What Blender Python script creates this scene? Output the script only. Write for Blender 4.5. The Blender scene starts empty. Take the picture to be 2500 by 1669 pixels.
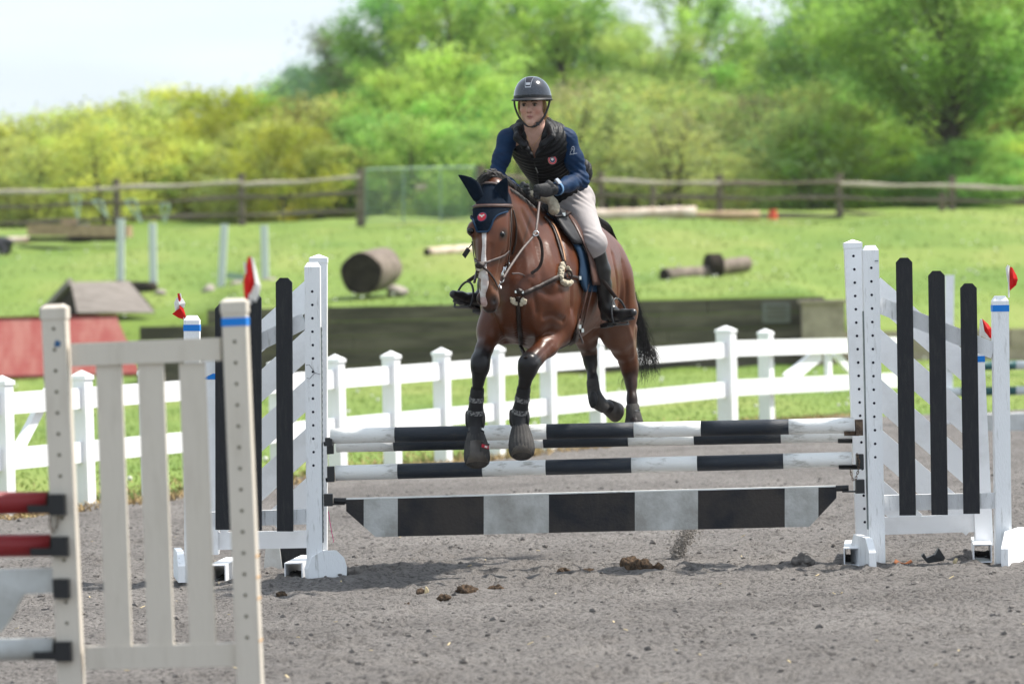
import bpy, math, random
import numpy as np
from mathutils import Vector, Matrix
random.seed(7)
rng = np.random.default_rng(7)
R = math.radians
S = bpy.context.scene
COL = S.collection

# ------------------------------------------------------------------ camera
PW, PH, FPX = 2500.0, 1669.0, 10750.0
ROLL, CAMZ = R(1.2), 1.65
PITCH = math.atan((834.5 - 686.0) / FPX)
CAM_M = Matrix.Rotation(math.pi / 2 - PITCH, 3, 'X') @ Matrix.Rotation(-ROLL, 3, 'Z')
cam = bpy.data.cameras.new('camera')
cam_o = bpy.data.objects.new('camera', cam)
COL.objects.link(cam_o)
cam.sensor_width = 36.0
cam.lens = FPX / PW * 36.0
cam.clip_start, cam.clip_end = 0.5, 3000
cam_o.matrix_world = Matrix.Translation((0, 0, CAMZ)) @ CAM_M.to_4x4()
cam.dof.use_dof = True
cam.dof.focus_distance = 24.75
cam.dof.aperture_fstop = 3.2
cam.dof.aperture_blades = 9
S.camera = cam_o

# ------------------------------------------------------------------ light
SUN_EL, SUN_AZ = R(56), R(14)          # azimuth measured from +X towards +Y (behind)
SUND = Vector((math.cos(SUN_EL) * math.cos(SUN_AZ), math.cos(SUN_EL) * math.sin(SUN_AZ), math.sin(SUN_EL)))
w = bpy.data.worlds.new('World')
S.world = w
w.use_nodes = True
nt = w.node_tree
bg = nt.nodes['Background']
sky = nt.nodes.new('ShaderNodeTexSky')
sky.sky_type = 'NISHITA'
sky.sun_disc = False
sky.sun_elevation = SUN_EL
sky.sun_rotation = math.atan2(SUND.x, SUND.y)
sky.air_density = 1.0
sky.dust_density = 2.5
sky.ozone_density = 1.0
# thin high cloud veil over the whole sky
tc = nt.nodes.new('ShaderNodeTexCoord')
mp = nt.nodes.new('ShaderNodeMapping')
mp.inputs['Scale'].default_value = (5, 5, 34)
nz = nt.nodes.new('ShaderNodeTexNoise')
nz.inputs['Scale'].default_value = 1.6
nz.inputs['Detail'].default_value = 4
rp = nt.nodes.new('ShaderNodeValToRGB')
rp.color_ramp.elements[0].position = 0.38
rp.color_ramp.elements[0].color = (0.58, 0.58, 0.58, 1)
rp.color_ramp.elements[1].position = 0.72
rp.color_ramp.elements[1].color = (0.74, 0.74, 0.74, 1)
mx = nt.nodes.new('ShaderNodeMixRGB')
mx.inputs[2].default_value = (9.3, 10.5, 11.7, 1)
nt.links.new(tc.outputs['Generated'], mp.inputs['Vector'])
nt.links.new(mp.outputs[0], nz.inputs['Vector'])
nt.links.new(nz.outputs[0], rp.inputs[0])
nt.links.new(rp.outputs[0], mx.inputs[0])
nt.links.new(sky.outputs[0], mx.inputs[1])
nt.links.new(mx.outputs[0], bg.inputs[0])
bg.inputs[1].default_value = 0.086
sun = bpy.data.lights.new('sun', 'SUN')
sun_o = bpy.data.objects.new('sun', sun)
COL.objects.link(sun_o)
sun.energy = 4.7
sun.angle = R(2.5)
sun.color = (1.0, 0.95, 0.87)
sun_o.rotation_euler = SUND.to_track_quat('Z', 'Y').to_euler()
S.view_settings.view_transform = 'Standard'
S.view_settings.look = 'None'
S.view_settings.exposure = 0.60
S.view_settings.gamma = 1.0

# ------------------------------------------------------------------ pixels -> place
C0 = Vector((0, 0, CAMZ))
def ray(u, v):
    return (CAM_M @ Vector(((u - PW / 2) / FPX, -(v - PH / 2) / FPX, -1.0))).normalized()
def W(u, v, Y):
    d = ray(u, v)
    return C0 + d * (Y / d.y)
def onplane(u, v, p0, n):
    d = ray(u, v)
    return C0 + d * ((p0 - C0).dot(n) / d.dot(n))
def gz(x):                              # the arena drops a little to the left
    return 0.0115 * max(-6.0, min(6.0, x)) - 0.018
def onground(u, v):
    p = None
    z = 0.0
    for _ in range(6):
        d = ray(u, v)
        p = C0 + d * ((z - CAMZ) / d.z)
        z = gz(p.x)
    return p

# ------------------------------------------------------------------ materials
MATS = {}
def mat(name, col, rough=0.6, spec=0.4, col2=None, nscale=8.0, bump=0.0, bscale=40.0, metal=0.0,
        stretch=(1, 1, 1), lo=0.42, hi=0.62, vcol=False, trans=0.0, sheen=0.0, coat=0.0, detail=5.0, rvar=0.0, coords='Object'):
    if name in MATS:
        return MATS[name]
    m = bpy.data.materials.new(name)
    m.use_nodes = True
    t = m.node_tree
    b = t.nodes['Principled BSDF']
    b.inputs['Base Color'].default_value = (*col, 1)
    b.inputs['Roughness'].default_value = rough
    b.inputs['Specular IOR Level'].default_value = spec
    b.inputs['Metallic'].default_value = metal
    if sheen:
        b.inputs['Sheen Weight'].default_value = sheen
    if coat:
        b.inputs['Coat Weight'].default_value = coat
        b.inputs['Coat Roughness'].default_value = 0.08
    co = t.nodes.new('ShaderNodeTexCoord')
    mpn = t.nodes.new('ShaderNodeMapping')
    mpn.inputs['Scale'].default_value = stretch
    t.links.new(co.outputs[coords], mpn.inputs['Vector'])
    src = None
    if vcol:
        a = t.nodes.new('ShaderNodeVertexColor')
        a.layer_name = 'Col'
        src = a.outputs['Color']
    if col2 is not None:
        n = t.nodes.new('ShaderNodeTexNoise')
        n.inputs['Scale'].default_value = nscale
        n.inputs['Detail'].default_value = detail
        n.inputs['Roughness'].default_value = 0.65
        t.links.new(mpn.outputs[0], n.inputs['Vector'])
        r_ = t.nodes.new('ShaderNodeMapRange')
        r_.inputs['From Min'].default_value = lo
        r_.inputs['From Max'].default_value = hi
        t.links.new(n.outputs[0], r_.inputs[0])
        mixn = t.nodes.new('ShaderNodeMixRGB')
        if src is not None:
            mixn.blend_type = 'MULTIPLY'
            t.links.new(src, mixn.inputs[1])
        else:
            mixn.inputs[1].default_value = (*col, 1)
        mixn.inputs[2].default_value = (*col2, 1)
        t.links.new(r_.outputs[0], mixn.inputs[0])
        src = mixn.outputs[0]
    if src is not None:
        t.links.new(src, b.inputs['Base Color'])
    if bump:
        n2 = t.nodes.new('ShaderNodeTexNoise')
        n2.inputs['Scale'].default_value = bscale
        n2.inputs['Detail'].default_value = 6
        t.links.new(mpn.outputs[0], n2.inputs['Vector'])
        bp = t.nodes.new('ShaderNodeBump')
        bp.inputs['Strength'].default_value = bump
        bp.inputs['Distance'].default_value = 0.02
        t.links.new(n2.outputs[0], bp.inputs['Height'])
        t.links.new(bp.outputs[0], b.inputs['Normal'])
        if rvar:
            rr = t.nodes.new('ShaderNodeMapRange')
            rr.inputs['To Min'].default_value = rough - rvar
            rr.inputs['To Max'].default_value = rough + rvar
            t.links.new(n2.outputs[0], rr.inputs[0])
            t.links.new(rr.outputs[0], b.inputs['Roughness'])
    if trans:
        out = t.nodes['Material Output']
        tr = t.nodes.new('ShaderNodeBsdfTranslucent')
        if src is not None:
            t.links.new(src, tr.inputs[0])
        else:
            tr.inputs[0].default_value = (*col, 1)
        ms = t.nodes.new('ShaderNodeMixShader')
        ms.inputs[0].default_value = trans
        t.links.new(b.outputs[0], ms.inputs[1])
        t.links.new(tr.outputs[0], ms.inputs[2])
        t.links.new(ms.outputs[0], out.inputs[0])
    MATS[name] = m
    return m

mat('white_paint', (0.87, 0.88, 0.89), 0.55, 0.35, (0.42, 0.41, 0.385), 9, 0.3, 60, stretch=(5, 5, 0.6), lo=0.57, hi=0.76)
mat('white_vinyl', (0.87, 0.88, 0.90), 0.35, 0.45, (0.66, 0.66, 0.66), 3, lo=0.5, hi=0.8)
mat('fence_vinyl', (0.85, 0.85, 0.85), 0.4, 0.4, (0.78, 0.77, 0.74), 3, lo=0.5, hi=0.85)
mat('black_paint', (0.011, 0.012, 0.016), 0.55, 0.35, (0.028, 0.027, 0.028), 14, 0.3, 90, stretch=(5, 5, 0.7), lo=0.5, hi=0.75)
mat('pole_white', (0.80, 0.80, 0.78), 0.5, 0.35, (0.26, 0.235, 0.20), 9, 0.2, 50, stretch=(0.8, 3, 3), lo=0.55, hi=0.74)
mat('pole_black', (0.016, 0.022, 0.032), 0.5, 0.35, (0.055, 0.052, 0.050), 9, 0.25, 70, stretch=(0.6, 3, 3), lo=0.52, hi=0.8)
mat('plank_white', (0.52, 0.52, 0.50), 0.7, 0.2, (0.32, 0.31, 0.285), 5.5, 0.2, 60, lo=0.4, hi=0.68)
mat('plank_black', (0.017, 0.018, 0.022), 0.65, 0.25, (0.047, 0.040, 0.036), 3.2, 0.2, 60, lo=0.38, hi=0.6)
mat('beige_vinyl', (0.62, 0.56, 0.48), 0.5, 0.35, (0.50, 0.44, 0.365), 5, 0.12, 25, lo=0.50, hi=0.85, stretch=(3, 3, .6))
mat('red_paint', (0.24, 0.014, 0.017), 0.45, 0.4, (0.16, 0.014, 0.014), 5, lo=0.5, hi=0.75)
mat('teal_paint', (0.015, 0.085, 0.085), 0.5)
mat('grey_plank', (0.56, 0.57, 0.56), 0.6, 0.3, (0.42, 0.42, 0.40), 4, 0.15, 40)
mat('black_plastic', (0.010, 0.010, 0.012), 0.4, 0.45)
mat('black_metal', (0.013, 0.014, 0.016), 0.45, 0.5, (0.05, 0.03, 0.018), 18, lo=0.6, hi=0.75)
mat('rusty_metal', (0.17, 0.115, 0.075), 0.65, 0.4, (0.06, 0.04, 0.03), 25, 0.3, 90, metal=0.2)
mat('track_metal', (0.20, 0.235, 0.25), 0.45, 0.5, (0.14, 0.16, 0.17), 12, metal=0.3)
mat('chrome', (0.72, 0.72, 0.72), 0.2, 0.5, metal=1.0)
mat('hole_dark', (0.012, 0.012, 0.025), 0.8, 0.1)
mat('hole_olive', (0.07, 0.06, 0.03), 0.8, 0.1)
mat('blue_tape', (0.006, 0.20, 0.66), 0.55, 0.3)
mat('badge_navy', (0.03, 0.10, 0.22), 0.6)
mat('orange_mark', (0.62, 0.36, 0.14), 0.6, 0.3)
mat('flag_red', (0.66, 0.012, 0.012), 0.6, 0.25, trans=0.25)
mat('flag_white', (0.78, 0.77, 0.75), 0.6, 0.25, trans=0.25)
mat('pink_string', (0.65, 0.05, 0.22), 0.6)
mat('bank_timber', (0.140, 0.122, 0.092), 0.85, 0.15, (0.066, 0.059, 0.045), 1.6, 0.5, 12, stretch=(0.35, 1, 2.2))
mat('plaque_metal', (0.16, 0.165, 0.15), 0.6, 0.3)
mat('tan_timber', (0.42, 0.345, 0.275), 0.85, 0.2, (0.29, 0.24, 0.19), 3, 0.3, 20)
mat('ramp_red', (0.36, 0.098, 0.088), 0.8, 0.15, (0.42, 0.17, 0.145), 1.8, 0.2, 20, stretch=(2.5, 1, 0.5))
mat('ramp_trim', (0.17, 0.03, 0.03), 0.7, 0.2)
mat('grey_wood', (0.27, 0.24, 0.215), 0.85, 0.15, (0.20, 0.175, 0.155), 4, 0.4, 25, stretch=(0.5, 3, 3))
mat('dark_wood', (0.055, 0.045, 0.033), 0.9, 0.1, (0.03, 0.025, 0.02), 5, 0.4, 20)
mat('log_bark', (0.225, 0.185, 0.155), 0.9, 0.1, (0.125, 0.10, 0.085), 5, 0.8, 12)
mat('log_end', (0.042, 0.034, 0.027), 0.95, 0.05, (0.022, 0.018, 0.015), 6)
mat('pale_log', (0.66, 0.55, 0.46), 0.8, 0.15, (0.40, 0.30, 0.22), 3, 0.3, 15)
mat('plank_pile_wood', (0.44, 0.31, 0.20), 0.8, 0.15, (0.30, 0.21, 0.13), 3, 0.3, 15)
mat('split_rail_wood', (0.20, 0.165, 0.125), 0.9, 0.1, (0.13, 0.108, 0.082), 4, 0.5, 15, stretch=(0.5, 3, 3))
mat('split_rail_pale', (0.46, 0.41, 0.33), 0.9, 0.1, (0.33, 0.29, 0.23), 4, 0.5, 15, stretch=(0.5, 3, 3))  # paler copy of the rail wood; sunlight on top rails put into colour
mat('wire', (0.30, 0.40, 0.32), 0.5, 0.4, metal=0.3)
mat('far_white', (0.58, 0.62, 0.62), 0.6, 0.3)
mat('stone', (0.34, 0.30, 0.26), 0.9, 0.1, (0.24, 0.21, 0.18), 5, 0.6, 10)
mat('orange_plastic', (0.60, 0.075, 0.03), 0.5)

# ------------------------------------------------------------------ object helpers
def tag(o, label=None, cat=None, group=None, kind=None):
    if label: o['label'] = label
    if cat: o['category'] = cat
    if group: o['group'] = group
    if kind: o['kind'] = kind
    return o
def thing(name, loc, label, cat, group=None):
    o = bpy.data.objects.new(name, None)
    o.empty_display_size = 0.1
    COL.objects.link(o)
    o.location = loc
    return tag(o, label, cat, group)

class MB:
    def __init__(s):
        s.v, s.f, s.mi = [], [], []
        s.cur = 0
    def add(s, vs, fs):
        b = len(s.v)
        s.v.extend([tuple(q) for q in vs])
        for f in fs:
            s.f.append(tuple(b + i for i in f))
            s.mi.append(s.cur)
        return s
    def box(s, c, size, rot=None, taper=1.0):
        hx, hy, hz = size[0] / 2, size[1] / 2, size[2] / 2
        vs = []
        for z, t in ((-hz, 1.0), (hz, taper)):
            for x, y in ((-hx, -hy), (hx, -hy), (hx, hy), (-hx, hy)):
                p = Vector((x * t, y * t, z))
                if rot is not None: p = rot @ p
                vs.append(Vector(c) + p)
        return s.add(vs, [(3, 2, 1, 0), (4, 5, 6, 7), (0, 1, 5, 4), (1, 2, 6, 5), (2, 3, 7, 6), (3, 0, 4, 7)])
    def beam(s, p0, p1, wd, th, side=None, yaw=0.0, top=None, bev=0.0):
        """a bar from p0 to p1; wd across `side`, th across the third axis; top = list of (offset, scale) rings"""
        p0, p1 = Vector(p0), Vector(p1)
        ax = (p1 - p0).normalized()
        if side is None: side = Vector((1, 0, 0))
        sd = (side - ax * side.dot(ax)).normalized()
        if yaw: sd = Matrix.Rotation(yaw, 3, ax) @ sd
        fw = ax.cross(sd)
        L = (p1 - p0).length
        rings = [(0.0, 1.0, 1.0)] + (top if top else [(L, 1.0, 1.0)])
        if bev:
            pr = [(-1 + bev, -1), (1 - bev, -1), (1, -1 + bev), (1, 1 - bev), (1 - bev, 1), (-1 + bev, 1), (-1, 1 - bev), (-1, -1 + bev)]
        else:
            pr = [(-1, -1), (1, -1), (1, 1), (-1, 1)]
        vs = []
        for off, sx, sy in rings:
            for a, b_ in pr:
                vs.append(p0 + ax * off + sd * (a * wd / 2 * sx) + fw * (b_ * th / 2 * sy))
        n = len(pr)
        fs = [tuple(reversed(range(n))), tuple(range((len(rings) - 1) * n, len(rings) * n))]
        for k in range(len(rings) - 1):
            for i in range(n):
                j = (i + 1) % n
                fs.append((k * n + i, k * n + j, (k + 1) * n + j, (k + 1) * n + i))
        return s.add(vs, fs)
    def tube(s, pts, rad, n=8, cap=True, flat=1.0, up=None):
        pts = [Vector(p) for p in pts]
        if not hasattr(rad, '__len__'): rad = [rad] * len(pts)
        vs, prev = [], None
        for i, p in enumerate(pts):
            t = (pts[min(i + 1, len(pts) - 1)] - pts[max(i - 1, 0)])
            t = t.normalized() if t.length > 1e-9 else Vector((0, 0, 1))
            if prev is None:
                a = Vector(up) if up is not None else (Vector((0, 0, 1)) if abs(t.z) < 0.9 else Vector((1, 0, 0)))
            else: a = prev
            a = (a - t * a.dot(t))
            a = a.normalized() if a.length > 1e-6 else Vector((1, 0, 0))
            prev = a
            b_ = t.cross(a)
            for k in range(n):
                th = 2 * math.pi * k / n
                vs.append(p + (a * math.cos(th) * flat + b_ * math.sin(th)) * rad[i])
        fs = []
        for i in range(len(pts) - 1):
            for k in range(n):
                j = (k + 1) % n
                fs.append((i * n + k, i * n + j, (i + 1) * n + j, (i + 1) * n + k))
        if cap:
            fs.append(tuple(reversed(range(n))))
            fs.append(tuple(range((len(pts) - 1) * n, len(pts) * n)))
        return s.add(vs, fs)
    def poly(s, pts, th, nrm):
        """a flat outline given thickness th along nrm"""
        n = len(pts)
        nv = Vector(nrm).normalized() * th
        vs = [Vector(p) for p in pts] + [Vector(p) + nv for p in pts]
        fs = [tuple(reversed(range(n))), tuple(range(n, 2 * n))]
        for i in range(n):
            j = (i + 1) % n
            fs.append((i, j, n + j, n + i))
        return s.add(vs, fs)
    def blob(s, c, r, seed=0, rough=0.25, sub=2, flat=1.0):
        vs, fs = ICO[sub]
        rs = np.random.default_rng(seed)
        ph = rs.uniform(0, 6.28, (4, 3)); fr = rs.uniform(1.5, 4.0, (4, 3))
        out = []
        for v in vs:
            d = 1 + rough * sum(math.sin(fr[k][0] * v[0] + ph[k][0]) * math.sin(fr[k][1] * v[1] + ph[k][1]) * math.cos(fr[k][2] * v[2] + ph[k][2]) for k in range(4))
            out.append((c[0] + v[0] * r[0] * d, c[1] + v[1] * r[1] * d, c[2] + v[2] * r[2] * d * flat))
        return s.add(out, fs)
    def build(s, name, material, parent=None, smooth=False, label=None, kind=None):
        me = bpy.data.meshes.new(name)
        off = parent_world(parent)
        me.from_pydata([(q[0] - off.x, q[1] - off.y, q[2] - off.z) for q in s.v], [], s.f)
        ml = material if isinstance(material, (list, tuple)) else [material]
        for m in ml:
            me.materials.append(MATS[m] if isinstance(m, str) else m)
        if len(ml) > 1:
            me.polygons.foreach_set('material_index', s.mi)
        if smooth:
            me.polygons.foreach_set('use_smooth', [True] * len(me.polygons))
        me.update()
        o = bpy.data.objects.new(name, me)
        COL.objects.link(o)
        if parent is not None: o.parent = parent
        if label: o['label'] = label
        if kind: o['kind'] = kind
        return o
def parent_world(p):
    v = Vector((0, 0, 0))
    while p is not None:
        v += Vector(p.location)
        p = p.parent
    return v
def one(name, mb, material, label, cat, group=None, smooth=False, base=None):
    """a top-level thing that is one mesh, origin at its base"""
    a = np.array(mb.v)
    b = base if base is not None else Vector((a[:, 0].mean(), a[:, 1].mean(), a[:, 2].min()))
    mb.v = [(q[0] - b[0], q[1] - b[1], q[2] - b[2]) for q in mb.v]
    o = mb.build(name, material, None, smooth)
    o.location = b
    return tag(o, label, cat, group)
def ico(sub):
    t = (1 + 5 ** 0.5) / 2
    v = [(-1, t, 0), (1, t, 0), (-1, -t, 0), (1, -t, 0), (0, -1, t), (0, 1, t), (0, -1, -t), (0, 1, -t), (t, 0, -1), (t, 0, 1), (-t, 0, -1), (-t, 0, 1)]
    v = [tuple(np.array(q) / np.linalg.norm(q)) for q in v]
    f = [(0, 11, 5), (0, 5, 1), (0, 1, 7), (0, 7, 10), (0, 10, 11), (1, 5, 9), (5, 11, 4), (11, 10, 2), (10, 7, 6), (7, 1, 8), (3, 9, 4), (3, 4, 2), (3, 2, 6), (3, 6, 8), (3, 8, 9), (4, 9, 5), (2, 4, 11), (6, 2, 10), (8, 6, 7), (9, 8, 1)]
    for _ in range(sub):
        cache, nf = {}, []
        def mid(a, b):
            k = (min(a, b), max(a, b))
            if k not in cache:
                q = (np.array(v[a]) + np.array(v[b])) / 2
                v.append(tuple(q / np.linalg.norm(q)))
                cache[k] = len(v) - 1
            return cache[k]
        for a, b, c in f:
            x, y, z = mid(a, b), mid(b, c), mid(c, a)
            nf += [(a, x, z), (b, y, x), (c, z, y), (x, y, z)]
        f = nf
    return v, f
ICO = {k: ico(k) for k in (0, 1, 2, 3)}
def vnoise(x, y, seed=0):
    """smooth value noise on arrays"""
    r_ = np.random.default_rng(seed).random((256, 256))
    xi, yi = np.floor(x).astype(int), np.floor(y).astype(int)
    fx, fy = x - xi, y - yi
    fx, fy = fx * fx * (3 - 2 * fx), fy * fy * (3 - 2 * fy)
    g = lambda a, b: r_[a % 256, b % 256]
    return (g(xi, yi) * (1 - fx) + g(xi + 1, yi) * fx) * (1 - fy) + (g(xi, yi + 1) * (1 - fx) + g(xi + 1, yi + 1) * fx) * fy
def grid_mesh(name, xs, ys, zf, material, kind='structure', smooth=True):
    X, Y = np.meshgrid(xs, ys)
    Z = zf(X, Y)
    nx, ny = len(xs), len(ys)
    v = np.stack([X, Y, Z], -1).reshape(-1, 3)
    i = (np.arange(ny - 1)[:, None] * nx + np.arange(nx - 1)[None, :]).ravel()
    f = np.stack([i, i + 1, i + nx + 1, i + nx], 1)
    return np_mesh(name, v, f, material, kind, smooth)
def np_mesh(name, v, f, material, kind=None, smooth=True, parent=None, cols=None):
    me = bpy.data.meshes.new(name)
    n = f.shape[1]
    off = parent_world(parent)
    v = v - np.array(off)
    me.vertices.add(len(v)); me.vertices.foreach_set('co', v.astype(np.float32).ravel())
    me.loops.add(f.size); me.loops.foreach_set('vertex_index', f.astype(np.int32).ravel())
    me.polygons.add(len(f))
    me.polygons.foreach_set('loop_start', np.arange(0, f.size, n, dtype=np.int32))
    me.polygons.foreach_set('loop_total', np.full(len(f), n, dtype=np.int32))
    me.polygons.foreach_set('use_smooth', np.full(len(f), smooth))
    me.update(calc_edges=True)
    me.validate()
    if cols is not None:
        a = me.color_attributes.new('Col', 'FLOAT_COLOR', 'POINT')
        c4 = np.ones((len(v), 4), np.float32); c4[:, :3] = cols
        a.data.foreach_set('color', c4.ravel())
    me.materials.append(MATS[material] if isinstance(material, str) else material)
    o = bpy.data.objects.new(name, me)
    COL.objects.link(o)
    if parent is not None: o.parent = parent
    if kind: o['kind'] = kind
    return o
def copy_thing(o, loc, label=None, rotz=0.0, scale=None):
    c = o.copy(); COL.objects.link(c)
    c.location = loc
    c.rotation_euler = (0, 0, rotz)
    if scale is not None: c.scale = scale if hasattr(scale, '__len__') else (scale,) * 3
    if label: c['label'] = label
    for ch in o.children:
        d = ch.copy(); COL.objects.link(d); d.parent = c
        for g in ch.children:
            e = g.copy(); COL.objects.link(e); e.parent = d
    return c
# ================================================================== SETTING
FP0, FDIR = Vector((-3.4, 34.8, 0)), Vector((0.4135, 0.9105, 0)).normalized()
FN = Vector((FDIR.y, -FDIR.x, 0))       # faces the arena (right, towards the camera)
def arena_edge(x):
    return np.minimum(34.8 + (x + 3.4) * 2.2, 50.0)
def hill(x, y):
    """height of the grass behind the arena"""
    x = np.asarray(x, float); y = np.asarray(y, float)
    sm = lambda a, b, t: np.clip((t - a) / (b - a), 0, 1) ** 2 * (3 - 2 * np.clip((t - a) / (b - a), 0, 1))
    main = np.interp(y, [79.25, 79.6, 86.5, 94, 103, 125, 160, 260, 700], [0, 1.27, 1.40, 1.57, 2.3, 3.35, 4.3, 5.8, 7.3])
    left = np.interp(y, [89.8, 91.4, 97, 104, 125, 160, 260, 700], [0, 1.10, 1.62, 2.05, 3.35, 4.3, 5.8, 7.3])
    right = np.interp(y, [79.0, 79.4, 90, 103, 125, 160, 260, 700], [0, 0.60, 1.35, 2.2, 3.25, 4.2, 5.8, 7.3])
    k = sm(5.4, 6.4, x)
    out = main * (1 - k) + right * k
    kl = sm(5.5, 7.0, -x)
    return out * (1 - kl) + left * kl
def gzn(x):
    return 0.0115 * np.clip(x, -6, 6) - 0.018
def terrain(x, y):
    return float(gzn(np.array(x)) + hill(x, y))

def mat_ground_sand():
    m = bpy.data.materials.new('arena_sand'); m.use_nodes = True
    t = m.node_tree; b = t.nodes['Principled BSDF']
    b.inputs['Roughness'].default_value = 0.95; b.inputs['Specular IOR Level'].default_value = 0.15
    co = t.nodes.new('ShaderNodeTexCoord')
    def noise(sc, det, vec=None, st=(1, 1, 1)):
        mp_ = t.nodes.new('ShaderNodeMapping'); mp_.inputs['Scale'].default_value = st
        t.links.new(co.outputs['Object'], mp_.inputs[0])
        n = t.nodes.new('ShaderNodeTexNoise'); n.inputs['Scale'].default_value = sc; n.inputs['Detail'].default_value = det
        n.inputs['Roughness'].default_value = 0.7
        t.links.new(mp_.outputs[0], n.inputs['Vector']); return n
    n1, n2, n3 = noise(0.55, 6), noise(38, 6), noise(130, 3)
    r1 = t.nodes.new('ShaderNodeValToRGB')
    r1.color_ramp.elements[0].position = 0.35; r1.color_ramp.elements[0].color = (0.247, 0.228, 0.214, 1)
    r1.color_ramp.elements[1].position = 0.7; r1.color_ramp.elements[1].color = (0.39, 0.361, 0.338, 1)
    t.links.new(n1.outputs[0], r1.inputs[0])
    r2 = t.nodes.new('ShaderNodeValToRGB')
    r2.color_ramp.elements[0].position = 0.38; r2.color_ramp.elements[0].color = (0.26, 0.26, 0.27, 1)
    r2.color_ramp.elements[1].position = 0.53; r2.color_ramp.elements[1].color = (1.08, 1.08, 1.08, 1)
    t.links.new(n2.outputs[0], r2.inputs[0])
    mx_ = t.nodes.new('ShaderNodeMixRGB'); mx_.blend_type = 'MULTIPLY'; mx_.inputs[0].default_value = 0.75
    t.links.new(r1.outputs[0], mx_.inputs[1]); t.links.new(r2.outputs[0], mx_.inputs[2])
    t.links.new(mx_.outputs[0], b.inputs['Base Color'])
    ad = t.nodes.new('ShaderNodeMath'); ad.operation = 'MULTIPLY_ADD'; ad.inputs[1].default_value = 2.0
    t.links.new(n2.outputs[0], ad.inputs[0]); t.links.new(n3.outputs[0], ad.inputs[2])
    bp = t.nodes.new('ShaderNodeBump'); bp.inputs['Strength'].default_value = 1.0; bp.inputs['Distance'].default_value = 0.03
    t.links.new(ad.outputs[0], bp.inputs['Height']); t.links.new(bp.outputs[0], b.inputs['Normal'])
    MATS['arena_sand'] = m
mat_ground_sand()
def mat_grass(name, c1, c2, c3, ns=0.35):
    m = bpy.data.materials.new(name); m.use_nodes = True
    t = m.node_tree; b = t.nodes['Principled BSDF']
    b.inputs['Roughness'].default_value = 0.8; b.inputs['Specular IOR Level'].default_value = 0.15
    co = t.nodes.new('ShaderNodeTexCoord')
    mp_ = t.nodes.new('ShaderNodeMapping'); mp_.inputs['Scale'].default_value = (1.0, 0.28, 1)
    t.links.new(co.outputs['Object'], mp_.inputs[0])
    n1 = t.nodes.new('ShaderNodeTexNoise'); n1.inputs['Scale'].default_value = ns; n1.inputs['Detail'].default_value = 6
    n2 = t.nodes.new('ShaderNodeTexNoise'); n2.inputs['Scale'].default_value = 9.0; n2.inputs['Detail'].default_value = 6
    t.links.new(mp_.outputs[0], n1.inputs['Vector']); t.links.new(co.outputs['Object'], n2.inputs['Vector'])
    r1 = t.nodes.new('ShaderNodeValToRGB')
    e = r1.color_ramp.elements
    e[0].position = 0.32; e[0].color = (*c1, 1); e[1].position = 0.68; e[1].color = (*c3, 1)
    k = e.new(0.5); k.color = (*c2, 1)
    t.links.new(n1.outputs[0], r1.inputs[0])
    r2 = t.nodes.new('ShaderNodeMapRange'); r2.inputs['From Min'].default_value = 0.3; r2.inputs['From Max'].default_value = 0.7
    r2.inputs['To Min'].default_value = 0.93; r2.inputs['To Max'].default_value = 1.07
    t.links.new(n2.outputs[0], r2.inputs[0])
    mx_ = t.nodes.new('ShaderNodeMixRGB'); mx_.blend_type = 'MULTIPLY'; mx_.inputs[0].default_value = 1.0
    t.links.new(r1.outputs[0], mx_.inputs[1]); t.links.new(r2.outputs[0], mx_.inputs[2])
    t.links.new(mx_.outputs[0], b.inputs['Base Color'])
    bp = t.nodes.new('ShaderNodeBump'); bp.inputs['Strength'].default_value = 0.12; bp.inputs['Distance'].default_value = 0.04
    t.links.new(n2.outputs[0], bp.inputs['Height']); t.links.new(bp.outputs[0], b.inputs['Normal'])
    MATS[name] = m
mat_grass('grass_turf', (0.112, 0.184, 0.032), (0.156, 0.222, 0.043), (0.210, 0.250, 0.062))
mat('grass_blade', (0.120, 0.192, 0.034), 0.6, 0.2, (0.178, 0.224, 0.048), 1.2, trans=0.3)
mat('dry_grass', (0.40, 0.29, 0.145), 0.85, 0.1, (0.28, 0.20, 0.10), 6)
mat('seed_head', (0.62, 0.62, 0.55), 0.9, 0.1)

_hp = np.random.default_rng(77)
_PR = [(_hp.uniform(-1, 1) * y_ * .12, y_, _hp.uniform(.018, .042), _hp.uniform(.045, .065)) for y_ in 17 + 13 * _hp.random(340)] + [(_hp.normal(.3, .5), 24.3 + _hp.normal(0, .5), .045, .065) for _ in range(26)]
def PRINTS(X, Y):
    """hoof prints: shallow bowls with a pushed-up rim"""
    out = np.zeros_like(X, float)
    if X.size < 5000: return out
    for px_, py_, d_, r_ in _PR:
        m = (np.abs(X - px_) < .2) & (np.abs(Y - py_) < .2)
        if not m.any(): continue
        rr = np.sqrt((X[m] - px_) ** 2 + (Y[m] - py_) ** 2)
        out[m] += -d_ * np.exp(-(rr / r_) ** 2 * 1.2) + .55 * d_ * np.exp(-((rr - r_ * 1.5) / .028) ** 2)
    return out
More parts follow.
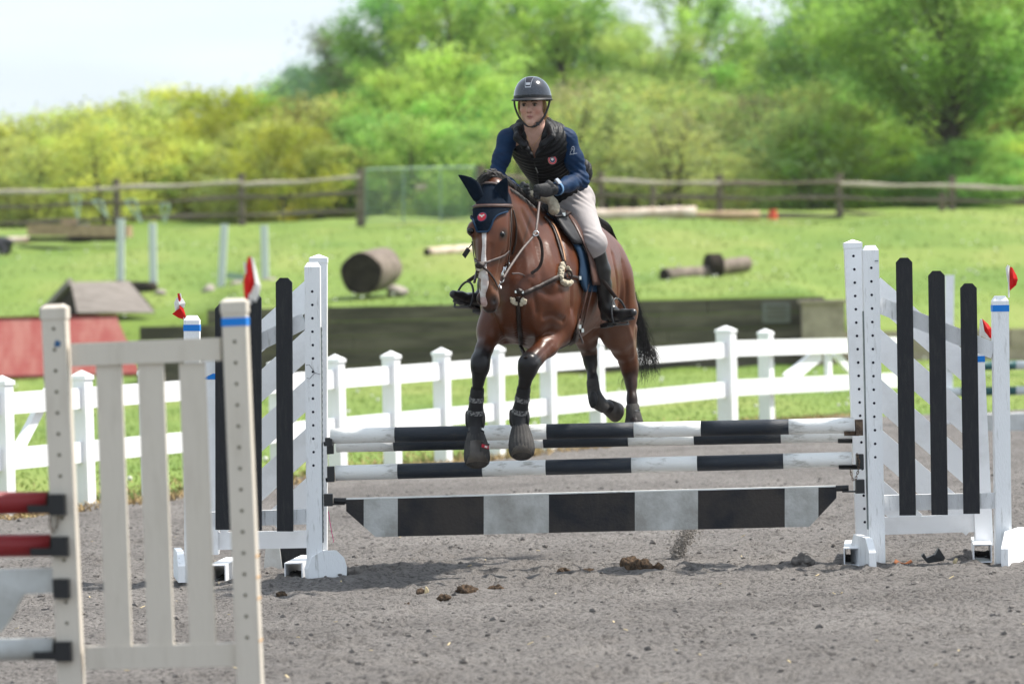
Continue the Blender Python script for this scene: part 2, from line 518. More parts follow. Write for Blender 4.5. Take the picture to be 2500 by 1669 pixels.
# arena footing, finely churned where the camera sees it close
def sand_z(X, Y):
    z = gzn(X)
    n = (vnoise(X * 2.2, Y * 2.2, 1) - .5) * 0.034 + (vnoise(X * 7, Y * 7, 2) - .5) * 0.032 + (vnoise(X * 19, Y * 19, 3) - .5) * 0.022
    h = vnoise(X * 11 + 31, Y * 11 + 7, 4)
    n = n - np.clip(h - 0.72, 0, 1) * 0.07 + np.clip(vnoise(X * 24, Y * 24, 5) - 0.7, 0, 1) * 0.05
    return z + n + PRINTS(X, Y)
xs = np.concatenate([np.linspace(-40, -4.6, 30), np.arange(-4.5, 4.5, 0.03), np.linspace(4.6, 40, 30)])
ys = np.concatenate([np.linspace(2, 15.9, 12), np.arange(16, 32, 0.035), np.arange(32, 52, 0.1)])
Xg, Yg = np.meshgrid(xs, ys)
fine = np.clip((Yg - 15) / 1, 0, 1)
Zg = gzn(Xg) + (sand_z(Xg, Yg) - gzn(Xg)) * fine
v = np.stack([Xg, Yg, Zg], -1).reshape(-1, 3)
nx, ny = len(xs), len(ys)
i = (np.arange(ny - 1)[:, None] * nx + np.arange(nx - 1)[None, :]).ravel()
f = np.stack([i, i + 1, i + nx + 1, i + nx], 1)
cx, cy = v[f[:, 0], 0], v[f[:, 0], 1]
keep = cy < arena_edge(cx) - 0.25 + 0.5 * (vnoise(cx * 1.6, cy * 1.6, 9) - 0.5)
np_mesh('arena_ground', v, f[keep], 'arena_sand', 'structure')
# grass sheet: under the footing, level with it past the fence, up the hill to the horizon
def grass_z(X, Y):
    out = np.clip((Y - (arena_edge(X) - 0.75)) / 0.7, 0, 1)
    lump = (vnoise(X * 1.3, Y * 1.3, 11) - .5) * 0.10 * np.clip((Y - 60) / 20, 0.15, 1) + (vnoise(X * .25, Y * .25, 12) - .5) * 0.35 * np.clip((Y - 84) / 12, 0, 1)
    return gzn(X) - 0.12 * (1 - out) + 0.0 * X + hill(X, Y) + lump * out
gx = np.concatenate([[-900, -400, -200, -120, -80, -60], np.linspace(-45, -15, 40), np.arange(-14.75, 14.9, 0.25), np.linspace(15, 45, 40), [60, 80, 120, 200, 400, 900]])
gy = np.concatenate([[-20, 0, 10, 20, 26], np.arange(28, 60, 0.25), np.arange(60, 78.9, 0.5), np.arange(79, 80.1, 0.1), np.arange(80.5, 135, 0.5), np.linspace(138, 300, 40), [400, 700, 1500]])
grid_mesh('grass_field', gx, gy, grass_z, 'grass_turf')

def blades(name, n, region, h, wd, material, label, cat, seed, zfun, lean=0.5):
    r_ = np.random.default_rng(seed)
    pts = region(r_, n)
    k = len(pts)
    ang = r_.uniform(0, 6.28, k); hh = h * r_.uniform(0.5, 1.3, k); ww = wd * r_.uniform(0.6, 1.3, k)
    z = zfun(pts[:, 0], pts[:, 1]) - 0.01
    lx, ly = r_.normal(0, lean, k) * hh, r_.normal(0, lean, k) * hh
    b = np.stack([pts[:, 0], pts[:, 1], z], 1)
    dx = np.stack([np.cos(ang) * ww / 2, np.sin(ang) * ww / 2, np.zeros(k)], 1)
    tip = b + np.stack([lx, ly, hh], 1)
    V = np.stack([b - dx, b + dx, tip], 1).reshape(-1, 3)
    F = np.arange(3 * k).reshape(-1, 3)
    o = np_mesh(name, V, F, material, 'stuff', False)
    tag(o, label, cat)
def reg_verge(r_, n):
    t = r_.uniform(-4, 17, n); q = r_.exponential(0.5, n) - 0.35
    return np.stack([FP0.x + FDIR.x * t - FN.x * q, FP0.y + FDIR.y * t - FN.y * q], 1)
def reg_field(r_, n):
    y = r_.uniform(33, 79, n); x = r_.uniform(-1, 1, n) * (y * 0.125)
    p = np.stack([x, y], 1)
    return p[y > arena_edge(x) - 0.15]
blades('meadow_grass', 34000, reg_field, 0.042, 0.022, 'grass_blade', 'short bright green meadow grass beyond the white fence', 'grass', 3, lambda x, y: grass_z(x, y))
blades('dry_verge_grass', 9000, reg_verge, 0.06, 0.02, 'dry_grass', 'strip of dry tan grass along the foot of the white fence', 'grass', 4, lambda x, y: gzn(x), 0.9)
def reg_hill(r_, n):
    y = r_.uniform(80, 124, n); x = r_.uniform(-1, 1, n) * (y * 0.122)
    return np.stack([x, y], 1)
blades('hill_grass', 8000, reg_hill, 0.07, 0.05, 'grass_blade', 'mown green grass on the rising field behind the timber bank', 'grass', 5, lambda x, y: grass_z(x, y))
# dandelion clocks
mb = MB()
r_ = np.random.default_rng(21)
for k in range(420):
    if k < 150:
        y = r_.uniform(36, 78); x = r_.uniform(-1, 1) * y * 0.12
        if y < float(arena_edge(np.array(x))) + 0.3: continue
    else:
        y = r_.uniform(80, 118); x = r_.uniform(-1, 1) * y * 0.12
    z = float(grass_z(np.array(x), np.array(y)))
    s_ = r_.uniform(0.016, 0.03)
    vs, fs = ICO[0]
    mb.add([(x + q[0] * s_, y + q[1] * s_, z + 0.13 + q[2] * s_) for q in vs], fs)
tag(mb.build('dandelion_clocks', 'seed_head', None, kind='stuff'), 'scattered white dandelion clocks in the grass', 'flowers')

# ------------------------------------------------------------------ small stuff on the sand
mat('clod', (0.118, 0.108, 0.102), 0.95, 0.1, (0.20, 0.185, 0.17), 30)
mat('spray_sand', (0.30, 0.275, 0.25), 0.95, 0.1)
mat('dung', (0.048, 0.036, 0.027), 0.9, 0.1, (0.125, 0.082, 0.052), 60, 0.6, 120)
mat('wood_chip', (0.62, 0.50, 0.30), 0.8, 0.2)
mat('dead_leaf', (0.30, 0.11, 0.045), 0.7, 0.2)
mb = MB()
r_ = np.random.default_rng(5)
for k in range(9000):
    y = 16.5 + 19 * r_.random() ** 1.2
    x = r_.uniform(-1, 1) * y * 0.125
    s_ = 0.003 + 0.016 * r_.random() ** 4
    vs, fs = ICO[0]
    z = float(sand_z(np.array([x]), np.array([y]))[0])
    q_ = r_.uniform(0.6, 1.3, (12, 1))
    mb.add([(x + q[0] * s_ * q_[j][0] * 1.3, y + q[1] * s_ * q_[j][0], z + q[2] * s_ * q_[j][0] * 0.8) for j, q in enumerate(vs)], fs)
tag(mb.build('sand_clods', 'clod', None, kind='stuff'), 'loose grey lumps of churned arena sand', 'sand')
mb = MB()
for k in range(120):
    y = 17 + 14 * r_.random(); x = r_.uniform(-1, 1) * y * 0.125
    z = float(sand_z(np.array([x]), np.array([y]))[0])
    a = r_.uniform(0, 3.14)
    mb.box((x, y, z + 0.006), (r_.uniform(0.012, 0.035), 0.007, 0.003), Matrix.Rotation(a, 3, 'Z') @ Matrix.Rotation(r_.uniform(-.6, .6), 3, 'Y'))
tag(mb.build('straw_chips', 'wood_chip', None, kind='stuff'), 'pale chips of straw scattered on the sand', 'straw')
def clump(u, v_, wpx, name, material, label, cat, group, seed, lumps=5, hgt=0.5):
    p = onground(u, v_)
    s_ = 0.85 * wpx / (FPX / p.y)
    mb = MB(); rr = np.random.default_rng(seed)
    for k in range(lumps):
        q = (p.x + rr.uniform(-.5, .5) * s_ * (0.75 if lumps > 1 else 0), p.y + rr.uniform(-.3, .3) * s_, p.z + s_ * 0.10)
        e = s_ * rr.uniform(0.22, 0.36) if lumps > 1 else s_ * 0.5
        mb.blob(q, (e, e * 0.9, e * hgt * 1.3), seed * 31 + k, 0.3, 2)
    return one(name, mb, material, label, cat, group, True, base=p)
G = 'dung clumps on the sand'
clump(1555, 1392, 75, 'dung_clump', 'dung', 'largest heap of brown dung on the sand below the striped plank', 'dung', G, 1, 8, 0.9)
clump(1612, 1390, 34, 'dung_clump', 'dung', 'small dark dung lump just right of the largest heap', 'dung', G, 2, 4, 1.0)
clump(1482, 1393, 32, 'dung_clump', 'dung', 'brown dung lump just left of the largest heap', 'dung', G, 3, 4, 0.7)
clump(1432, 1396, 34, 'dung_clump', 'dung', 'flat orange brown dung crumbs between two lumps under the plank', 'dung', G, 4, 4, 0.5)
clump(1372, 1396, 36, 'dung_clump', 'dung', 'brown dung crumbs at the left end of the row under the plank', 'dung', G, 5, 5, 0.6)
clump(1035, 1449, 34, 'dung_clump', 'dung', 'dung lump beside a pale chip in front of the jump', 'dung', G, 6, 5, 0.8)
clump(1087, 1461, 34, 'dung_clump', 'dung', 'round flat brown dung lump near the pale chip', 'dung', G, 7, 3, 0.6)
clump(1142, 1447, 54, 'dung_clump', 'dung', 'wide dark dung heap in front of the jump right of the pale chip', 'dung', G, 8, 7, 0.7)
clump(1210, 1440, 40, 'dung_clump', 'dung', 'low reddish dung crumbs right of the wide dark heap', 'dung', G, 9, 5, 0.5)
clump(993, 1476, 14, 'dung_clump', 'dung', 'tiny brown dung lump nearest the camera in front of the jump', 'dung', G, 10, 2, 0.9)
clump(692, 1453, 28, 'dung_clump', 'dung', 'brown dung lump in front of the left white post', 'dung', G, 11, 4, 0.8)
clump(1958, 1376, 58, 'sand_clump', 'clod', 'raised grey sand clump left of the right white standard', 'sand clump', None, 12, 6, 0.7)
clump(872, 1404, 62, 'sand_clump', 'clod', 'dark sand lump right of the left white foot', 'sand clump', None, 13, 6, 0.7)  # lump in the same dark clod colour as the loose sand
p = onground(1042, 1452)
mb = MB(); mb.blob((p.x, p.y - 0.03, p.z + 0.022), (0.011, 0.006, 0.024), 3, 0.2, 2)
one('wood_chip', mb, 'wood_chip', 'single pale wood chip leaning on a dung lump', 'wood chip', smooth=True, base=p)
p = onground(2204, 1380)
mb = MB()
for k, (a, b_) in enumerate(((0.0, 0.2), (0.03, -0.5), (-0.025, 0.6))):
    mb.box((p.x + a, p.y, p.z + 0.014), (0.05, 0.03, 0.004), Matrix.Rotation(b_, 3, 'Y') @ Matrix.Rotation(0.4 * k, 3, 'X'))
one('dead_leaf', mb, 'dead_leaf', 'curled brown dead leaf on the sand beneath the black pickets', 'leaf', base=p)
p = onground(2332, 1375)
mb = MB(); mb.blob((p.x, p.y, p.z + 0.012), (0.012, 0.01, 0.018), 8, 0.3, 1)
one('sand_chip', mb, 'wood_chip', 'small pale chip lying left of the square tube foot', 'wood chip', base=p)
# sand thrown up behind the plank by the hind feet
mb = MB(); r_ = np.random.default_rng(8)
for k in range(2600):
    t = r_.random() ** 1.3
    sp = 22 + 60 * t * r_.random() ** 2
    u, v_ = 1652 + 46 * t ** 1.3 + r_.normal(0, 0.38) * sp, 1362 - 92 * t + r_.normal(0, 7)
    p = W(u, v_, 26.1 + r_.normal(0, 0.08))
    s_ = 0.0018 + 0.006 * r_.random() ** 4
    vs, fs = ICO[0]
    mb.add([(p.x + q[0] * s_, p.y + q[1] * s_, p.z + q[2] * s_) for q in vs], fs)
tag(mb.build('sand_spray', 'spray_sand', None, kind='stuff'), 'plume of dark sand kicked up behind the striped plank', 'sand')

# ------------------------------------------------------------------ white arena fence
def fz(p): return gz(p.x)
def fpost(t, wd=0.127, h=1.05, root=None, off=0.0):
    p = FP0 + FDIR * t - FN * off
    p = Vector((p.x, p.y, fz(p) - 0.05))
    mb = MB()
    ln_ = Vector((random.uniform(-.009, .009), random.uniform(-.009, .009), 0))
    mb.beam(p, p + Vector((0, 0, h)) + ln_, wd, wd, FN)
    po = mb.build('post', 'fence_vinyl', root)
    mb = MB()
    q = p + ln_ + Vector((0, 0, h + 0.001))
    mb.beam(q, q + Vector((0, 0, 0.075)), wd + 0.02, wd + 0.02, FN, top=[(0.03, 1, 1), (0.033, 0.9, 0.9), (0.075, 0.02, 0.02)])
    mb.build('post_cap', 'fence_vinyl', po)
    return p
fence = thing('white_fence', FP0, 'white two-rail vinyl fence running back along the left of the arena', 'fence')
FT = [-3.6, -2.4, -1.23, 0.0, 1.1, 2.25, 3.35, 4.456, 5.559, 6.63, 7.82, 9.05, 10.27]
for t in FT:
    fpost(t, root=fence)
fpost(13.8, 0.17, 1.09, fence)
FT2 = FT + [13.8]
for a, b_ in zip(FT2[:-1], FT2[1:]):
    for zt in (0.855, 0.430):
        p0, p1 = FP0 + FDIR * (a + 0.03), FP0 + FDIR * (b_ - 0.03)
        mb = MB()
        mb.beam((p0.x, p0.y, gz(p0.x) + zt), (p1.x, p1.y, gz(p1.x) + zt), 0.045, 0.165, FN)
        mb.build('rail', 'fence_vinyl', fence)
p0, p1 = FP0 + FDIR * -1.1 - FN * 0.05, FP0 + FDIR * -0.45 - FN * 0.05
mb = MB(); mb.beam((p0.x, p0.y, 0.28), (p1.x, p1.y, 0.86), 0.045, 0.09, FN); mb.build('brace', 'fence_vinyl', fence)
fgate = thing('fence_gate', FP0 + FDIR * 14.0, 'white braced gate panel hung beside the broad capped fence post', 'gate')
for zt in (0.855, 0.430):
    p0, p1 = FP0 + FDIR * 13.95, FP0 + FDIR * 19.5
    mb = MB(); mb.beam((p0.x, p0.y, gz(p0.x) + zt + .01), (p1.x, p1.y, gz(p1.x) + zt - .09), 0.05, 0.175, FN); mb.build('rail', 'fence_vinyl', fgate)
def ft_of(u, v_):
    q = onplane(u, v_, FP0, FN)
    return q
q0, q1 = ft_of(1925, 930), ft_of(2010, 862)
mb = MB(); mb.beam(q0 - FN * 0.045, q1 - FN * 0.045, 0.04, 0.16, FN); mb.build('brace', 'fence_vinyl', fgate)
q0, q1 = ft_of(2045, 862), ft_of(2110, 930)
mb = MB(); mb.beam(q0 - FN * 0.045, q1 - FN * 0.045, 0.04, 0.09, FN); mb.build('brace', 'fence_vinyl', fgate)
q0 = ft_of(2032, 900)
mb = MB(); mb.beam((q0.x - FN.x * .05, q0.y - FN.y * .05, 0.3), (q0.x - FN.x * .05, q0.y - FN.y * .05, 0.92), 0.13, 0.05, FDIR); mb.build('stile', 'fence_vinyl', fgate)
q0 = ft_of(1897, 1000)
p = Vector((q0.x, q0.y, 0)) - FN * 0.12
lone = thing('fence_post', p, 'white capped post standing behind the rails right of the broad fence post', 'post')
mb = MB(); mb.beam((p.x, p.y, gz(p.x) - 0.05), (p.x, p.y, gz(p.x) + 0.98), 0.135, 0.135, FN); mb.build('post', 'fence_vinyl', lone)
mb = MB(); q = Vector((p.x, p.y, gz(p.x) + 0.981)); mb.beam(q, q + Vector((0, 0, 0.07)), 0.15, 0.15, FN, top=[(0.03, 1, 1), (0.07, 0.02, 0.02)]); mb.build('post_cap', 'fence_vinyl', lone)

# ------------------------------------------------------------------ timber bank
bank = thing('timber_bank', (0, 79, 0), 'long dark weathered timber bank wall across the field behind the fence', 'wall')
XL, XR = -5.45, 5.35
hgt = 1.32
zb = -0.06
nb = 5
for k in range(nb):
    z0, z1 = zb + k * hgt / nb, zb + (k + 1) * hgt / nb - 0.012
    cuts = [XL] + sorted(random.uniform(XL + 1.5 + j * 3.2, XL + 2.9 + j * 3.2) for j in range(3)) + [XR]
    for a, b_ in zip(cuts[:-1], cuts[1:]):
        mb = MB(); mb.box(((a + b_) / 2, 79.0 + random.uniform(-.012, .012), (z0 + z1) / 2), (b_ - a - 0.012, 0.26, z1 - z0))
        mb.build('timber', 'bank_timber', bank)
for k in range(nb):                     # the returning end on the right
    z0, z1 = zb + k * hgt / nb, zb + (k + 1) * hgt / nb - 0.012
    mb = MB(); mb.box((XR + 0.14, 80.3, (z0 + z1) / 2), (0.26, 2.6, z1 - z0)); mb.build('timber', 'bank_timber', bank)
for k in range(4):                      # lower length carrying on to the left
    z0, z1 = zb + k * 0.26, zb + (k + 1) * 0.26 - 0.012
    mb = MB(); mb.box((-6.10 + .03 * (k % 2), 79.35, (z0 + z1) / 2), (1.25, 0.26, z1 - z0)); mb.build('timber', 'bank_timber', bank)
q = W(1895, 763, 78.85)
mb = MB(); mb.box((q.x, 78.845, q.z), (0.5, 0.03, 0.36)); pl = mb.build('plaque', 'plaque_metal', bank)
mb = MB()
for k in range(4): mb.box((q.x, 78.825, q.z + 0.11 - k * 0.07), (0.38 - 0.05 * (k % 2), 0.008, 0.028))
mb.build('raised_lines', 'bank_timber', pl)
low = thing('low_timber_wall', (9, 78.6, 0), 'low tan timber retaining wall right of the dark bank', 'wall')
for k in range(2):
    cuts = [5.75, 8.2 + k * 0.7, 10.6 - k * 0.5, 14.5]
    for a, b_ in zip(cuts[:-1], cuts[1:]):
        mb = MB(); mb.box(((a + b_) / 2, 78.9, -0.05 + 0.335 * k + 0.16), (b_ - a - 0.02, 0.3, 0.325)); mb.build('timber', 'tan_timber', low)
mb = MB(); q = W(2010, 775, 78.4); mb.box((q.x, 78.5, 0.55), (0.75, 0.5, 1.2)); mb.box((q.x, 78.5, 1.17), (0.85, 0.6, 0.06))
one('stone_pier', mb, 'tan_timber', 'pale tan pier at the right end of the dark bank', 'pier')

# ------------------------------------------------------------------ cross-country fences on the field
q0 = W(160, 905, 90)
xr = W(345, 900, 88.5).x; xr2 = W(290, 757, 90).x
yb = 88.5
zb_ = gz(-8) - 0.05
ramp = thing('red_ramp_jump', (-10, yb, 0), 'faded red sloping board jump behind the beige wing', 'jump')
npl = 9
xl = -14.2
for k in range(npl):
    f0, f1 = k / npl, (k + 1) / npl
    a0, b0 = xl + 0.4 * f0, xr + (xr2 - xr) * f0
    a1, b1 = xl + 0.4 * f1, xr + (xr2 - xr) * f1
    z0, z1 = zb_ + 0.07 + 1.17 * f0, zb_ + 0.07 + 1.17 * (f1 - 0.012)
    y0, y1 = yb + 0.9 * f0, yb + 0.9 * f1
    mb = MB(); mb.poly([(a0, y0, z0), (b0, y0, z0), (b1, y1, z1 + .012), (a1, y1, z1 + .012)], 0.05, (0, 1, -0.4)); mb.build('board', 'ramp_red', ramp)
mb = MB(); mb.box(((xl + xr) / 2, yb - 0.03, zb_ + 0.03), (xr - xl + 0.1, 0.1, 0.14)); mb.build('base_beam', 'ramp_trim', ramp)
mb = MB(); mb.box(((xl + xr2) / 2, yb + 0.95, zb_ + 1.25), (xr2 - xl, 0.14, 0.06)); mb.build('ridge', 'ramp_trim', ramp)
def g_at(u, v_, y):                       # a spot on the hill near pixel u,v at depth y
    p = W(u, v_, y)
    return Vector((p.x, y, terrain(p.x, y)))
# wooden coop
YC = 92.6
coop = thing('roof_jump', g_at(240, 760, YC), 'weathered grey wooden roof shaped jump above the red ramp', 'jump')
a, b_, c_, d_ = W(172, 688, YC - .3), W(315, 686, YC + .3), W(378, 762, YC - 0.9), W(188, 762, YC - 1.1)
e_ = W(105, 762, YC + .8)
for k in range(6):
    f0, f1 = k / 6, (k + 1) / 6 - 0.01
    l0, l1 = d_.lerp(a, f0), d_.lerp(a, f1); r0, r1 = c_.lerp(b_, f0), c_.lerp(b_, f1)
    mb = MB(); mb.poly([l0, r0, r1, l1], 0.05, (0.1, 0.9, -0.5)); mb.build('board', 'grey_wood', coop)
mb = MB(); mb.poly([d_ + Vector((0, .08, -.12)), a + Vector((0, .08, -.06)), e_ + Vector((0, .1, -.12))], 0.08, (0.3, 1, 0)); mb.build('end_panel', 'dark_wood', coop)
mb = MB(); mb.beam(e_, a, 0.1, 0.16, Vector((1, 0, 0))); mb.build('edge_board', 'grey_wood', coop)
mb = MB(); mb.poly([e_ + Vector((0, .9, -.12)), a + Vector((0, .3, 0)), b_ + Vector((0, .3, 0)), c_ + Vector((0, 1.6, -.12))], 0.05, (0, 1, 0)); mb.build('back_panel', 'dark_wood', coop)
# big hollow log
YB = 86.5
lg = thing('log_jump', g_at(915, 720, YB), 'big weathered log with a dark cut end lying on the grass above the bank', 'log')
c0, c1 = W(882, 668, YB - 0.6), W(938, 652, YB + 1.7)
ax = (c1 - c0).normalized()
mb = MB()
NR, rad = 26, 0.40
vs, fs = [], []
sd = ax.cross(Vector((0, 0, 1))).normalized(); up_ = sd.cross(ax)
prof = [(0, 0.405), (0.02, 0.42), (0.5, 0.41), (1.4, 0.42), (2.1, 0.41)]
for tt, rr in prof:
    for k in range(NR):
        th = 6.2832 * k / NR
        q = rr * (1 + 0.03 * math.sin(5 * th + tt))
        vs.append(c0 + ax * tt + (sd * math.cos(th) + up_ * math.sin(th)) * q)
for j in range(len(prof) - 1):
    for k in range(NR):
        n_ = (k + 1) % NR
        fs.append((j * NR + k, j * NR + n_, (j + 1) * NR + n_, (j + 1) * NR + k))
fs.append(tuple(range((len(prof) - 1) * NR, len(prof) * NR)))
mb.add(vs, fs); mb.build('bark', 'log_bark', lg, True)
mb = MB(); vs = [c0 + ax * 0.012 + (sd * math.cos(6.2832 * k / NR) + up_ * math.sin(6.2832 * k / NR)) * 0.40 for k in range(NR)]
mb.add(vs, [tuple(range(NR))]); mb.build('cut_end', 'log_end', lg)
mb = MB(); q = g_at(968, 716, YB); mb.blob((q.x, q.y, q.z + 0.12), (0.20, 0.2, 0.14), 4, 0.2, 2); mb.build('chock', 'stone', lg, True)
def far_log(u0, v0, u1, v1, Y, r, name, label, material='log_bark', y1=None):
    p0, p1 = W(u0, v0, Y), W(u1, v1, y1 or Y)
    for p in (p0, p1): p.z = terrain(p.x, p.y) + r * 0.86
    o = thing(name, (p0 + p1) / 2 - Vector((0, 0, r)), label, 'log')
    n = 12
    pts = [p0.lerp(p1, k / n) for k in range(n + 1)]
    mb = MB(); mb.tube(pts, [r * (1 + 0.06 * math.sin(k * 2.1)) for k in range(n + 1)], 14); mb.build('trunk', material, o, True)
    d = (p0 - p1).normalized()
    mb = MB(); mb.tube([p0 + d * 0.004, p0 + d * 0.01], r * 0.88, 14); mb.build('cut_end', 'log_end', o)
    return o
far_log(1622, 690, 1736, 678, 93.0, 0.155, 'log', 'greyish fallen log left of the dark stump ring on the field', y1=94)
far_log(1742, 670, 1822, 672, 95.0, 0.17, 'log', 'shorter grey log right of the dark stump ring on the field', y1=96)
q = g_at(1738, 672, 94.2)
mb = MB(); mb.tube([(q.x - .10, q.y - .3, q.z + .26), (q.x + .16, q.y - 0.2, q.z + .26)], 0.27, 18)
one('stump', mb, 'log_end', 'dark round stump ring between the two field logs', 'stump')
far_log(1042, 612, 1150, 606, 103, 0.115, 'log', 'thin pale log on the grass left of the horse head', 'pale_log', y1=104)
# white jump poles on the field
def far_post(u, vt, vb, Y, label, lean=0, wd=0.17):
    b_ = g_at(u + lean, vb, Y)
    t_ = W(u, vt, Y)
    o = thing('marker_post', b_, label, 'post', 'white marker posts on the field')
    mb = MB(); mb.beam(b_ - Vector((0, 0, .05)), t_, wd, wd * 0.7, top=None, bev=0.3); mb.build('post', 'far_white', o)
    mb = MB(); mb.beam(t_, t_ + (t_ - b_).normalized() * 0.03, wd * 1.02, wd * .72, bev=0.3); mb.build('cap', 'far_white', o)
    return o
far_post(295, 537, 702, 98.5, 'leftmost white marker post on the field above the wooden roof jump', -1)
far_post(372, 547, 706, 97.5, 'second white marker post from the left, beside low brown logs', 3)
far_post(548, 550, 728, 97.5, 'third white marker post from the left, leaning, with a grey crossbar', -8)
far_post(645, 553, 735, 97.0, 'rightmost white marker post, behind the red flag', 4)
far_log(283, 678, 375, 690, 98.2, 0.13, 'log', 'low brown log lying between the two left marker posts', 'dark_wood', y1=97.3)
p0, p1 = W(555, 672, 97.4), W(600, 678, 97.4)
mb = MB(); mb.beam(p0, p1, 0.04, 0.14, Vector((0, 1, 0)))
one('crossbar', mb, 'wire', 'short grey green crossbar fixed to the leaning marker post', 'board')
for k, (u, v_, s_, lb) in enumerate(((512, 735, .17, 'pale stone left of the leaning marker post foot'), (578, 738, .16, 'pale stone right of the leaning marker post foot'), (660, 740, .15, 'pale stone at the foot of the rightmost marker post'), (392, 704, .14, 'pale stone at the foot of the second marker post'))):
    q = g_at(u, v_, 96.5)
    mb = MB(); mb.blob((q.x, q.y, q.z + s_ * .3), (s_, s_, s_ * .7), 40 + k, 0.2, 2)
    one('stone', mb, 'stone', lb, 'stone', 'stones by the marker posts', True)
# stake on the right of the field
q = g_at(2290, 660, 100); t_ = W(2286, 625, 100)
o = thing('stake', q, 'thin dark topped stake on the grass behind the black pickets', 'stake')
mb = MB(); mb.tube([q, t_], 0.05, 8); mb.build('shaft', 'pale_log', o)
mb = MB(); mb.blob(t_ + Vector((0, 0, .06)), (0.15, .1, .13), 3, .2, 2); mb.build('knob', 'log_end', o, True)

# ------------------------------------------------------------------ split rail fence along the top
YF = 125.0
srf = thing('split_rail_fence', (0, YF, terrain(0, YF)), 'weathered three-rail split timber fence along the tree line', 'fence')
PU = [-630, -325, -20, 285, 590, 880]
PU2 = [1175, 1468, 1758, 2050, 2325, 2600]
def sr_post(u, vt, wd, root, Y=YF):
    b_ = g_at(u, 545, Y); t_ = W(u, vt, Y)
    mb = MB(); mb.beam(b_ - Vector((0, 0, .1)), Vector((b_.x + 0.02, b_.y, t_.z)), wd, wd * .9, bev=0.35); mb.build('post', 'split_rail_wood', root)
    return b_, t_.z
def sr_bay(ua, ub, va, vb, root, pale):
    for j, (dv, th) in enumerate(((26, .16), (60, .14), (100, .15))):
        a = W(ua, va + dv + random.uniform(-4, 4), YF - 0.1); b_ = W(ub, vb + dv + random.uniform(-4, 4), YF - 0.1)
        mb = MB(); n = 8
        pts = [a.lerp(b_, k / n) + Vector((0, 0, 0.010 * math.sin(k * 1.3 + j) - 0.02 * math.sin(math.pi * k / n))) for k in range(n + 1)]
        mb.tube(pts, [th * .5 * (0.8 + 0.25 * math.sin(k * .9 + j * 2)) for k in range(n + 1)], 7)
        mb.build('rail', 'split_rail_pale' if (j == 0 and pale) else 'split_rail_wood', root)  # top rail takes the paler wood for its sunlit look
tops = {-630: 458, -325: 452, -20: 446, 285: 436, 590: 423, 880: 410, 1175: 402, 1468: 418, 1758: 425, 2050: 422, 2325: 428, 2600: 432}
for u in PU + PU2: sr_post(u, tops[u], 0.24 if u in (880, 1175) else 0.2, srf)
for k, (a, b_) in enumerate(zip(PU[:-1], PU[1:])): sr_bay(a, b_, tops[a], tops[b_], srf, True)
for k, (a, b_) in enumerate(zip(PU2[:-1], PU2[1:])): sr_bay(a, b_, tops[a], tops[b_], srf, k in (1, 3, 4))
sr_post(2300, 470, 0.2, srf, YF + 1); sr_post(1595, 455, .16, srf, YF + 2)
wg = thing('wire_gate', g_at(1030, 545, YF), 'grey green wire mesh gate between two brown posts in the timber fence', 'gate')
for k in range(11):
    a, b_ = W(893, 414 + k * 12.5, YF), W(1165, 408 + k * 13, YF)
    mb = MB(); mb.tube([a, b_], 0.019 if k else 0.032, 5); mb.build('bar', 'wire', wg)
for u in (893, 985, 1075, 1163):
    mb = MB(); mb.tube([W(u, 412, YF), W(u, 545, YF)], 0.025, 5); mb.build('upright', 'wire', wg)
q = W(1028, 456, YF - .06); mb = MB(); mb.box(q, (0.3, 0.02, 0.2)); mb.build('notice_plate', 'split_rail_pale', wg)
far_log(1440, 528, 1700, 530, 122.5, 0.19, 'log', 'long thick pale peeled log below the timber fence', 'pale_log')
far_log(1460, 514, 1855, 518, 123.6, 0.13, 'log', 'thinner tan log behind the thick pale log', 'plank_pile_wood')
q = g_at(1887, 530, 122.5); mb = MB(); mb.tube([(q.x, q.y, q.z + .03), (q.x, q.y, q.z + .3)], [0.14, 0.1], 10)
one('marker_cone', mb, 'orange_plastic', 'small orange marker on the grass at the end of the logs', 'marker')
# sawn planks and clutter on the left
pp = thing('plank_pile', g_at(180, 575, 118), 'stack of sawn tan planks lying at the left end of the timber fence', 'planks')
for k in range(4):
    a, b_ = W(72, 568 - (k // 2) * 14, 118 + 0.4 * (k % 2)), W(318, 572 - (k // 2) * 14, 117 + .4 * (k % 2))
    mb = MB(); mb.beam(a, b_, 0.3, 0.15, Vector((0, 1, 0))); mb.build('plank', 'plank_pile_wood' if k % 2 == 0 else 'pale_log', pp)
mb = MB(); a, b_ = W(75, 585, 118), W(300, 583, 117.4); mb.beam(a, b_, 0.5, 0.12, Vector((0, 1, 0))); mb.build('bearer', 'dark_wood', pp)
far_log(0, 556, 70, 555, 119, 0.13, 'log', 'pale log end at the far left edge below the timber fence', 'pale_log')
q = g_at(8, 570, 115); mb = MB(); mb.blob(q + Vector((0, 0, .18)), (0.22, .2, .28), 6, .2, 2)
one('dark_bundle', mb, 'black_plastic', 'small black bundle at the left edge of the field', 'bundle', smooth=True)
q = g_at(195, 550, 119.5); mb = MB(); mb.blob(q + Vector((0, 0, .25)), (0.34, .3, .3), 9, .2, 2)
one('dark_sack', mb, 'black_plastic', 'dark sack slumped among the planks by the timber fence', 'sack', smooth=True)
q = g_at(168, 540, 119.8); mb = MB(); mb.box(q + Vector((0, 0, .45)), (0.4, .3, .4))
one('wooden_box', mb, 'plank_pile_wood', 'small tan wooden box behind the dark sack', 'box')
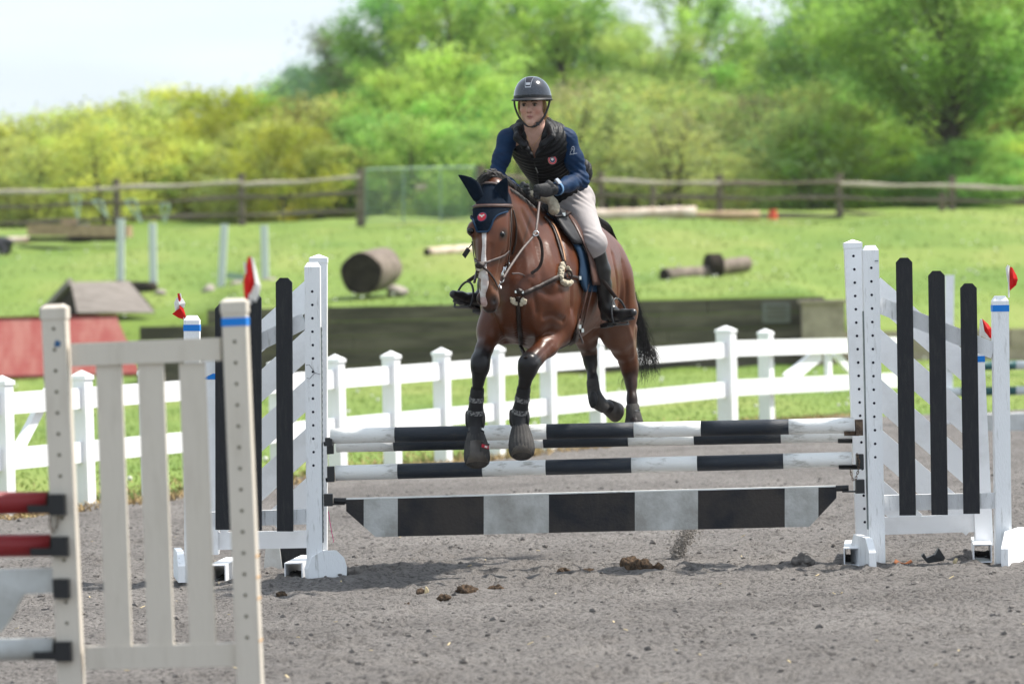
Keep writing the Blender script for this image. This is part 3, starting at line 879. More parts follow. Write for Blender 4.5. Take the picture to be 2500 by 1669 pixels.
for k, (us, lb) in enumerate((((172, 478, 190, 535, 196, 480, 172, 478), 'left pale metal stand leaning behind the plank stack'),
                              ((225, 490, 262, 530, 248, 490, 225, 490), 'grey folded metal stand left of the dark fence post'),
                              ((305, 490, 345, 545, 330, 488, 305, 490), 'bent pale metal frame right of the dark fence post'),
                              ((392, 500, 402, 545, 415, 500, 392, 500), 'rightmost pale metal stand below the timber fence'))):
    pts = [W(us[2 * j], us[2 * j + 1], 120.5 + .1 * j) for j in range(4)]
    mb = MB()
    for a, b_ in zip(pts[:-1], pts[1:]): mb.tube([a, b_], 0.024, 6)
    one('metal_stand', mb, 'wire', lb, 'stand', 'metal stands by the timber fence')
# ================================================================== THE JUMP
JY = R(5.0)
JD = Vector((math.cos(JY), -math.sin(JY), 0))          # along the poles, to the right and a little nearer
JN = Vector((-math.sin(JY), -math.cos(JY), 0))         # towards the camera
JP = Vector((0.5, 25.0, 0))
SPREAD = 0.40
def J(u, v, back=0.0):
    return onplane(u, v, JP - JN * back, JN)
UP = Vector((0, 0, 1))
IN = 0.0254
def disc_row(mb, pts, r, nrm, n=10):
    nrm = Vector(nrm).normalized()
    a = nrm.cross(UP).normalized(); b_ = a.cross(nrm)
    for p in pts:
        vs = [p + (a * math.cos(6.2832 * k / n) + b_ * math.sin(6.2832 * k / n)) * r for k in range(n)]
        vs2 = [q + nrm * 0.0015 for q in vs]
        mb.add(vs + vs2, [tuple(range(n, 2 * n))] + [(k, (k + 1) % n, n + (k + 1) % n, n + k) for k in range(n)])
def white_post(root, top, bot, wd, yaw=0.0, name='post', material='white_paint', bevel=0.028):
    L = (top - bot).length
    mb = MB()
    mb.beam(bot, top, wd, wd, JD, yaw=yaw, top=[(L - bevel, 1, 1), (L, 0.62, 0.62)])
    return mb.build(name, material, root)
def face_dirs(top, bot, yaw):
    ax = (top - bot).normalized()
    sd = (JD - ax * JD.dot(ax)).normalized()
    sd = Matrix.Rotation(yaw, 3, ax) @ sd
    fw = ax.cross(sd)
    if fw.dot(JN) < 0: fw = -fw
    return ax, sd, fw
def holes(post, top, bot, wd, yaw, first, n, step=3 * IN, r=0.0075, material='hole_dark', skip=()):
    ax, sd, fw = face_dirs(top, bot, yaw)
    mb = MB()
    disc_row(mb, [top - ax * (first + k * step) + fw * (wd / 2 - 0.0005) + sd * random.uniform(-.001, .001) for k in range(n) if k not in skip], r, fw)
    mb.build('pin_holes', material, post, kind='stuff')
def tape(post, p_top, p_bot, wd, yaw, off, h, material='blue_tape', name='tape'):
    ax, sd, fw = face_dirs(p_top, p_bot, yaw)
    a = p_top - ax * off
    mb = MB(); mb.beam(a - ax * h, a, wd + 0.004, wd + 0.004, JD, yaw=yaw); mb.build(name, material, post)
def picket(root, ut, vt, ub, vb, back=-0.068):
    t, b_ = J(ut, vt, back), J(ub, vb, back)
    L = (t - b_).length
    wd = 0.093
    ax = (t - b_).normalized(); sd = (JD - ax * JD.dot(ax)).normalized()
    o = [b_ - sd * wd / 2, b_ + sd * wd / 2, t - ax * 0.026 + sd * wd / 2, t + sd * wd * .24, t - sd * wd * .24, t - ax * 0.026 - sd * wd / 2]
    mb = MB(); mb.poly(o, 0.022, JN); mb.build('picket', 'black_paint', root)

def wing_front(label, ti, bi, to, bo, yaw, pk, rail_t, rail_b, feet, holes_first, nh):
    T, B = J(*ti), J(*bi)
    root = thing('jump_standard', (B.x, B.y, B.z), label, 'jump standard', 'white wooden jump wings with black pickets')
    p = white_post(root, T, B - UP * 0.02, 0.089, yaw)
    holes(p, T, B, 0.089, yaw, holes_first, nh)
    To, Bo = J(*to), J(*bo)
    q = white_post(root, To, Bo - UP * 0.02, 0.089, yaw)
    tape(q, To, Bo, 0.089, yaw, 0.052, 0.036)
    for (a, b_, th) in (rail_t, rail_b):
        mb = MB(); mb.beam(J(*a), J(*b_), th, 0.04, UP); mb.build('rail', 'white_paint', root)
    for k in pk: picket(root, *k)
    return root, p, T, B, To, Bo
# right front wing
rf, rfp, T, B, To, Bo = wing_front('white wing standard with three black pickets at the right end of the jump', (2124, 599), (2141, 1379), (2441, 722), (2449, 1379), R(6),
    [(2207, 629, 2216, 1257), (2286, 661, 2294, 1256), (2364, 691.5, 2372, 1253)], ((2146, 744), (2426, 856), 0.092), ((2158, 1227), (2432, 1221), 0.088), None, 0.127, 15)
def board_foot(root, c, L, h, th, yaw, material='white_paint'):
    """a chamfered foot board running front to back"""
    d = Matrix.Rotation(yaw, 3, 'Z') @ JN
    s_ = Matrix.Rotation(yaw, 3, 'Z') @ JD
    o = [(-L, 0), (L, 0), (L, h * .55), (L * .62, h), (-L * .62, h), (-L, h * .55)]
    mb = MB(); mb.poly([c - s_ * th / 2 + d * a + UP * z for a, z in o], th, s_); mb.build('foot', material, root)
board_foot(rf, J(2108, 1381) - UP * .0, 0.32, 0.17, 0.04, R(10))
board_foot(rf, J(2479, 1378), 0.32, 0.20, 0.04, R(-12))
ax, sd, fw = face_dirs(T, B, R(6))
mb = MB(); L = (T - B).length
a, b_ = T - ax * 0.37 - sd * 0.0475, T - ax * 1.60 - sd * 0.0475
mb.beam(b_, a, 0.006, 0.046, sd); trk = mb.build('pin_track', 'track_metal', rf)
mb = MB(); mb.box(J(2140, 637) + JN * 0.047, (0.02, 0.001, 0.006)); mb.build('stamped_mark', 'track_metal', rfp)
# left front wing
lf, lfp, T2, B2, To2, Bo2 = wing_front('white wing standard with three black pickets at the left end of the jump', (763, 640), (769, 1417), (469, 770), (471, 1413), R(4),
    [(694, 678, 697, 1296), (619, 716, 620, 1294), (546, 742, 547, 1292)], ((744, 783), (488, 905), 0.090), ((748, 1260), (490, 1268), 0.086), None, 0.167, 14)
mb = MB(); mb.poly([J(u, v_, -.06) for u, v_ in ((756, 1424), (752, 1388), (762, 1360), (783, 1346), (822, 1343), (840, 1360), (847, 1382), (846, 1416))], 0.045, (-.5, .85, 0)); mb.build('foot', 'white_paint', lf)
mb = MB(); mb.poly([J(u, v_, .30) for u, v_ in ((760, 1404), (757, 1372), (770, 1346), (800, 1342), (822, 1360), (826, 1398))], 0.045, (-.5, .85, 0)); mb.build('foot', 'white_paint', lf)
board_foot(lf, J(438, 1413), 0.30, 0.17, 0.04, R(12))
ax, sd, fw = face_dirs(T2, B2, R(4))
a, b_ = T2 - ax * 0.37 + sd * 0.0475, T2 - ax * 1.60 + sd * 0.0475
mb = MB(); mb.beam(b_, a, 0.006, 0.046, sd); tr2 = mb.build('pin_track', 'track_metal', lf)
mb = MB()
for k in range(36):
    q = a.lerp(b_, (k + .5) / 36) + sd * 0.0035
    mb.box(q, (0.002, 0.008, 0.016))
mb.build('track_slots', 'hole_dark', tr2, kind='stuff')
for pts in (((1512, 1270), (1545, 1262), (1580, 1310), (1605, 1350), (1665, 1367)), ((1605, 1350), (1550, 1412), (1520, 1405))):
    mb = MB(); mb.tube([J(400 + x / 4.357, 600 + y / 4.357, -0.047) for x, y in pts], 0.0012, 4); mb.build('paint_crack', 'hole_dark', lfp)

def wing_rear(label, ti, bi, to, bo, slats, rail, sgn, tube_u, back=SPREAD):
    T, B = J(*ti, back), J(*bi, back)
    root = thing('jump_standard', (B.x, B.y, B.z), label, 'jump standard', 'white vinyl jump wings with slanting slats')
    L = (T - B).length
    mb = MB(); mb.beam(B, T, 0.100, 0.100, JD, yaw=R(4)); p = mb.build('post', 'white_vinyl', root)
    ax = (T - B).normalized()
    mb = MB(); mb.beam(T + ax * .0005, T + ax * 0.05, 0.106, 0.106, JD, yaw=R(4), top=[(0.03, 1, 1), (0.05, 0.05, 0.05)]); mb.build('post_cap', 'white_vinyl', p)
    holes(p, T, B, 0.100, R(4), 0.045, 21, r=0.0078)
    To, Bo = J(*to, back), J(*bo, back)
    mb = MB(); mb.beam(Bo, To, 0.100, 0.100, JD, yaw=R(4)); q = mb.build('post', 'white_vinyl', root)
    tape(q, To, Bo, 0.100, R(4), 0.012, 0.034)
    for a, b_ in slats:
        mb = MB(); mb.beam(J(*a, back), J(*b_, back), 0.14, 0.024, UP.cross(Vector((0, 1, 0))) if False else UP); mb.build('slat', 'white_vinyl', root)
    mb = MB(); mb.beam(J(*rail[0], back), J(*rail[1], back), 0.10, 0.04, UP); mb.build('rail', 'white_vinyl', root)
    for u, v_ in tube_u:                                  # square tube feet, open at the front
        c = J(u, v_, back)
        c.z = gz(c.x) + 0.045
        d = JN
        s_ = JD
        mb = MB(); h = 0.052; t_ = 0.006; Lf = 0.36
        def ring(w_, off): return [c + s_ * x * w_ + UP * z * w_ + d * off for x, z in ((-1, -1), (1, -1), (1, 1), (-1, 1))]
        r0, r1, r2, r3 = ring(h, Lf), ring(h, -Lf), ring(h - t_, Lf), ring(h - t_, -Lf)
        vs = r0 + r1 + r2 + r3
        fs = []
        for k in range(4):
            n_ = (k + 1) % 4
            fs += [(k, n_, 4 + n_, 4 + k), (8 + n_, 8 + k, 12 + k, 12 + n_), (n_, k, 8 + k, 8 + n_), (4 + k, 4 + n_, 12 + n_, 12 + k)]
        mb.add(vs, fs); mb.build('foot', 'white_vinyl', root)
    return root, p, T, B
sl = []
for k, v_ in enumerate((681, 807, 928, 1049, 1170)):
    e = 2378 if k < 4 else 2232
    sl.append(((2130, v_ + 39 - 20), (e, v_ + 39 + 0.87 * (e - 2153))))
rr, rrp, RT, RB = wing_rear('white vinyl standard with slanting slats behind the right wing', (2082, 606), (2114, 1374), (2380, 864), (2402, 1330), sl, ((2150, 1283), (2380, 1276)), 1, ((2084, 1358), (2396, 1350)))
sl = []
for k, v_ in enumerate((685, 806, 927, 1048, 1169)):
    e = 527 if k < 4 else 668
    sl.append(((770, v_ + 39 - 22), (e, v_ + 39 + 0.90 * (745 - e))))
lr, lrp, LT, LB = wing_rear('white vinyl standard with slanting slats behind the left wing', (778, 642), (778, 1400), (513, 906), (513, 1352), sl, ((762, 1315), (528, 1320)), -1, ((737, 1385), (552, 1378)))
# a black filler box and its white side stand behind the left wing
c = J(722, 1405, 0.85)
fb = thing('filler_box', c, 'black filler box with a slanted white end behind the left wing', 'filler')
mb = MB(); mb.poly([J(688, 1408, .85), J(752, 1408, .85), J(752, 1335, .85), J(684, 1335, .85)], 0.25, -JN); mb.build('box', 'black_paint', fb)
mb = MB(); mb.poly([J(644, 1400, .84), J(692, 1400, .84), J(683, 1333, .84), J(650, 1333, .84)], 0.02, JN); mb.build('end_board', 'grey_plank', fb)

# ------------------------------------------------------------------ poles
def pole(name, a, b_, back, bands, label, rad=0.0435, mats=('pole_white', 'pole_black')):
    A, Bv = J(*a, back), J(*b_, back)
    root = thing(name, (A + Bv) / 2, label, 'pole', 'black and white striped jump poles')
    cuts = [a[0]] + bands + [b_[0]]
    for k in range(len(cuts) - 1):
        f0, f1 = (cuts[k] - a[0]) / (b_[0] - a[0]), (cuts[k + 1] - a[0]) / (b_[0] - a[0])
        p0, p1 = A.lerp(Bv, f0), A.lerp(Bv, f1)
        mb = MB(); n = 4
        r_ = rad if k % 2 == 0 else rad * 1.002
        mb.tube([p0.lerp(p1, j / n) for j in range(n + 1)], r_, 24)
        mb.build('white_band' if k % 2 == 0 else 'black_band', mats[k % 2], root, True)
    return A, Bv
A1, B1 = pole('jump_pole', (808, 1064), (2085, 1038), 0.0, [966, 1175, 1338, 1551, 1714, 1927], 'top black and white striped pole at the front of the jump')
A2, B2_ = pole('jump_pole', (820, 1154), (2080, 1121), 0.0, [973, 1181, 1336, 1545, 1705, 1914], 'second striped pole from the top, above the grey striped plank')
A3, B3 = pole('jump_pole', (822, 1085.5), (2085, 1059.5), SPREAD, [963, 1170, 1330, 1537, 1697, 1908], 'striped pole of the back rail, just below and behind the top pole')
# plank
plk = thing('jump_plank', J(1440, 1290), 'shaped black and grey striped plank hanging lowest in the jump', 'plank')
outl_top = lambda u: 1217 + (u - 845) * (1186 - 1217) / (2040 - 845)
outl_bot = lambda u: 1310 + (u - 917) * (1285 - 1310) / (1976 - 917)
def bot(u):
    if u < 917: return 1247 + (u - 845) * (1310 - 1247) / (917 - 845)
    if u > 1976: return 1285 + (u - 1976) * (1215 - 1285) / (2042 - 1976)
    return outl_bot(u)
cuts = [845, 888, 971, 1181, 1340, 1550, 1704, 1916, 1998, 2042]
for k in range(len(cuts) - 1):
    us = [cuts[k]] + [x for x in (917, 1976) if cuts[k] < x < cuts[k + 1]] + [cuts[k + 1]]
    pts = [J(u, outl_top(u), 0.0) for u in us] + [J(u, bot(u), 0.0) for u in reversed(us)]
    blk = k % 2 == 0
    mb = MB(); mb.poly(pts, 0.045, -JN)
    mb.build('black_band' if blk else 'grey_band', 'plank_black' if blk else 'plank_white', plk)
mb = MB(); mb.poly([J(u, v_, -0.001) for u, v_ in ((845, 1216), (2040, 1185), (2040, 1188), (845, 1219))], 0.05, -JN); mb.build('top_highlight', 'pole_white', plk)  # white strip across all bands, a highlight painted along the top edge
for (a, b_) in (((815, 1221.5), (846, 1222)), ((2038, 1192), (2072, 1190.5))):
    mb = MB(); mb.tube([J(*a, .02), J(*b_, .02)], 0.017, 10); mb.build('hanger', 'black_metal', plk)

# ------------------------------------------------------------------ cups
def cup(u0, u1, vt, vb, side, label, material='black_metal', back=0.0, plate=True):
    """side = +1: on a post to the right. A back plate on the post and a curved tongue under the pole end."""
    c = J((u0 + u1) / 2, vb, back)
    root = thing('jump_cup', c, label, 'jump cup', 'cups holding the poles')
    pl_u = u1 - 11 if side > 0 else u0 + 11
    a, b_ = J(pl_u - 9, vt, back), J(pl_u + 9, vb, back)
    mb = MB()
    mb.box(((a + b_) / 2), (abs(b_.x - a.x), 0.085, abs(a.z - b_.z)))
    mb.build('bracket', material, root)
    vs, n = [], 9
    us = (u0, pl_u)
    for u in us:
        cen = J(u, vb, back) + UP * 0.047
        for k in range(n):
            th = math.pi * (1.18 + 0.64 * k / (n - 1))
            for rr in (0.0445, 0.0505):
                vs.append(cen + JN * (math.cos(th) * rr) + UP * (math.sin(th) * rr))
    fs = []
    for k in range(n - 1):
        for o in (0, 1):
            i0, i1, j0, j1 = 2 * k + o, 2 * (k + 1) + o, 2 * n + 2 * k + o, 2 * n + 2 * (k + 1) + o
            fs.append((i0, i1, j1, j0))
        for e in (0, 2 * n):
            fs.append((e + 2 * k, e + 2 * k + 1, e + 2 * k + 3, e + 2 * k + 2))
    for k in (0, n - 1): fs.append((2 * k, 2 * k + 1, 2 * n + 2 * k + 1, 2 * n + 2 * k))
    mb = MB(); mb.add(vs, fs); mb.build('tongue', material, root, True)
    return root
cup(792, 836, 1068, 1087, -1, 'cup under the left end of the top pole', 'black_metal')
cup(797, 834, 1138, 1175, -1, 'cup under the left end of the second pole')
cup(795, 832, 1082, 1107, -1, 'cup under the left end of the back pole', 'black_metal', SPREAD)
cup(2061, 2108, 1024, 1062, 1, 'rusty cup under the right end of the top pole', 'rusty_metal')
cup(2048, 2110, 1108, 1144, 1, 'black cup with a chain under the right end of the second pole')
cup(2046, 2108, 1060, 1080, 1, 'black cup under the right end of the back pole', 'black_metal', SPREAD)
def flat_cup(pl_u, vt, vb, u_end, label):
    c = J(pl_u, vb)
    root = thing('jump_cup', c, label, 'jump cup', 'cups holding the poles')
    a, b_ = J(pl_u - 11, vt), J(pl_u + 11, vb)
    mb = MB(); mb.box((a + b_) / 2, (abs(b_.x - a.x), 0.085, abs(a.z - b_.z))); mb.build('bracket', 'black_metal', root)
    mb = MB(); mb.beam(J(pl_u, vb - 4), J(u_end, vb - 4), 0.05, 0.008, JN); mb.build('tongue', 'black_metal', root)
flat_cup(2099, 1170, 1203, 2056, 'black flat cup holding the right end of the striped plank')
flat_cup(802, 1205, 1234, 842, 'flat cup holding the left end of the striped plank')
def chain(pts, label, r=0.0022, link=0.014, name='chain'):
    P = [Vector(p) for p in pts]
    seg = []
    for a, b_ in zip(P[:-1], P[1:]):
        n = max(1, int((b_ - a).length / link))
        seg += [(a.lerp(b_, k / n), a.lerp(b_, (k + 1) / n)) for k in range(n)]
    root = thing(name, P[0], label, 'chain')
    for k, (a, b_) in enumerate(seg):
        ax = (b_ - a).normalized(); s_ = ax.cross(JN if k % 2 else JD)
        s_ = s_.normalized() if s_.length > .1 else JD
        m_ = (a + b_) / 2; h = (b_ - a).length * 0.68
        pt = [m_ + ax * h * math.cos(6.2832 * j / 8) + s_ * 0.0055 * math.sin(6.2832 * j / 8) for j in range(9)]
        mb = MB(); mb.tube(pt, r, 5, cap=False); mb.build('link', 'rusty_metal', root, True)
chain([J(2075, 1143, -.05), J(2079, 1160, -.05), J(2083, 1172, -.05), J(2089, 1169, -.05), J(2095, 1150, -.05), J(2098, 1128, -.05), J(2092, 1107, -.05)], 'thin rusty chain looped below the right end of the second pole')
mb = MB(); mb.tube([J(802, 1248, -.02), J(805, 1270, -.03), J(810, 1300, -.03), J(815, 1322, -.03), J(812, 1323, -.03)], 0.0022, 5)
one('pink_string', mb, 'pink_string', 'thin pink string dangling from the left standard', 'string')
# fallen black cup on the ground
p = onground(2280, 1374)
fc = thing('fallen_cup', p, 'black metal cup lying on the sand between the right wing posts', 'jump cup')
q = lambda u, v_, d=0: W(u, v_, p.y + d)
mb = MB(); mb.poly([q(2250, 1357), q(2256, 1350), q(2270, 1374), q(2265, 1374)], 0.06, (0, 1, 0)); mb.build('flange', 'black_metal', fc)
mb = MB(); mb.poly([q(2282, 1356, -.02), q(2292, 1337, -.02), q(2308, 1361, -.02), q(2303, 1369, -.02)], 0.07, (0, 1, 0)); mb.build('flange', 'black_metal', fc)
mb = MB(); mb.poly([q(2262, 1362, .005), q(2284, 1352, .005), q(2303, 1368, .005), q(2268, 1374, .005)], 0.05, (0, 1, 0)); mb.build('web', 'black_metal', fc)

# ------------------------------------------------------------------ flags
def flag(stick, red, white, Y, label, back=None, bulge=0.02):
    P = (lambda u, v_: J(u, v_, back)) if back is not None else (lambda u, v_: W(u, v_, Y))
    root = thing('flag', P(*stick[0]), label, 'flag', 'red and white jump flags')
    mb = MB(); mb.tube([P(*s_) for s_ in stick], 0.0045, 6); mb.build('stick', 'flag_white', root)
    for nm, outl, m_ in (('red_panel', red, 'flag_red'), ('white_panel', white, 'flag_white')):
        if not outl: continue
        pts = [P(*s_) for s_ in outl]
        cen = sum(pts, Vector()) / len(pts) + Vector((0, -bulge, 0))
        vs = pts + [cen] + [q + Vector((0, 0.003, 0)) for q in pts] + [cen + Vector((0, .003, 0))]
        n = len(pts)
        fs = [(k, (k + 1) % n, n) for k in range(n)] + [((k + 1) % n + n + 1, k + n + 1, 2 * n + 1) for k in range(n)] + [(k, k + n + 1, (k + 1) % n + n + 1, (k + 1) % n) for k in range(n)]
        mb = MB(); mb.add(vs, fs); mb.build(nm, m_, root)
flag([(2463, 726), (2463, 648)], [(2466, 652), (2471, 652), (2482, 672), (2485, 682), (2481, 696), (2466, 709), (2463, 695)], [(2455, 655), (2460, 646), (2464, 650), (2463, 690), (2460, 688)], None, 'red flag with a white edge on the outer post of the right wing', 0.0)
flag([(2391, 866), (2394, 780)], [(2398, 778), (2412, 790), (2421, 802), (2421, 826), (2398, 818)], [(2391, 818), (2394, 778), (2398, 779), (2398, 818), (2419, 828), (2416, 830)], None, 'red flag partly hidden behind the outer post of the right wing', SPREAD)
flag([(450, 782), (440, 716)], [(433, 716), (441, 716), (444, 740), (454, 772), (452, 780), (436, 776), (420, 766), (438, 752)], [(425, 739), (431, 726), (446, 728), (453, 740), (450, 750), (436, 756), (428, 760)], None, 'twisted red and white flag on the outer post of the left wing', 0.0)

# ------------------------------------------------------------------ foreground beige wing
GY = 15.95
GYAW = R(7)
GD = Vector((math.cos(GYAW), -math.sin(GYAW), 0)); GN = Vector((-math.sin(GYAW), -math.cos(GYAW), 0))
GP = W(360, 1200, GY)
def Gp(u, v, back=0.0): return onplane(u, v, GP - GN * back, GN)
bw = thing('gate_wing', (GP.x, GP.y, 0), 'out of focus beige vinyl wing standard with three upright slats in the foreground', 'jump standard')
def gpost(ut, vt, ub, vb, first, n, skip=()):
    T, B = Gp(ut, vt), Gp(ub, vb)
    ax = (T - B).normalized()
    B = T - ax * (T.z + 0.0) / ax.z
    mb = MB(); mb.beam(B, T, 0.087, 0.087, GD, yaw=R(3)); p = mb.build('post', 'beige_vinyl', bw)
    mb = MB(); mb.beam(T + ax * 0.0005 - ax * 0.035, T + ax * 0.018, 0.094, 0.094, GD, yaw=R(3), top=[(0.04, 1, 1), (0.053, 0.6, 0.6)]); mb.build('post_cap', 'beige_vinyl', p)
    sd = Matrix.Rotation(R(3), 3, ax) @ (GD - ax * GD.dot(ax)).normalized(); fw = ax.cross(sd)
    if fw.dot(GN) < 0: fw = -fw
    mb = MB(); disc_row(mb, [T - ax * (first + k * 3 * IN) + fw * 0.0433 for k in range(n) if k not in skip], 0.0062, fw); mb.build('pin_holes', 'hole_olive', p, kind='stuff')
    return p, T, B, ax, sd, fw
gl, gT, gB, gax, gsd, gfw = gpost(134, 755, 175, 1669, 0.07, 16)
gr, hT, hB, hax, hsd, hfw = gpost(573, 740, 612, 1669, 0.138, 15)
mb = MB(); a = hT - hax * 0.052; mb.beam(a - hax * 0.030, a, 0.0905, 0.0905, GD, yaw=R(3)); mb.build('tape', 'blue_tape', gr)
for k in (0, 1, 2, 4):
    mb = MB(); a = hT - hax * (0.915 + k * 0.0762) + hsd * 0.0436; mb.box(a, (0.003, 0.088, 0.007), Matrix.Rotation(-GYAW + R(3), 3, 'Z')); mb.build('orange_mark', 'orange_mark', gr)
mb = MB(); mb.blob(gT - gax * 0.125 + gfw * 0.0435 + gsd * 0.012, (0.012, 0.002, 0.013), 3, .3, 1); mb.build('smudge', 'badge_navy', gl, label='small blue smudge of paint')
for (a, b_, th) in (((176, 866), (540, 852), 0.083), ((212, 1605), (578, 1596), 0.083)):
    mb = MB(); mb.beam(Gp(*a), Gp(*b_), th, 0.038, UP); mb.build('rail', 'beige_vinyl', bw)
for (ua, ub) in ((266, 291), (368, 394), (469, 496)):
    mb = MB(); mb.beam(Gp(ub, 1580, .004), Gp(ua, 885, .004), 0.094, 0.022, GD); mb.build('slat', 'beige_vinyl', bw)
def gpole(v_, uend, material, label, r=0.041):
    A = Gp(uend, v_); B = A - GD * 3.2
    root = thing('foreground_pole', (A + B) / 2, label, 'pole', 'poles hung on the beige wing')
    mb = MB(); mb.tube([A.lerp(B, k / 6) for k in range(7)], r, 22); mb.build('shaft', material, root, True)
    mb = MB(); mb.tube([A - GD * 0.0, A + GD * .001], r * .98, 22); mb.build('end_cap', 'dark_wood', root)
gpole(1226, 118, 'red_paint', 'upper red pole running off the left edge')
gpole(1330, 127, 'red_paint', 'lower red pole running off the left edge')
gpole(1583, 134, 'grey_plank', 'white pole lowest at the left edge')
gplk = thing('foreground_plank', Gp(60, 1440), 'white scalloped plank running off the left edge between the red and white poles', 'plank')
o = [(132, 1386), (132, 1446), (60, 1449), (48, 1465), (36, 1490), (20, 1518), (0, 1543), (-60, 1575), (-200, 1600), (-400, 1600), (-400, 1400)]
mb = MB(); mb.poly([Gp(*q) for q in o], 0.03, -GN); mb.build('board', 'grey_plank', gplk)
for v0, v1, vt, lb in ((1205, 1256, 1242, 'blurred black cup holding the upper red pole'), (1308, 1356, 1347, 'blurred black cup holding the lower red pole'), (1411, 1459, 0, 'blurred black cup holding the white scalloped plank'), (1564, 1612, 1600, 'blurred black cup holding the lowest white pole')):
    cu = (1205, 1308, 1411, 1564).index(v0)
    u0 = (123, 130, 133, 138)[cu]
    c = Gp(u0 + 18, (v0 + v1) / 2, -0.06)
    root = thing('jump_cup', c, lb, 'jump cup', 'black cups on the beige wing')
    mb = MB(); mb.poly([Gp(u0, v0, -.045), Gp(u0 + 38, v0, -.045), Gp(u0 + 40, v1, -.045), Gp(u0 + 2, v1, -.045)], 0.035, GN); mb.build('bracket', 'black_plastic', root)
    if vt:
        mb = MB(); mb.poly([Gp(u0 - 55, vt - 10, -.042), Gp(u0 + 4, vt - 10, -.042), Gp(u0 + 4, vt + 9, -.042), Gp(u0 - 53, vt + 9, -.042)], 0.012, GN); mb.build('tongue', 'black_plastic', root)
chain([Gp(121, 1258, -.06), Gp(123, 1285, -.06), Gp(130, 1299, -.06), Gp(138, 1285, -.06), Gp(142, 1262, -.06), Gp(144, 1255, -.06)], 'thin dark chain hanging between the two red pole cups', 0.0018)
flag([(612, 742), (597, 640)], [(605, 627), (613, 627), (620, 650), (629, 690), (628, 708), (612, 718), (601, 734), (596, 722), (594, 690)], [(613, 627), (618, 630), (628, 665), (637, 700), (632, 722), (624, 738), (609, 724), (627, 709), (629, 690)], GY + 0.05, 'large blurred red flag with a white edge on the beige wing')

# ------------------------------------------------------------------ jump standing far right
ys_ = 47.0
p = W(2318, 1050, ys_)
fs_ = thing('far_standard', (p.x, ys_, gz(p.x)), 'blurred white standard rising behind the black pickets', 'jump standard')
t_ = W(2318, 676, ys_)
mb = MB(); b_ = Vector((p.x - 0.02, ys_, gz(p.x))); mb.beam(b_, t_, 0.095, 0.095); mb.build('post', 'white_vinyl', fs_)
mb = MB(); mb.beam(t_, t_ + UP * .02, 0.1, 0.1); mb.build('post_cap', 'white_vinyl', fs_)
for v_, lb, cu in ((893, 'upper dark teal and white pole behind the right wing', [2315, 2330, 2425, 2480, 2640]), (955, 'lower dark teal and white pole behind the right wing', [2315, 2345, 2425, 2480, 2640])):
    root = thing('teal_pole', W(2420, v_, ys_ - .1), lb, 'pole', 'teal and white poles')
    for k in range(4):
        mb = MB(); mb.tube([W(cu[k], v_ - (cu[k] - 2400) * .021, ys_ - .1), W(cu[k + 1], v_ - (cu[k + 1] - 2400) * .021, ys_ - .1)], 0.046, 14)
        mb.build('white_band' if k % 2 == 0 and k != 2 else ('teal_band' if k != 3 else 'white_band'), 'far_white' if k in (0, 3) else 'teal_paint', root, True)
p0, p1 = W(2405, 1046, 44.5), W(2640, 1043, 44.5)
mb = MB(); mb.beam((p0.x, 44.5, gz(p0.x) + .07), (p1.x, 44.5, gz(p1.x) + .07), 0.20, 0.25, UP)
one('ground_box', mb, 'grey_plank', 'long pale grey box lying on the sand at the right edge', 'filler')
# ------------------------------------------------------------------ trees
def leaf_mat():
    m = bpy.data.materials.new('leaf'); m.use_nodes = True
    t = m.node_tree; b = t.nodes['Principled BSDF']
    b.inputs['Roughness'].default_value = 0.55; b.inputs['Specular IOR Level'].default_value = 0.25
    a = t.nodes.new('ShaderNodeVertexColor'); a.layer_name = 'Col'
    oi = t.nodes.new('ShaderNodeObjectInfo')
    mx_ = t.nodes.new('ShaderNodeMixRGB'); mx_.blend_type = 'MULTIPLY'; mx_.inputs[0].default_value = 1
    t.links.new(a.outputs[0], mx_.inputs[1]); t.links.new(oi.outputs['Color'], mx_.inputs[2])
    t.links.new(mx_.outputs[0], b.inputs['Base Color'])
    tr = t.nodes.new('ShaderNodeBsdfTranslucent'); t.links.new(mx_.outputs[0], tr.inputs[0])
    ms = t.nodes.new('ShaderNodeMixShader'); ms.inputs[0].default_value = 0.42
    t.links.new(b.outputs[0], ms.inputs[1]); t.links.new(tr.outputs[0], ms.inputs[2])
    t.links.new(ms.outputs[0], t.nodes['Material Output'].inputs[0])
    MATS['leaf'] = m
leaf_mat()
mat('tree_bark', (0.085, 0.068, 0.052), 0.9, 0.1, (0.05, 0.04, 0.032), 6, 0.6, 10)
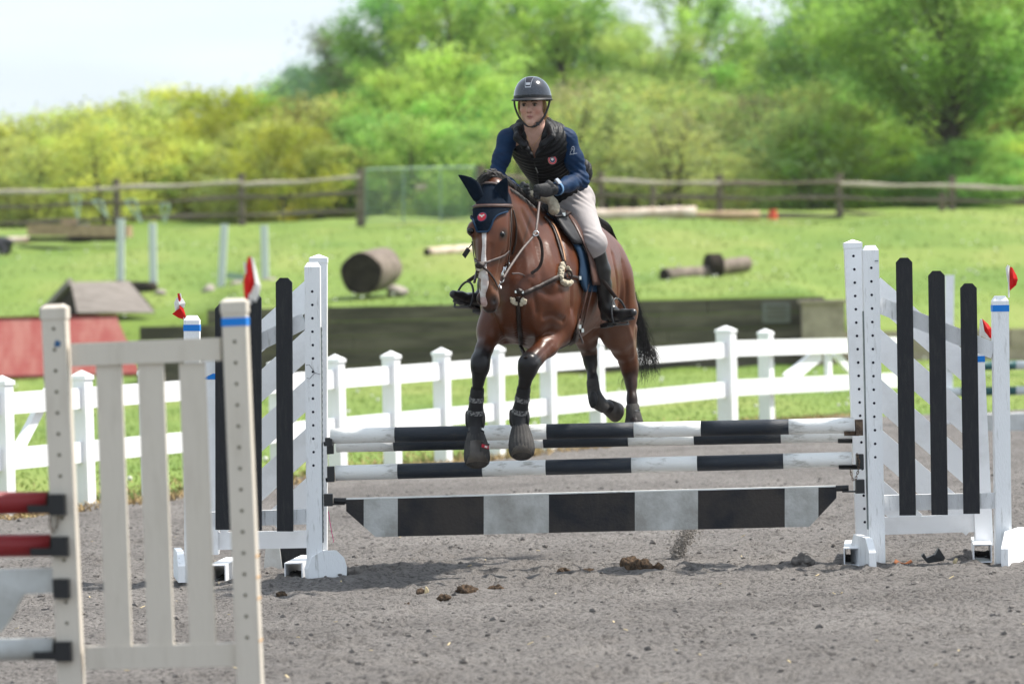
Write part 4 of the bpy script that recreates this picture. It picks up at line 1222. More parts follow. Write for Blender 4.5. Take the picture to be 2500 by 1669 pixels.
def make_tree(seed, H, crown_lo, rx, ry, nbr, per, leaf, shape='oval', thr=0.22, spread=0.55):
    r_ = np.random.default_rng(seed)
    mb = MB()
    lean = r_.normal(0, 0.03, 2)
    tp = lambda k: Vector((lean[0] * H * k * k + 0.12 * math.sin(k * 5 + seed), lean[1] * H * k * k + 0.1 * math.cos(k * 4 + seed), H * 0.92 * k))
    n = 9
    mb.tube([tp(k / n) for k in range(n + 1)], [thr * (1 - 0.92 * k / n) + 0.01 for k in range(n + 1)], 8)
    cl, cr = [], []
    zc0 = H * crown_lo
    for k in range(nbr):
        t = (k + r_.random()) / nbr
        zz = zc0 + (H - zc0) * t
        if shape == 'oval': rad = math.sin(math.pi * min(1, 0.10 + 0.88 * t)) ** 0.7
        elif shape == 'cone': rad = (1 - t) ** 0.7 * 0.95 + 0.06
        elif shape == 'dome': rad = math.sqrt(max(0.02, 1 - t * t))
        else: rad = 0.75 + 0.25 * math.sin(7 * t + seed)
        th = 2.39996 * k + r_.normal(0, 0.35)
        rr = (0.45 + 0.55 * math.sqrt(r_.random())) * rad
        e = Vector((rx * rr * math.cos(th), ry * rr * math.sin(th), zz))
        a_ = tp(max(0.08, (zz / H) * 0.80 - 0.10))
        md = a_.lerp(e, 0.5) + Vector((0, 0, -0.04 * H * r_.random()))
        mb.tube([a_, md, e], [thr * 0.22 * (1 - 0.5 * t), thr * 0.11, 0.01], 5)
        m_ = int(per * r_.uniform(0.55, 1.4))
        sp = spread * r_.uniform(0.7, 1.35)
        c = np.array(e)[None] + r_.normal(0, 1, (m_, 3)) * np.array([sp, sp, sp * 0.72])
        tw = r_.random(m_ // 3 + 1)[:, None]
        c[: m_ // 3 + 1] = np.array(md)[None] * (1 - tw) + np.array(e)[None] * tw + r_.normal(0, 0.35, (m_ // 3 + 1, 3)) * sp
        cl.append(c)
        br = r_.uniform(0.62, 1.32); hue = r_.normal(0, 0.07)
        cr.append(np.tile(np.array([[br * (1 + hue), br, br * (1 - hue)]]), (m_, 1)) * r_.uniform(0.8, 1.2, (m_, 1)))
    c = np.concatenate(cl); col = np.concatenate(cr)
    m_ = len(c)
    s_ = leaf * r_.uniform(0.55, 1.35, m_)
    a = r_.normal(0, 1, (m_, 3)); a /= np.linalg.norm(a, axis=1)[:, None]
    b = np.cross(a, r_.normal(0, 1, (m_, 3))); b /= np.linalg.norm(b, axis=1)[:, None]
    A, B = a * s_[:, None] * 0.5, b * s_[:, None] * 0.36
    nrm = np.cross(a, b) * s_[:, None] * 0.12
    V = np.stack([c - A, c + B + nrm, c + A, c - B + nrm], 1).reshape(-1, 3)
    F = np.arange(4 * m_).reshape(-1, 4)
    return mb, V, F, np.repeat(col, 4, 0), H
PROTO = {}
def proto(key, *a, **k):
    mb, V, F, col, H = make_tree(*a, **k)
    me_t = bpy.data.meshes.new('trunk_' + key); me_t.from_pydata(mb.v, [], mb.f); me_t.materials.append(MATS['tree_bark'])
    me_t.polygons.foreach_set('use_smooth', [True] * len(me_t.polygons))
    o = np_mesh('crown_' + key, V, F, 'leaf', None, False, None, col)
    me_c = o.data
    bpy.data.objects.remove(o)
    PROTO[key] = (me_t, me_c, H, a[3])
proto('tall_a', 11, 14, 0.22, 3.6, 3.6, 54, 360, 0.19, 'oval', thr=.26, spread=.46)
proto('tall_b', 12, 14, 0.18, 3.2, 3.2, 50, 360, 0.19, 'col', thr=.24, spread=.46)
proto('big', 13, 13, 0.20, 5.6, 5.0, 84, 360, 0.18, 'dome', thr=.34, spread=.56)
proto('fork', 19, 11, 0.44, 3.4, 3.2, 70, 300, 0.17, 'oval', thr=.24, spread=.48)
proto('mid', 14, 8, 0.06, 3.2, 3.0, 52, 280, 0.17, 'oval', thr=.15, spread=.42)
proto('shrub_a', 15, 4.5, 0.02, 2.4, 2.2, 40, 240, 0.15, 'dome', thr=.09, spread=.32)
proto('shrub_b', 16, 4.5, 0.02, 2.8, 2.4, 36, 210, 0.15, 'oval', thr=.08, spread=.38)
proto('sap', 18, 7.5, 0.18, 1.9, 1.9, 50, 44, 0.16, 'oval', thr=.13, spread=.42)
proto('thin', 17, 7, 0.05, 2.6, 2.4, 60, 75, 0.17, 'oval', thr=.11, spread=.50)
def plant(key, u, vt, Y, width, tint, name, label, group, rot=None):
    me_t, me_c, H, rx = PROTO[key]
    top = W(u, vt, Y)
    zb_ = terrain(top.x, Y) - 0.1
    o = thing(name, (top.x, Y, zb_), label, 'tree' if 'tree' in name else 'shrub', group)
    hs = (top.z - zb_) / H
    ws = width / (2 * (rx + 0.5))
    o.scale = (ws, ws, hs)
    o.rotation_euler = (0, 0, random.uniform(0, 6.28) if rot is None else rot)
    t = bpy.data.objects.new('trunk', me_t); COL.objects.link(t); t.parent = o
    c = bpy.data.objects.new('crown', me_c); COL.objects.link(c); c.parent = o
    c.color = (*tint, 1)
    return o
GT, GS = 'trees behind the timber fence', 'shrubs behind the timber fence'
YEL, OLV, LIM, GRN, DRK, BLU, BRN, PAL = (0.55, 0.60, 0.115), (0.44, 0.50, 0.140), (0.42, 0.60, 0.125), (0.27, 0.48, 0.105), (0.17, 0.30, 0.085), (0.16, 0.29, 0.150), (0.36, 0.34, 0.165), (0.38, 0.50, 0.140)
def order(lst):
    return lst
# yellow green thicket on the left
names_l = ['yellow green shrub at the far left edge', 'yellow shrub with thin top second from the left edge', 'rounded golden green shrub in the left thicket', 'tall yellow green shrub in the middle of the left thicket',
           'highest yellow green shrub of the left thicket', 'green shrub right of the highest yellow one', 'pale tan green shrub at the right end of the left thicket', 'darker green shrub peeping between yellow ones']
data = [('shrub_a', 25, 305, 150, 7, YEL), ('thin', 110, 275, 148, 6, OLV), ('shrub_b', 235, 272, 152, 8, YEL), ('shrub_a', 330, 255, 156, 7, OLV),
        ('mid', 420, 222, 160, 7, YEL), ('mid', 560, 225, 158, 8, (0.36, 0.43, 0.045)), ('shrub_b', 765, 250, 150, 6.5, (0.48, 0.45, 0.12)), ('mid', 640, 235, 170, 7, GRN)]
for (k, u, vt, Y, wd, c), nm in zip(data, names_l):
    plant(k, u, vt, Y, wd, c, 'shrub', nm + ', behind the timber fence', GS)
low_rows = [(u + random.randint(-25, 25), random.randint(285, 385), 138 + random.random() * 9) for u in range(-20, 860, 55)]
ords = ['first', 'second', 'third', 'fourth', 'fifth', 'sixth', 'seventh', 'eighth', 'ninth', 'tenth', 'eleventh', 'twelfth', 'thirteenth', 'fourteenth', 'fifteenth', 'sixteenth', 'seventeenth', 'eighteenth', 'nineteenth', 'twentieth', 'twenty-first', 'twenty-second', 'twenty-third', 'twenty-fourth']
for j, (u, vt, Y) in enumerate(low_rows):
    plant(random.choice(['shrub_a', 'shrub_b', 'mid', 'thin']), u, vt, Y, random.uniform(3.8, 5.6), random.choice([YEL, OLV, YEL, (0.42, 0.44, 0.05), OLV]), 'shrub',
          'low yellow shrub over the left timber rails, %s from the left' % ords[j], GS)
# darker blue trees in the gap
for u, vt, Y, c, nm in ((745, 165, 215, BLU, 'hazy blue green tree between the yellow thicket and the tall green trees'), (835, 150, 205, BLU, 'dark blue green tree left of the bright round tree'),
                        (880, 60, 200, (0.17, 0.23, 0.10), 'thin grey green tree at the edge of the open sky'), (900, 230, 190, DRK, 'dark tree low behind the bright round tree'),
                        (705, 200, 225, GRN, 'small far green tree above the yellow thicket')):
    plant('tall_b' if vt < 100 else 'mid', u, vt, Y, 7.5, c, 'tree', nm, GT)
# tall trees
for k, u, vt, Y, wd, c, nm in (
        ('tall_a', 985, -60, 195, 9, GRN, 'leftmost tall green tree beside the open sky'),
        ('tall_b', 1100, -110, 190, 9, LIM, 'second tall green tree from the open sky'),
        ('tall_a', 1240, -120, 200, 10, GRN, 'tall green tree above and left of the helmet'),
        ('tall_b', 1370, -90, 195, 9, LIM, 'tall green tree above and right of the helmet'),
        ('tall_a', 1478, 45, 200, 7, GRN, 'tall tree left of the small sky gap'),
        ('tall_a', 1690, -40, 195, 9, LIM, 'tall light green tree right of the small sky gap'),
        ('tall_b', 1590, 70, 190, 7, PAL, 'pale green tree under the small sky gap'),
        ('thin', 1800, 60, 200, 8, (0.22, 0.31, 0.09), 'sparse tree with sky showing through its crown'),
        ('tall_a', 1905, 85, 205, 7, BLU, 'hazy green tree left of the great tree'),
        ('tall_b', 2010, -80, 190, 8, GRN, 'tall tree overlapping the left of the great tree'),
        ('big', 2290, -190, 150, 15, (0.27, 0.44, 0.085), 'great spreading green tree with dark trunk on the right'),
        ('fork', 2306, -120, 138, 9, (0.27, 0.44, 0.085), 'tall forked tree with its dark trunk bare above the rails on the right'),
        ('tall_a', 2470, -60, 185, 9, GRN, 'tall green tree at the right edge'),
        ('tall_b', 2130, -70, 200, 8, LIM, 'tall light tree behind the great tree'),
        ('tall_a', 2380, -100, 205, 9, DRK, 'dark tall tree behind the great tree on the right')):
    plant(k, u, vt, Y, wd, c, 'tree', nm, GT)
# middle storey
for k, u, vt, Y, wd, c, nm in (
        ('mid', 1090, 130, 150, 7.5, LIM, 'bright round lime green tree behind the wire gate'),
        ('mid', 945, 185, 148, 5.5, LIM, 'lime green bush left of the bright round tree'),
        ('shrub_a', 905, 290, 142, 5, GRN, 'green bush just left of the wire gate'),
        ('shrub_b', 1010, 300, 140, 6, LIM, 'light green bush behind the wire mesh'),
        ('shrub_a', 1150, 320, 141, 5, GRN, 'green bush behind the right gate post'),
        ('mid', 1235, 200, 165, 6, GRN, 'green tree directly behind the helmet'),
        ('thin', 1400, 210, 158, 6, BRN, 'brownish half bare tree right of the helmet'),
        ('mid', 1520, 190, 165, 7, PAL, 'pale green tree above the long pale log'),
        ('thin', 1620, 215, 150, 8, OLV, 'thin olive tree behind the right timber rails'),
        ('mid', 1740, 240, 160, 7, PAL, 'pale olive tree left of the brown thicket'),
        ('thin', 1850, 240, 152, 7, BRN, 'tan twiggy tree left of the great tree'),
        ('thin', 1960, 260, 150, 6, OLV, 'olive twiggy tree under the hazy tree'),
        ('mid', 2060, 200, 145, 6, GRN, 'rounded green tree under the left of the great tree'),
        ('mid', 2440, 190, 158, 6, OLV, 'golden olive tree at the right edge under the great tree'),
        ('thin', 2520, 220, 150, 7, (0.40, 0.38, 0.07), 'yellowish tree cut by the right edge')):
    plant(k, u, vt, Y, wd, c, 'tree', nm, GT)
spots = ['just right of the rider', 'behind the long pale log', 'above the pale log end', 'over the orange marker', 'left of the hazy tree foot', 'behind the second right fence post', 'behind the white right standard', 'above the black pickets', 'under the great tree', 'at the right edge']
rs_ = random.Random(5)
k_ = 0
for u in range(1225, 1990, 36):                       # twiggy half-leafed saplings, trunks showing
    vt = rs_.choice([205, 240, 270, 300, 330, 360, 385]) + rs_.randint(-15, 15)
    c = rs_.choice([OLV, PAL, (0.38, 0.54, 0.15), OLV, (0.44, 0.48, 0.20), (0.40, 0.52, 0.17)])
    plant(rs_.choice(['thin', 'sap', 'sap', 'thin', 'shrub_b'] if vt > 280 else ['sap', 'thin']), u + rs_.randint(-12, 12), vt, 136 + rs_.random() * 26, rs_.uniform(3.5, 5.5), c, 'shrub',
          'half leafed olive sapling behind the right timber rails, %s from the rider' % ords[k_], GS)
    k_ += 1
k_ = 0
for u in range(1990, 2560, 62):
    vt = rs_.choice([255, 300, 335, 370, 400]) + rs_.randint(-12, 12)
    c = rs_.choice([LIM, GRN, LIM, (0.34, 0.50, 0.06), GRN]) if u < 2380 else rs_.choice([OLV, (0.46, 0.44, 0.09), LIM])
    plant(rs_.choice(['shrub_a', 'shrub_b', 'mid']), u, vt, 136 + rs_.random() * 10, rs_.uniform(4, 5.5), c, 'shrub',
          'leafy green bush over the rails at the right, %s from the black pickets' % ords[k_], GS)
    k_ += 1
# the thicket and the wood carry on past both edges of the picture
for u in range(-640, -60, 95):
    plant(rs_.choice(['shrub_a', 'shrub_b', 'mid']), u, rs_.randint(270, 360), 140 + rs_.random() * 14, rs_.uniform(5.5, 8), rs_.choice([YEL, OLV]), 'shrub', 'yellow green shrub beyond the left edge, %s out from the picture' % ords[(-60 - u) // 95], GS + ' beyond the left edge')
for u in range(2620, 3200, 110):
    plant(rs_.choice(['tall_a', 'tall_b', 'mid']), u, rs_.randint(-80, 180), 150 + rs_.random() * 40, rs_.uniform(7, 9), rs_.choice([GRN, LIM]), 'tree', 'green tree beyond the right edge, %s out from the picture' % ords[(u - 2620) // 110], GT + ' beyond the right edge')
# a dark wood far behind closes the gaps near the ground
for j, u in enumerate(range(-40, 2600, 150)):
    vt = 330 if u < 700 else (250 if u < 900 else 175)
    plant('mid', u, vt + random.randint(-20, 20), 235 + random.random() * 15, 13, random.choice([DRK, BLU]), 'tree', 'distant dark tree deep in the wood, %s from the left' % ords[j], 'far trees of the wood')

# thin spring haze between the trees and the camera
hz_m = bpy.data.materials.new('haze_air'); hz_m.use_nodes = True
t_ = hz_m.node_tree
for n_ in list(t_.nodes):
    if n_.type != 'OUTPUT_MATERIAL': t_.nodes.remove(n_)
pv = t_.nodes.new('ShaderNodeVolumePrincipled')
pv.inputs['Color'].default_value = (0.93, 0.96, 1.0, 1)
pv.inputs['Density'].default_value = 0.00014
t_.links.new(pv.outputs[0], t_.nodes['Material Output'].inputs['Volume'])
MATS['haze_air'] = hz_m
mb = MB(); mb.box((0, 740, 15), (1900, 1580, 44))
tag(mb.build('haze', 'haze_air', None, kind='stuff'), 'thin pale haze in the air over the field', 'haze')
# ================================================================== SCULPTING (signed distance -> one smooth mesh)
class Sculpt:
    def __init__(s, lo, hi, cell):
        s.lo, s.cell = np.array(lo, float), cell
        s.n = np.ceil((np.array(hi, float) - s.lo) / cell).astype(int) + 1
        s.F = np.full(s.n, 1.0, np.float32)
        s.ax = [s.lo[k] + np.arange(s.n[k]) * cell for k in range(3)]
    def _win(s, pmin, pmax):
        i0 = np.maximum(0, np.floor((pmin - s.lo) / s.cell).astype(int))
        i1 = np.minimum(s.n, np.ceil((pmax - s.lo) / s.cell).astype(int) + 1)
        if (i1 <= i0).any(): return None, None
        sl = tuple(slice(a, b) for a, b in zip(i0, i1))
        X = s.ax[0][sl[0]][:, None, None]; Y = s.ax[1][sl[1]][None, :, None]; Z = s.ax[2][sl[2]][None, None, :]
        return sl, (X, Y, Z)
    def _mix(s, sl, d, k, op):
        F = s.F[sl]
        if op == 'add':
            if k > 0:
                h = np.maximum(k - np.abs(F - d), 0) / k
                s.F[sl] = np.minimum(F, d) - h * h * k * 0.25
            else: s.F[sl] = np.minimum(F, d)
        else:                                           # carve
            d = -d
            h = np.maximum(k - np.abs(F - d), 0) / max(k, 1e-6)
            s.F[sl] = np.maximum(F, d) + h * h * k * 0.25
    def ell(s, c, r, rot=None, k=0.03, op='add'):
        c = np.array(c, float); r = np.array(r, float)
        m = r.max() + k + 0.03
        sl, g = s._win(c - m, c + m)
        if sl is None: return
        P = [g[i] - c[i] for i in range(3)]
        if rot is not None:
            M = np.array(rot)                           # columns are the axes
            P = [P[0] * M[0, j] + P[1] * M[1, j] + P[2] * M[2, j] for j in range(3)]
        k0 = np.sqrt(sum((P[i] / r[i]) ** 2 for i in range(3)))
        k1 = np.sqrt(sum((P[i] / r[i] ** 2) ** 2 for i in range(3))) + 1e-9
        s._mix(sl, (k0 * (k0 - 1) / k1).astype(np.float32), k, op)
    def limb(s, pts, k=0.03, op='add'):
        """pts: (point, radius) tapered chain"""
        for (a, ra), (b, rb) in zip(pts[:-1], pts[1:]):
            a, b = np.array(a, float), np.array(b, float)
            m = max(ra, rb) + k + 0.02
            sl, g = s._win(np.minimum(a, b) - m, np.maximum(a, b) + m)
            if sl is None: continue
            ba = b - a; L2 = max(1e-9, float(ba @ ba))
            P = [g[i] - a[i] for i in range(3)]
            t = np.clip(sum(P[i] * ba[i] for i in range(3)) / L2, 0, 1)
            d = np.sqrt(sum((P[i] - t * ba[i]) ** 2 for i in range(3))) - (ra + (rb - ra) * t)
            s._mix(sl, d.astype(np.float32), k, op)
    def etube(s, pts, side, k=0.03, op='add'):
        """pts: (point, half width across side, half height) - an elliptical tube"""
        D = None
        if len(pts) > 2:                                 # resample so that no creases show between stations
            sp = spline([np.concatenate([np.array(p[0], float), [p[1], p[2]]]) for p in pts], 5)
            pts = [(q[:3], max(q[3], .01), max(q[4], .01)) for q in sp]
        P_ = np.array([np.array(p[0], float) for p in pts]); mr = max(max(p[1], p[2]) for p in pts) + k + 0.03
        sl, g = s._win(P_.min(0) - mr, P_.max(0) + mr)
        side = np.array(side, float)
        for q0, q1 in zip(pts[:-1], pts[1:]):
            a, b = np.array(q0[0], float), np.array(q1[0], float)
            ba = b - a; L = np.linalg.norm(ba); ax = ba / L
            sd = side - ax * (side @ ax); sd /= np.linalg.norm(sd)
            up = np.cross(ax, sd)
            P = [g[i] - a[i] for i in range(3)]
            tl = sum(P[i] * ax[i] for i in range(3))
            t = np.clip(tl / L, 0, 1)
            w_ = q0[1] + (q1[1] - q0[1]) * t; h_ = q0[2] + (q1[2] - q0[2]) * t
            x = sum(P[i] * sd[i] for i in range(3)); y = sum(P[i] * up[i] for i in range(3)); z = tl - t * L
            m = np.minimum(w_, h_)
            k0 = np.sqrt((x / w_) ** 2 + (y / h_) ** 2 + (z / m) ** 2)
            k1 = np.sqrt((x / w_ ** 2) ** 2 + (y / h_ ** 2) ** 2 + (z / m ** 2) ** 2) + 1e-9
            d = (k0 * (k0 - 1) / k1).astype(np.float32)
            D = d if D is None else np.minimum(D, d)
        s._mix(sl, D, k, op)
    def mesh(s, smooth=2):
        F = s.F; n = s.n
        neg = F < 0
        c = np.zeros(tuple(n - 1), np.int8)
        for dx in (0, 1):
            for dy in (0, 1):
                for dz in (0, 1):
                    c += neg[dx:n[0] - 1 + dx, dy:n[1] - 1 + dy, dz:n[2] - 1 + dz]
        act = np.argwhere((c > 0) & (c < 8))
        idx = np.full(tuple(n - 1), -1, np.int32)
        idx[act[:, 0], act[:, 1], act[:, 2]] = np.arange(len(act))
        acc = np.zeros((len(act), 3)); cnt = np.zeros(len(act))
        for ax_ in range(3):
            o1, o2 = [k for k in range(3) if k != ax_]
            for a in (0, 1):
                for b in (0, 1):
                    p = act.copy(); p[:, o1] += a; p[:, o2] += b
                    q = p.copy(); q[:, ax_] += 1
                    f0 = F[p[:, 0], p[:, 1], p[:, 2]]; f1 = F[q[:, 0], q[:, 1], q[:, 2]]
                    m = (f0 < 0) != (f1 < 0)
                    t = np.where(m, f0 / np.where(m, f0 - f1, 1), 0)
                    pos = p.astype(float); pos[:, ax_] += t
                    acc[m] += pos[m]; cnt[m] += 1
        V = acc / cnt[:, None]
        quads = []
        for ax_ in range(3):
            o1, o2 = (ax_ + 1) % 3, (ax_ + 2) % 3
            sl0 = [slice(1, n[k] - 1) for k in range(3)]; sl0[ax_] = slice(0, n[ax_] - 1)
            sl1 = list(sl0); sl1[ax_] = slice(1, n[ax_])
            A, B = neg[tuple(sl0)], neg[tuple(sl1)]
            e = np.argwhere(A != B)
            flip = A[e[:, 0], e[:, 1], e[:, 2]]
            e = e + np.array([0 if k == ax_ else 1 for k in range(3)])
            def cell(d1, d2):
                p = e.copy(); p[:, o1] -= d1; p[:, o2] -= d2
                return idx[p[:, 0], p[:, 1], p[:, 2]]
            q = np.stack([cell(1, 1), cell(0, 1), cell(0, 0), cell(1, 0)], 1)
            q[~flip] = q[~flip][:, ::-1]
            quads.append(q)
        Q = np.concatenate(quads)
        V = V * s.cell + s.lo
        for _ in range(smooth):
            S_ = np.zeros_like(V); N_ = np.zeros(len(V))
            for j in range(4):
                a, b = Q[:, j], Q[:, (j + 1) % 4]
                np.add.at(S_, a, V[b]); np.add.at(N_, a, 1)
                np.add.at(S_, b, V[a]); np.add.at(N_, b, 1)
            V = V * 0.45 + (S_ / N_[:, None]) * 0.55
        return V, Q
def normals(V, Q):
    N = np.zeros_like(V)
    n = np.cross(V[Q[:, 2]] - V[Q[:, 0]], V[Q[:, 3]] - V[Q[:, 1]])
    for j in range(4): np.add.at(N, Q[:, j], n)
    return N / (np.linalg.norm(N, axis=1)[:, None] + 1e-12)
def srgb(r, g, b):
    f = lambda c: (c / 255 / 12.92) if c / 255 <= 0.04045 else ((c / 255 + 0.055) / 1.055) ** 2.4
    return np.array([f(r), f(g), f(b)])
def shrinkwrap_strip(V, N, pts, off):
    """snap a polyline of points to the nearest skin vertex and lift it"""
    out = []
    for p in pts:
        p = np.array(p)
        d = ((V - p) ** 2).sum(1)
        k = np.argsort(d)[:6]
        w_ = 1 / (d[k] + 1e-6); w_ /= w_.sum()
        q = (V[k] * w_[:, None]).sum(0); nn = (N[k] * w_[:, None]).sum(0)
        out.append((q + nn * off, nn / np.linalg.norm(nn)))
    return out
def spline(pts, n):
    """Catmull-Rom through points"""
    P = [np.array(p, float) for p in pts]
    P = [2 * P[0] - P[1]] + P + [2 * P[-1] - P[-2]]
    out = []
    for i in range(1, len(P) - 2):
        for k in range(n):
            t = k / n
            out.append(0.5 * ((2 * P[i]) + (-P[i - 1] + P[i + 1]) * t + (2 * P[i - 1] - 5 * P[i] + 4 * P[i + 1] - P[i + 2]) * t * t + (-P[i - 1] + 3 * P[i] - 3 * P[i + 1] + P[i + 2]) * t ** 3))
    out.append(P[-2])
    return out
def strap(mb, pn, wd, th=0.004):
    """a flat strap along (point, normal) pairs"""
    vs = []
    n = len(pn)
    for k, (p, nn) in enumerate(pn):
        t = np.array(pn[min(k + 1, n - 1)][0]) - np.array(pn[max(k - 1, 0)][0]); t /= (np.linalg.norm(t) + 1e-9)
        s_ = np.cross(t, nn); s_ /= (np.linalg.norm(s_) + 1e-9)
        w_ = wd[k] if hasattr(wd, '__len__') else wd
        p = np.array(p)
        for a, b in ((-1, 0), (1, 0), (1, 1), (-1, 1)):
            vs.append(p + s_ * a * w_ / 2 + nn * b * th)
    fs = [(0, 1, 2, 3), tuple(4 * (n - 1) + j for j in (3, 2, 1, 0))]
    for k in range(n - 1):
        for j in range(4):
            l = (j + 1) % 4
            fs.append((4 * k + j, 4 * k + 4 + j, 4 * k + 4 + l, 4 * k + l))
    mb.add(vs, fs)
# ================================================================== HORSE
from mathutils.bvhtree import BVHTree
HY = R(15)
HF = np.array([-math.sin(HY), -math.cos(HY), 0.0]); HL = np.array([math.cos(HY), -math.sin(HY), 0.0]); HU = np.array([0, 0, 1.0])
def P3(u, v, Y): return np.array(W(u, v, Y))
G0 = P3(1322, 700, 25.15); G0[2] = 0
def Lg(a, b, z): return G0 + HF * a + HL * b + HU * z
hs = Sculpt((-0.52, 23.88, 0.55), (0.92, 26.62, 2.28), 0.0115)
# trunk
hs.etube([(Lg(a, 0, z), w_, h_) for a, z, w_, h_ in ((0.54, 1.55, .15, .20), (0.42, 1.59, .215, .29), (0.25, 1.63, .25, .36), (0.0, 1.64, .285, .385), (-0.35, 1.645, .315, .365), (-0.62, 1.68, .305, .325), (-0.86, 1.72, .275, .275), (-1.04, 1.71, .215, .215))], HL, 0.05)
hs.limb([(Lg(0.28, 0, 1.96), .07), (Lg(0.05, 0, 2.005), .06), (Lg(-.25, 0, 1.97), .07)], 0.09)
hs.limb([(Lg(-.6, 0, 1.93), .08), (Lg(-.85, 0, 1.93), .07), (Lg(-1.1, 0, 1.86), .05)], 0.1)
# neck and head
hs.etube([(P3(1205, 480, 24.37), .070, .115), (P3(1246, 537, 24.60), .088, .185), (P3(1290, 612, 24.85), .125, .25), (P3(1312, 655, 25.06), .17, .29)], HL, 0.06)
A16 = R(17)
FF = np.array([-math.sin(A16), -math.cos(A16), 0.0]); FS = np.array([math.cos(A16), -math.sin(A16), 0.0])
def face(u, v, Y, w_, h_): return (P3(u, v, Y) - FF * h_, w_, h_)
hs.etube([face(1197, 462, 24.25, .068, .075), face(1186, 528, 24.12, .104, .105), face(1182, 575, 24.07, .104, .120), face(1181, 635, 24.05, .070, .095), face(1184, 695, 24.045, .050, .072), face(1189, 736, 24.06, .053, .058)], FS, 0.03)
hs.ell(P3(1228, 605, 24.25), (.035, .085, .11), np.stack([FS, FF, HU], 1), 0.04)          # cheeks
hs.ell(P3(1178, 605, 24.28), (.035, .085, .11), np.stack([FS, FF, HU], 1), 0.04)
for (u, v_, Y_, s_) in ((1221, 566, 24.15, 1), (1151, 562, 24.12, -1)):
    hs.ell(P3(u, v_, Y_), (.028, .036, .034), np.stack([FS, FF, HU], 1), 0.03)
    hs.limb([(P3(u - 8 * s_, v_ - 16, Y_ - .01), .014), (P3(u + 3 * s_, v_ - 13, Y_ + .03), .012)], 0.025)
hs.limb([(P3(1180, 590, 24.08), .030), (P3(1179, 650, 24.06), .026), (P3(1185, 705, 24.055), .022)], 0.03)   # nasal bone
hs.ell(P3(1204, 731, 24.095), (.021, .036, .034), np.stack([FS, FF, HU], 1), 0.02)         # nostril wings
hs.ell(P3(1172, 729, 24.075), (.019, .036, .034), np.stack([FS, FF, HU], 1), 0.02)
hs.ell(P3(1196, 752, 24.12), (.036, .044, .028), np.stack([FS, FF, HU], 1), 0.02)          # lips
hs.ell(P3(1205, 733, 24.06), (.009, .03, .019), np.stack([FS, FF, HU], 1), 0.008, 'carve')
hs.ell(P3(1172, 731, 24.035), (.008, .028, .018), np.stack([FS, FF, HU], 1), 0.008, 'carve')
hs.limb([(P3(1226, 640, 24.2), .012), (P3(1214, 690, 24.13), .010)], 0.02)                  # cheek ridge
# shoulder and chest
RB_ = np.stack([HL, HF, HU], 1)
for s_ in (-1, 1):
    hs.ell(Lg(.30, .155 * s_, 1.54), (.095, .20, .25), RB_, 0.06)
    hs.ell(Lg(.50, .085 * s_, 1.44), (.085, .085, .10), RB_, 0.035)
    hs.ell(Lg(.42, .17 * s_, 1.52), (.06, .10, .13), RB_, 0.05)
hs.limb([(P3(1264, 690, 24.78), .09), (P3(1262, 760, 24.72), .09)], 0.10)
# front legs: image left (its right), then image right (its left, lifted)
LEGR = [(P3(1213, 782, 24.80), .088), (P3(1196, 815, 24.72), .064), (P3(1182, 852, 24.62), .046), (P3(1173, 880, 24.56), .050), (P3(1172, 900, 24.55), .046), (P3(1168, 928, 24.57), .031), (P3(1164, 965, 24.60), .029), (P3(1161, 1005, 24.63), .033), (P3(1160, 1026, 24.645), .038), (P3(1160, 1052, 24.62), .031), (P3(1163, 1080, 24.59), .045)]
LEGL = [(P3(1368, 790, 24.92), .095), (P3(1358, 815, 24.82), .074), (P3(1332, 846, 24.66), .060), (P3(1304, 873, 24.53), .053), (P3(1291, 888, 24.48), .056), (P3(1287, 906, 24.48), .046), (P3(1281, 935, 24.51), .031), (P3(1276, 968, 24.55), .029), (P3(1270, 1002, 24.59), .033), (P3(1268, 1020, 24.60), .038), (P3(1270, 1046, 24.57), .031), (P3(1273, 1070, 24.55), .045)]
for lg in (LEGR, LEGL):
    hs.limb(lg, 0.028)
hs.ell(P3(1371, 806, 24.88), (.07, .10, .075), None, 0.04)
hs.ell(P3(1343, 848, 24.72), (.034, .06, .05), None, 0.03)
hs.limb([(P3(1344, 776, 24.78), .045), (P3(1378, 790, 24.82), .05)], 0.05)
hs.ell(P3(1190, 800, 24.72), (.055, .08, .09), None, 0.04)
for kn in (P3(1172, 890, 24.52), P3(1290, 886, 24.445)): hs.ell(kn, (.050, .026, .052), None, 0.02)
# hind legs
LHL = [(P3(1470, 690, 25.95), .19), (P3(1500, 760, 26.02), .135), (P3(1508, 815, 26.02), .095), (P3(1522, 850, 26.12), .066), (P3(1533, 882, 26.22), .050), (P3(1537, 905, 26.25), .042), (P3(1541, 935, 26.23), .031), (P3(1543, 975, 26.19), .027), (P3(1546, 1008, 26.16), .033), (P3(1548, 1030, 26.12), .031), (P3(1550, 1050, 26.10), .042)]
LHR = [(P3(1400, 720, 26.0), .16), (P3(1420, 790, 26.0), .11), (P3(1432, 830, 26.08), .060), (P3(1438, 858, 26.16), .042), (P3(1442, 885, 26.17), .034), (P3(1447, 925, 26.13), .027), (P3(1453, 965, 26.10), .032), (P3(1463, 982, 26.12), .034), (P3(1480, 992, 26.18), .034), (P3(1490, 996, 26.21), .042)]
for lg in (LHL, LHR): hs.limb(lg, 0.035)
hs.ell(Lg(-.93, .17, 1.62), (.125, .20, .25), RB_, 0.06)
hs.ell(Lg(-.93, -.17, 1.62), (.125, .20, .25), RB_, 0.06)
hs.ell(Lg(-.62, .19, 1.52), (.10, .12, .15), RB_, 0.06)                                       # stifle
hs.limb([(P3(1542, 862, 26.26), .022), (P3(1546, 888, 26.29), .024), (P3(1546, 915, 26.27), .018)], 0.04)   # hock point
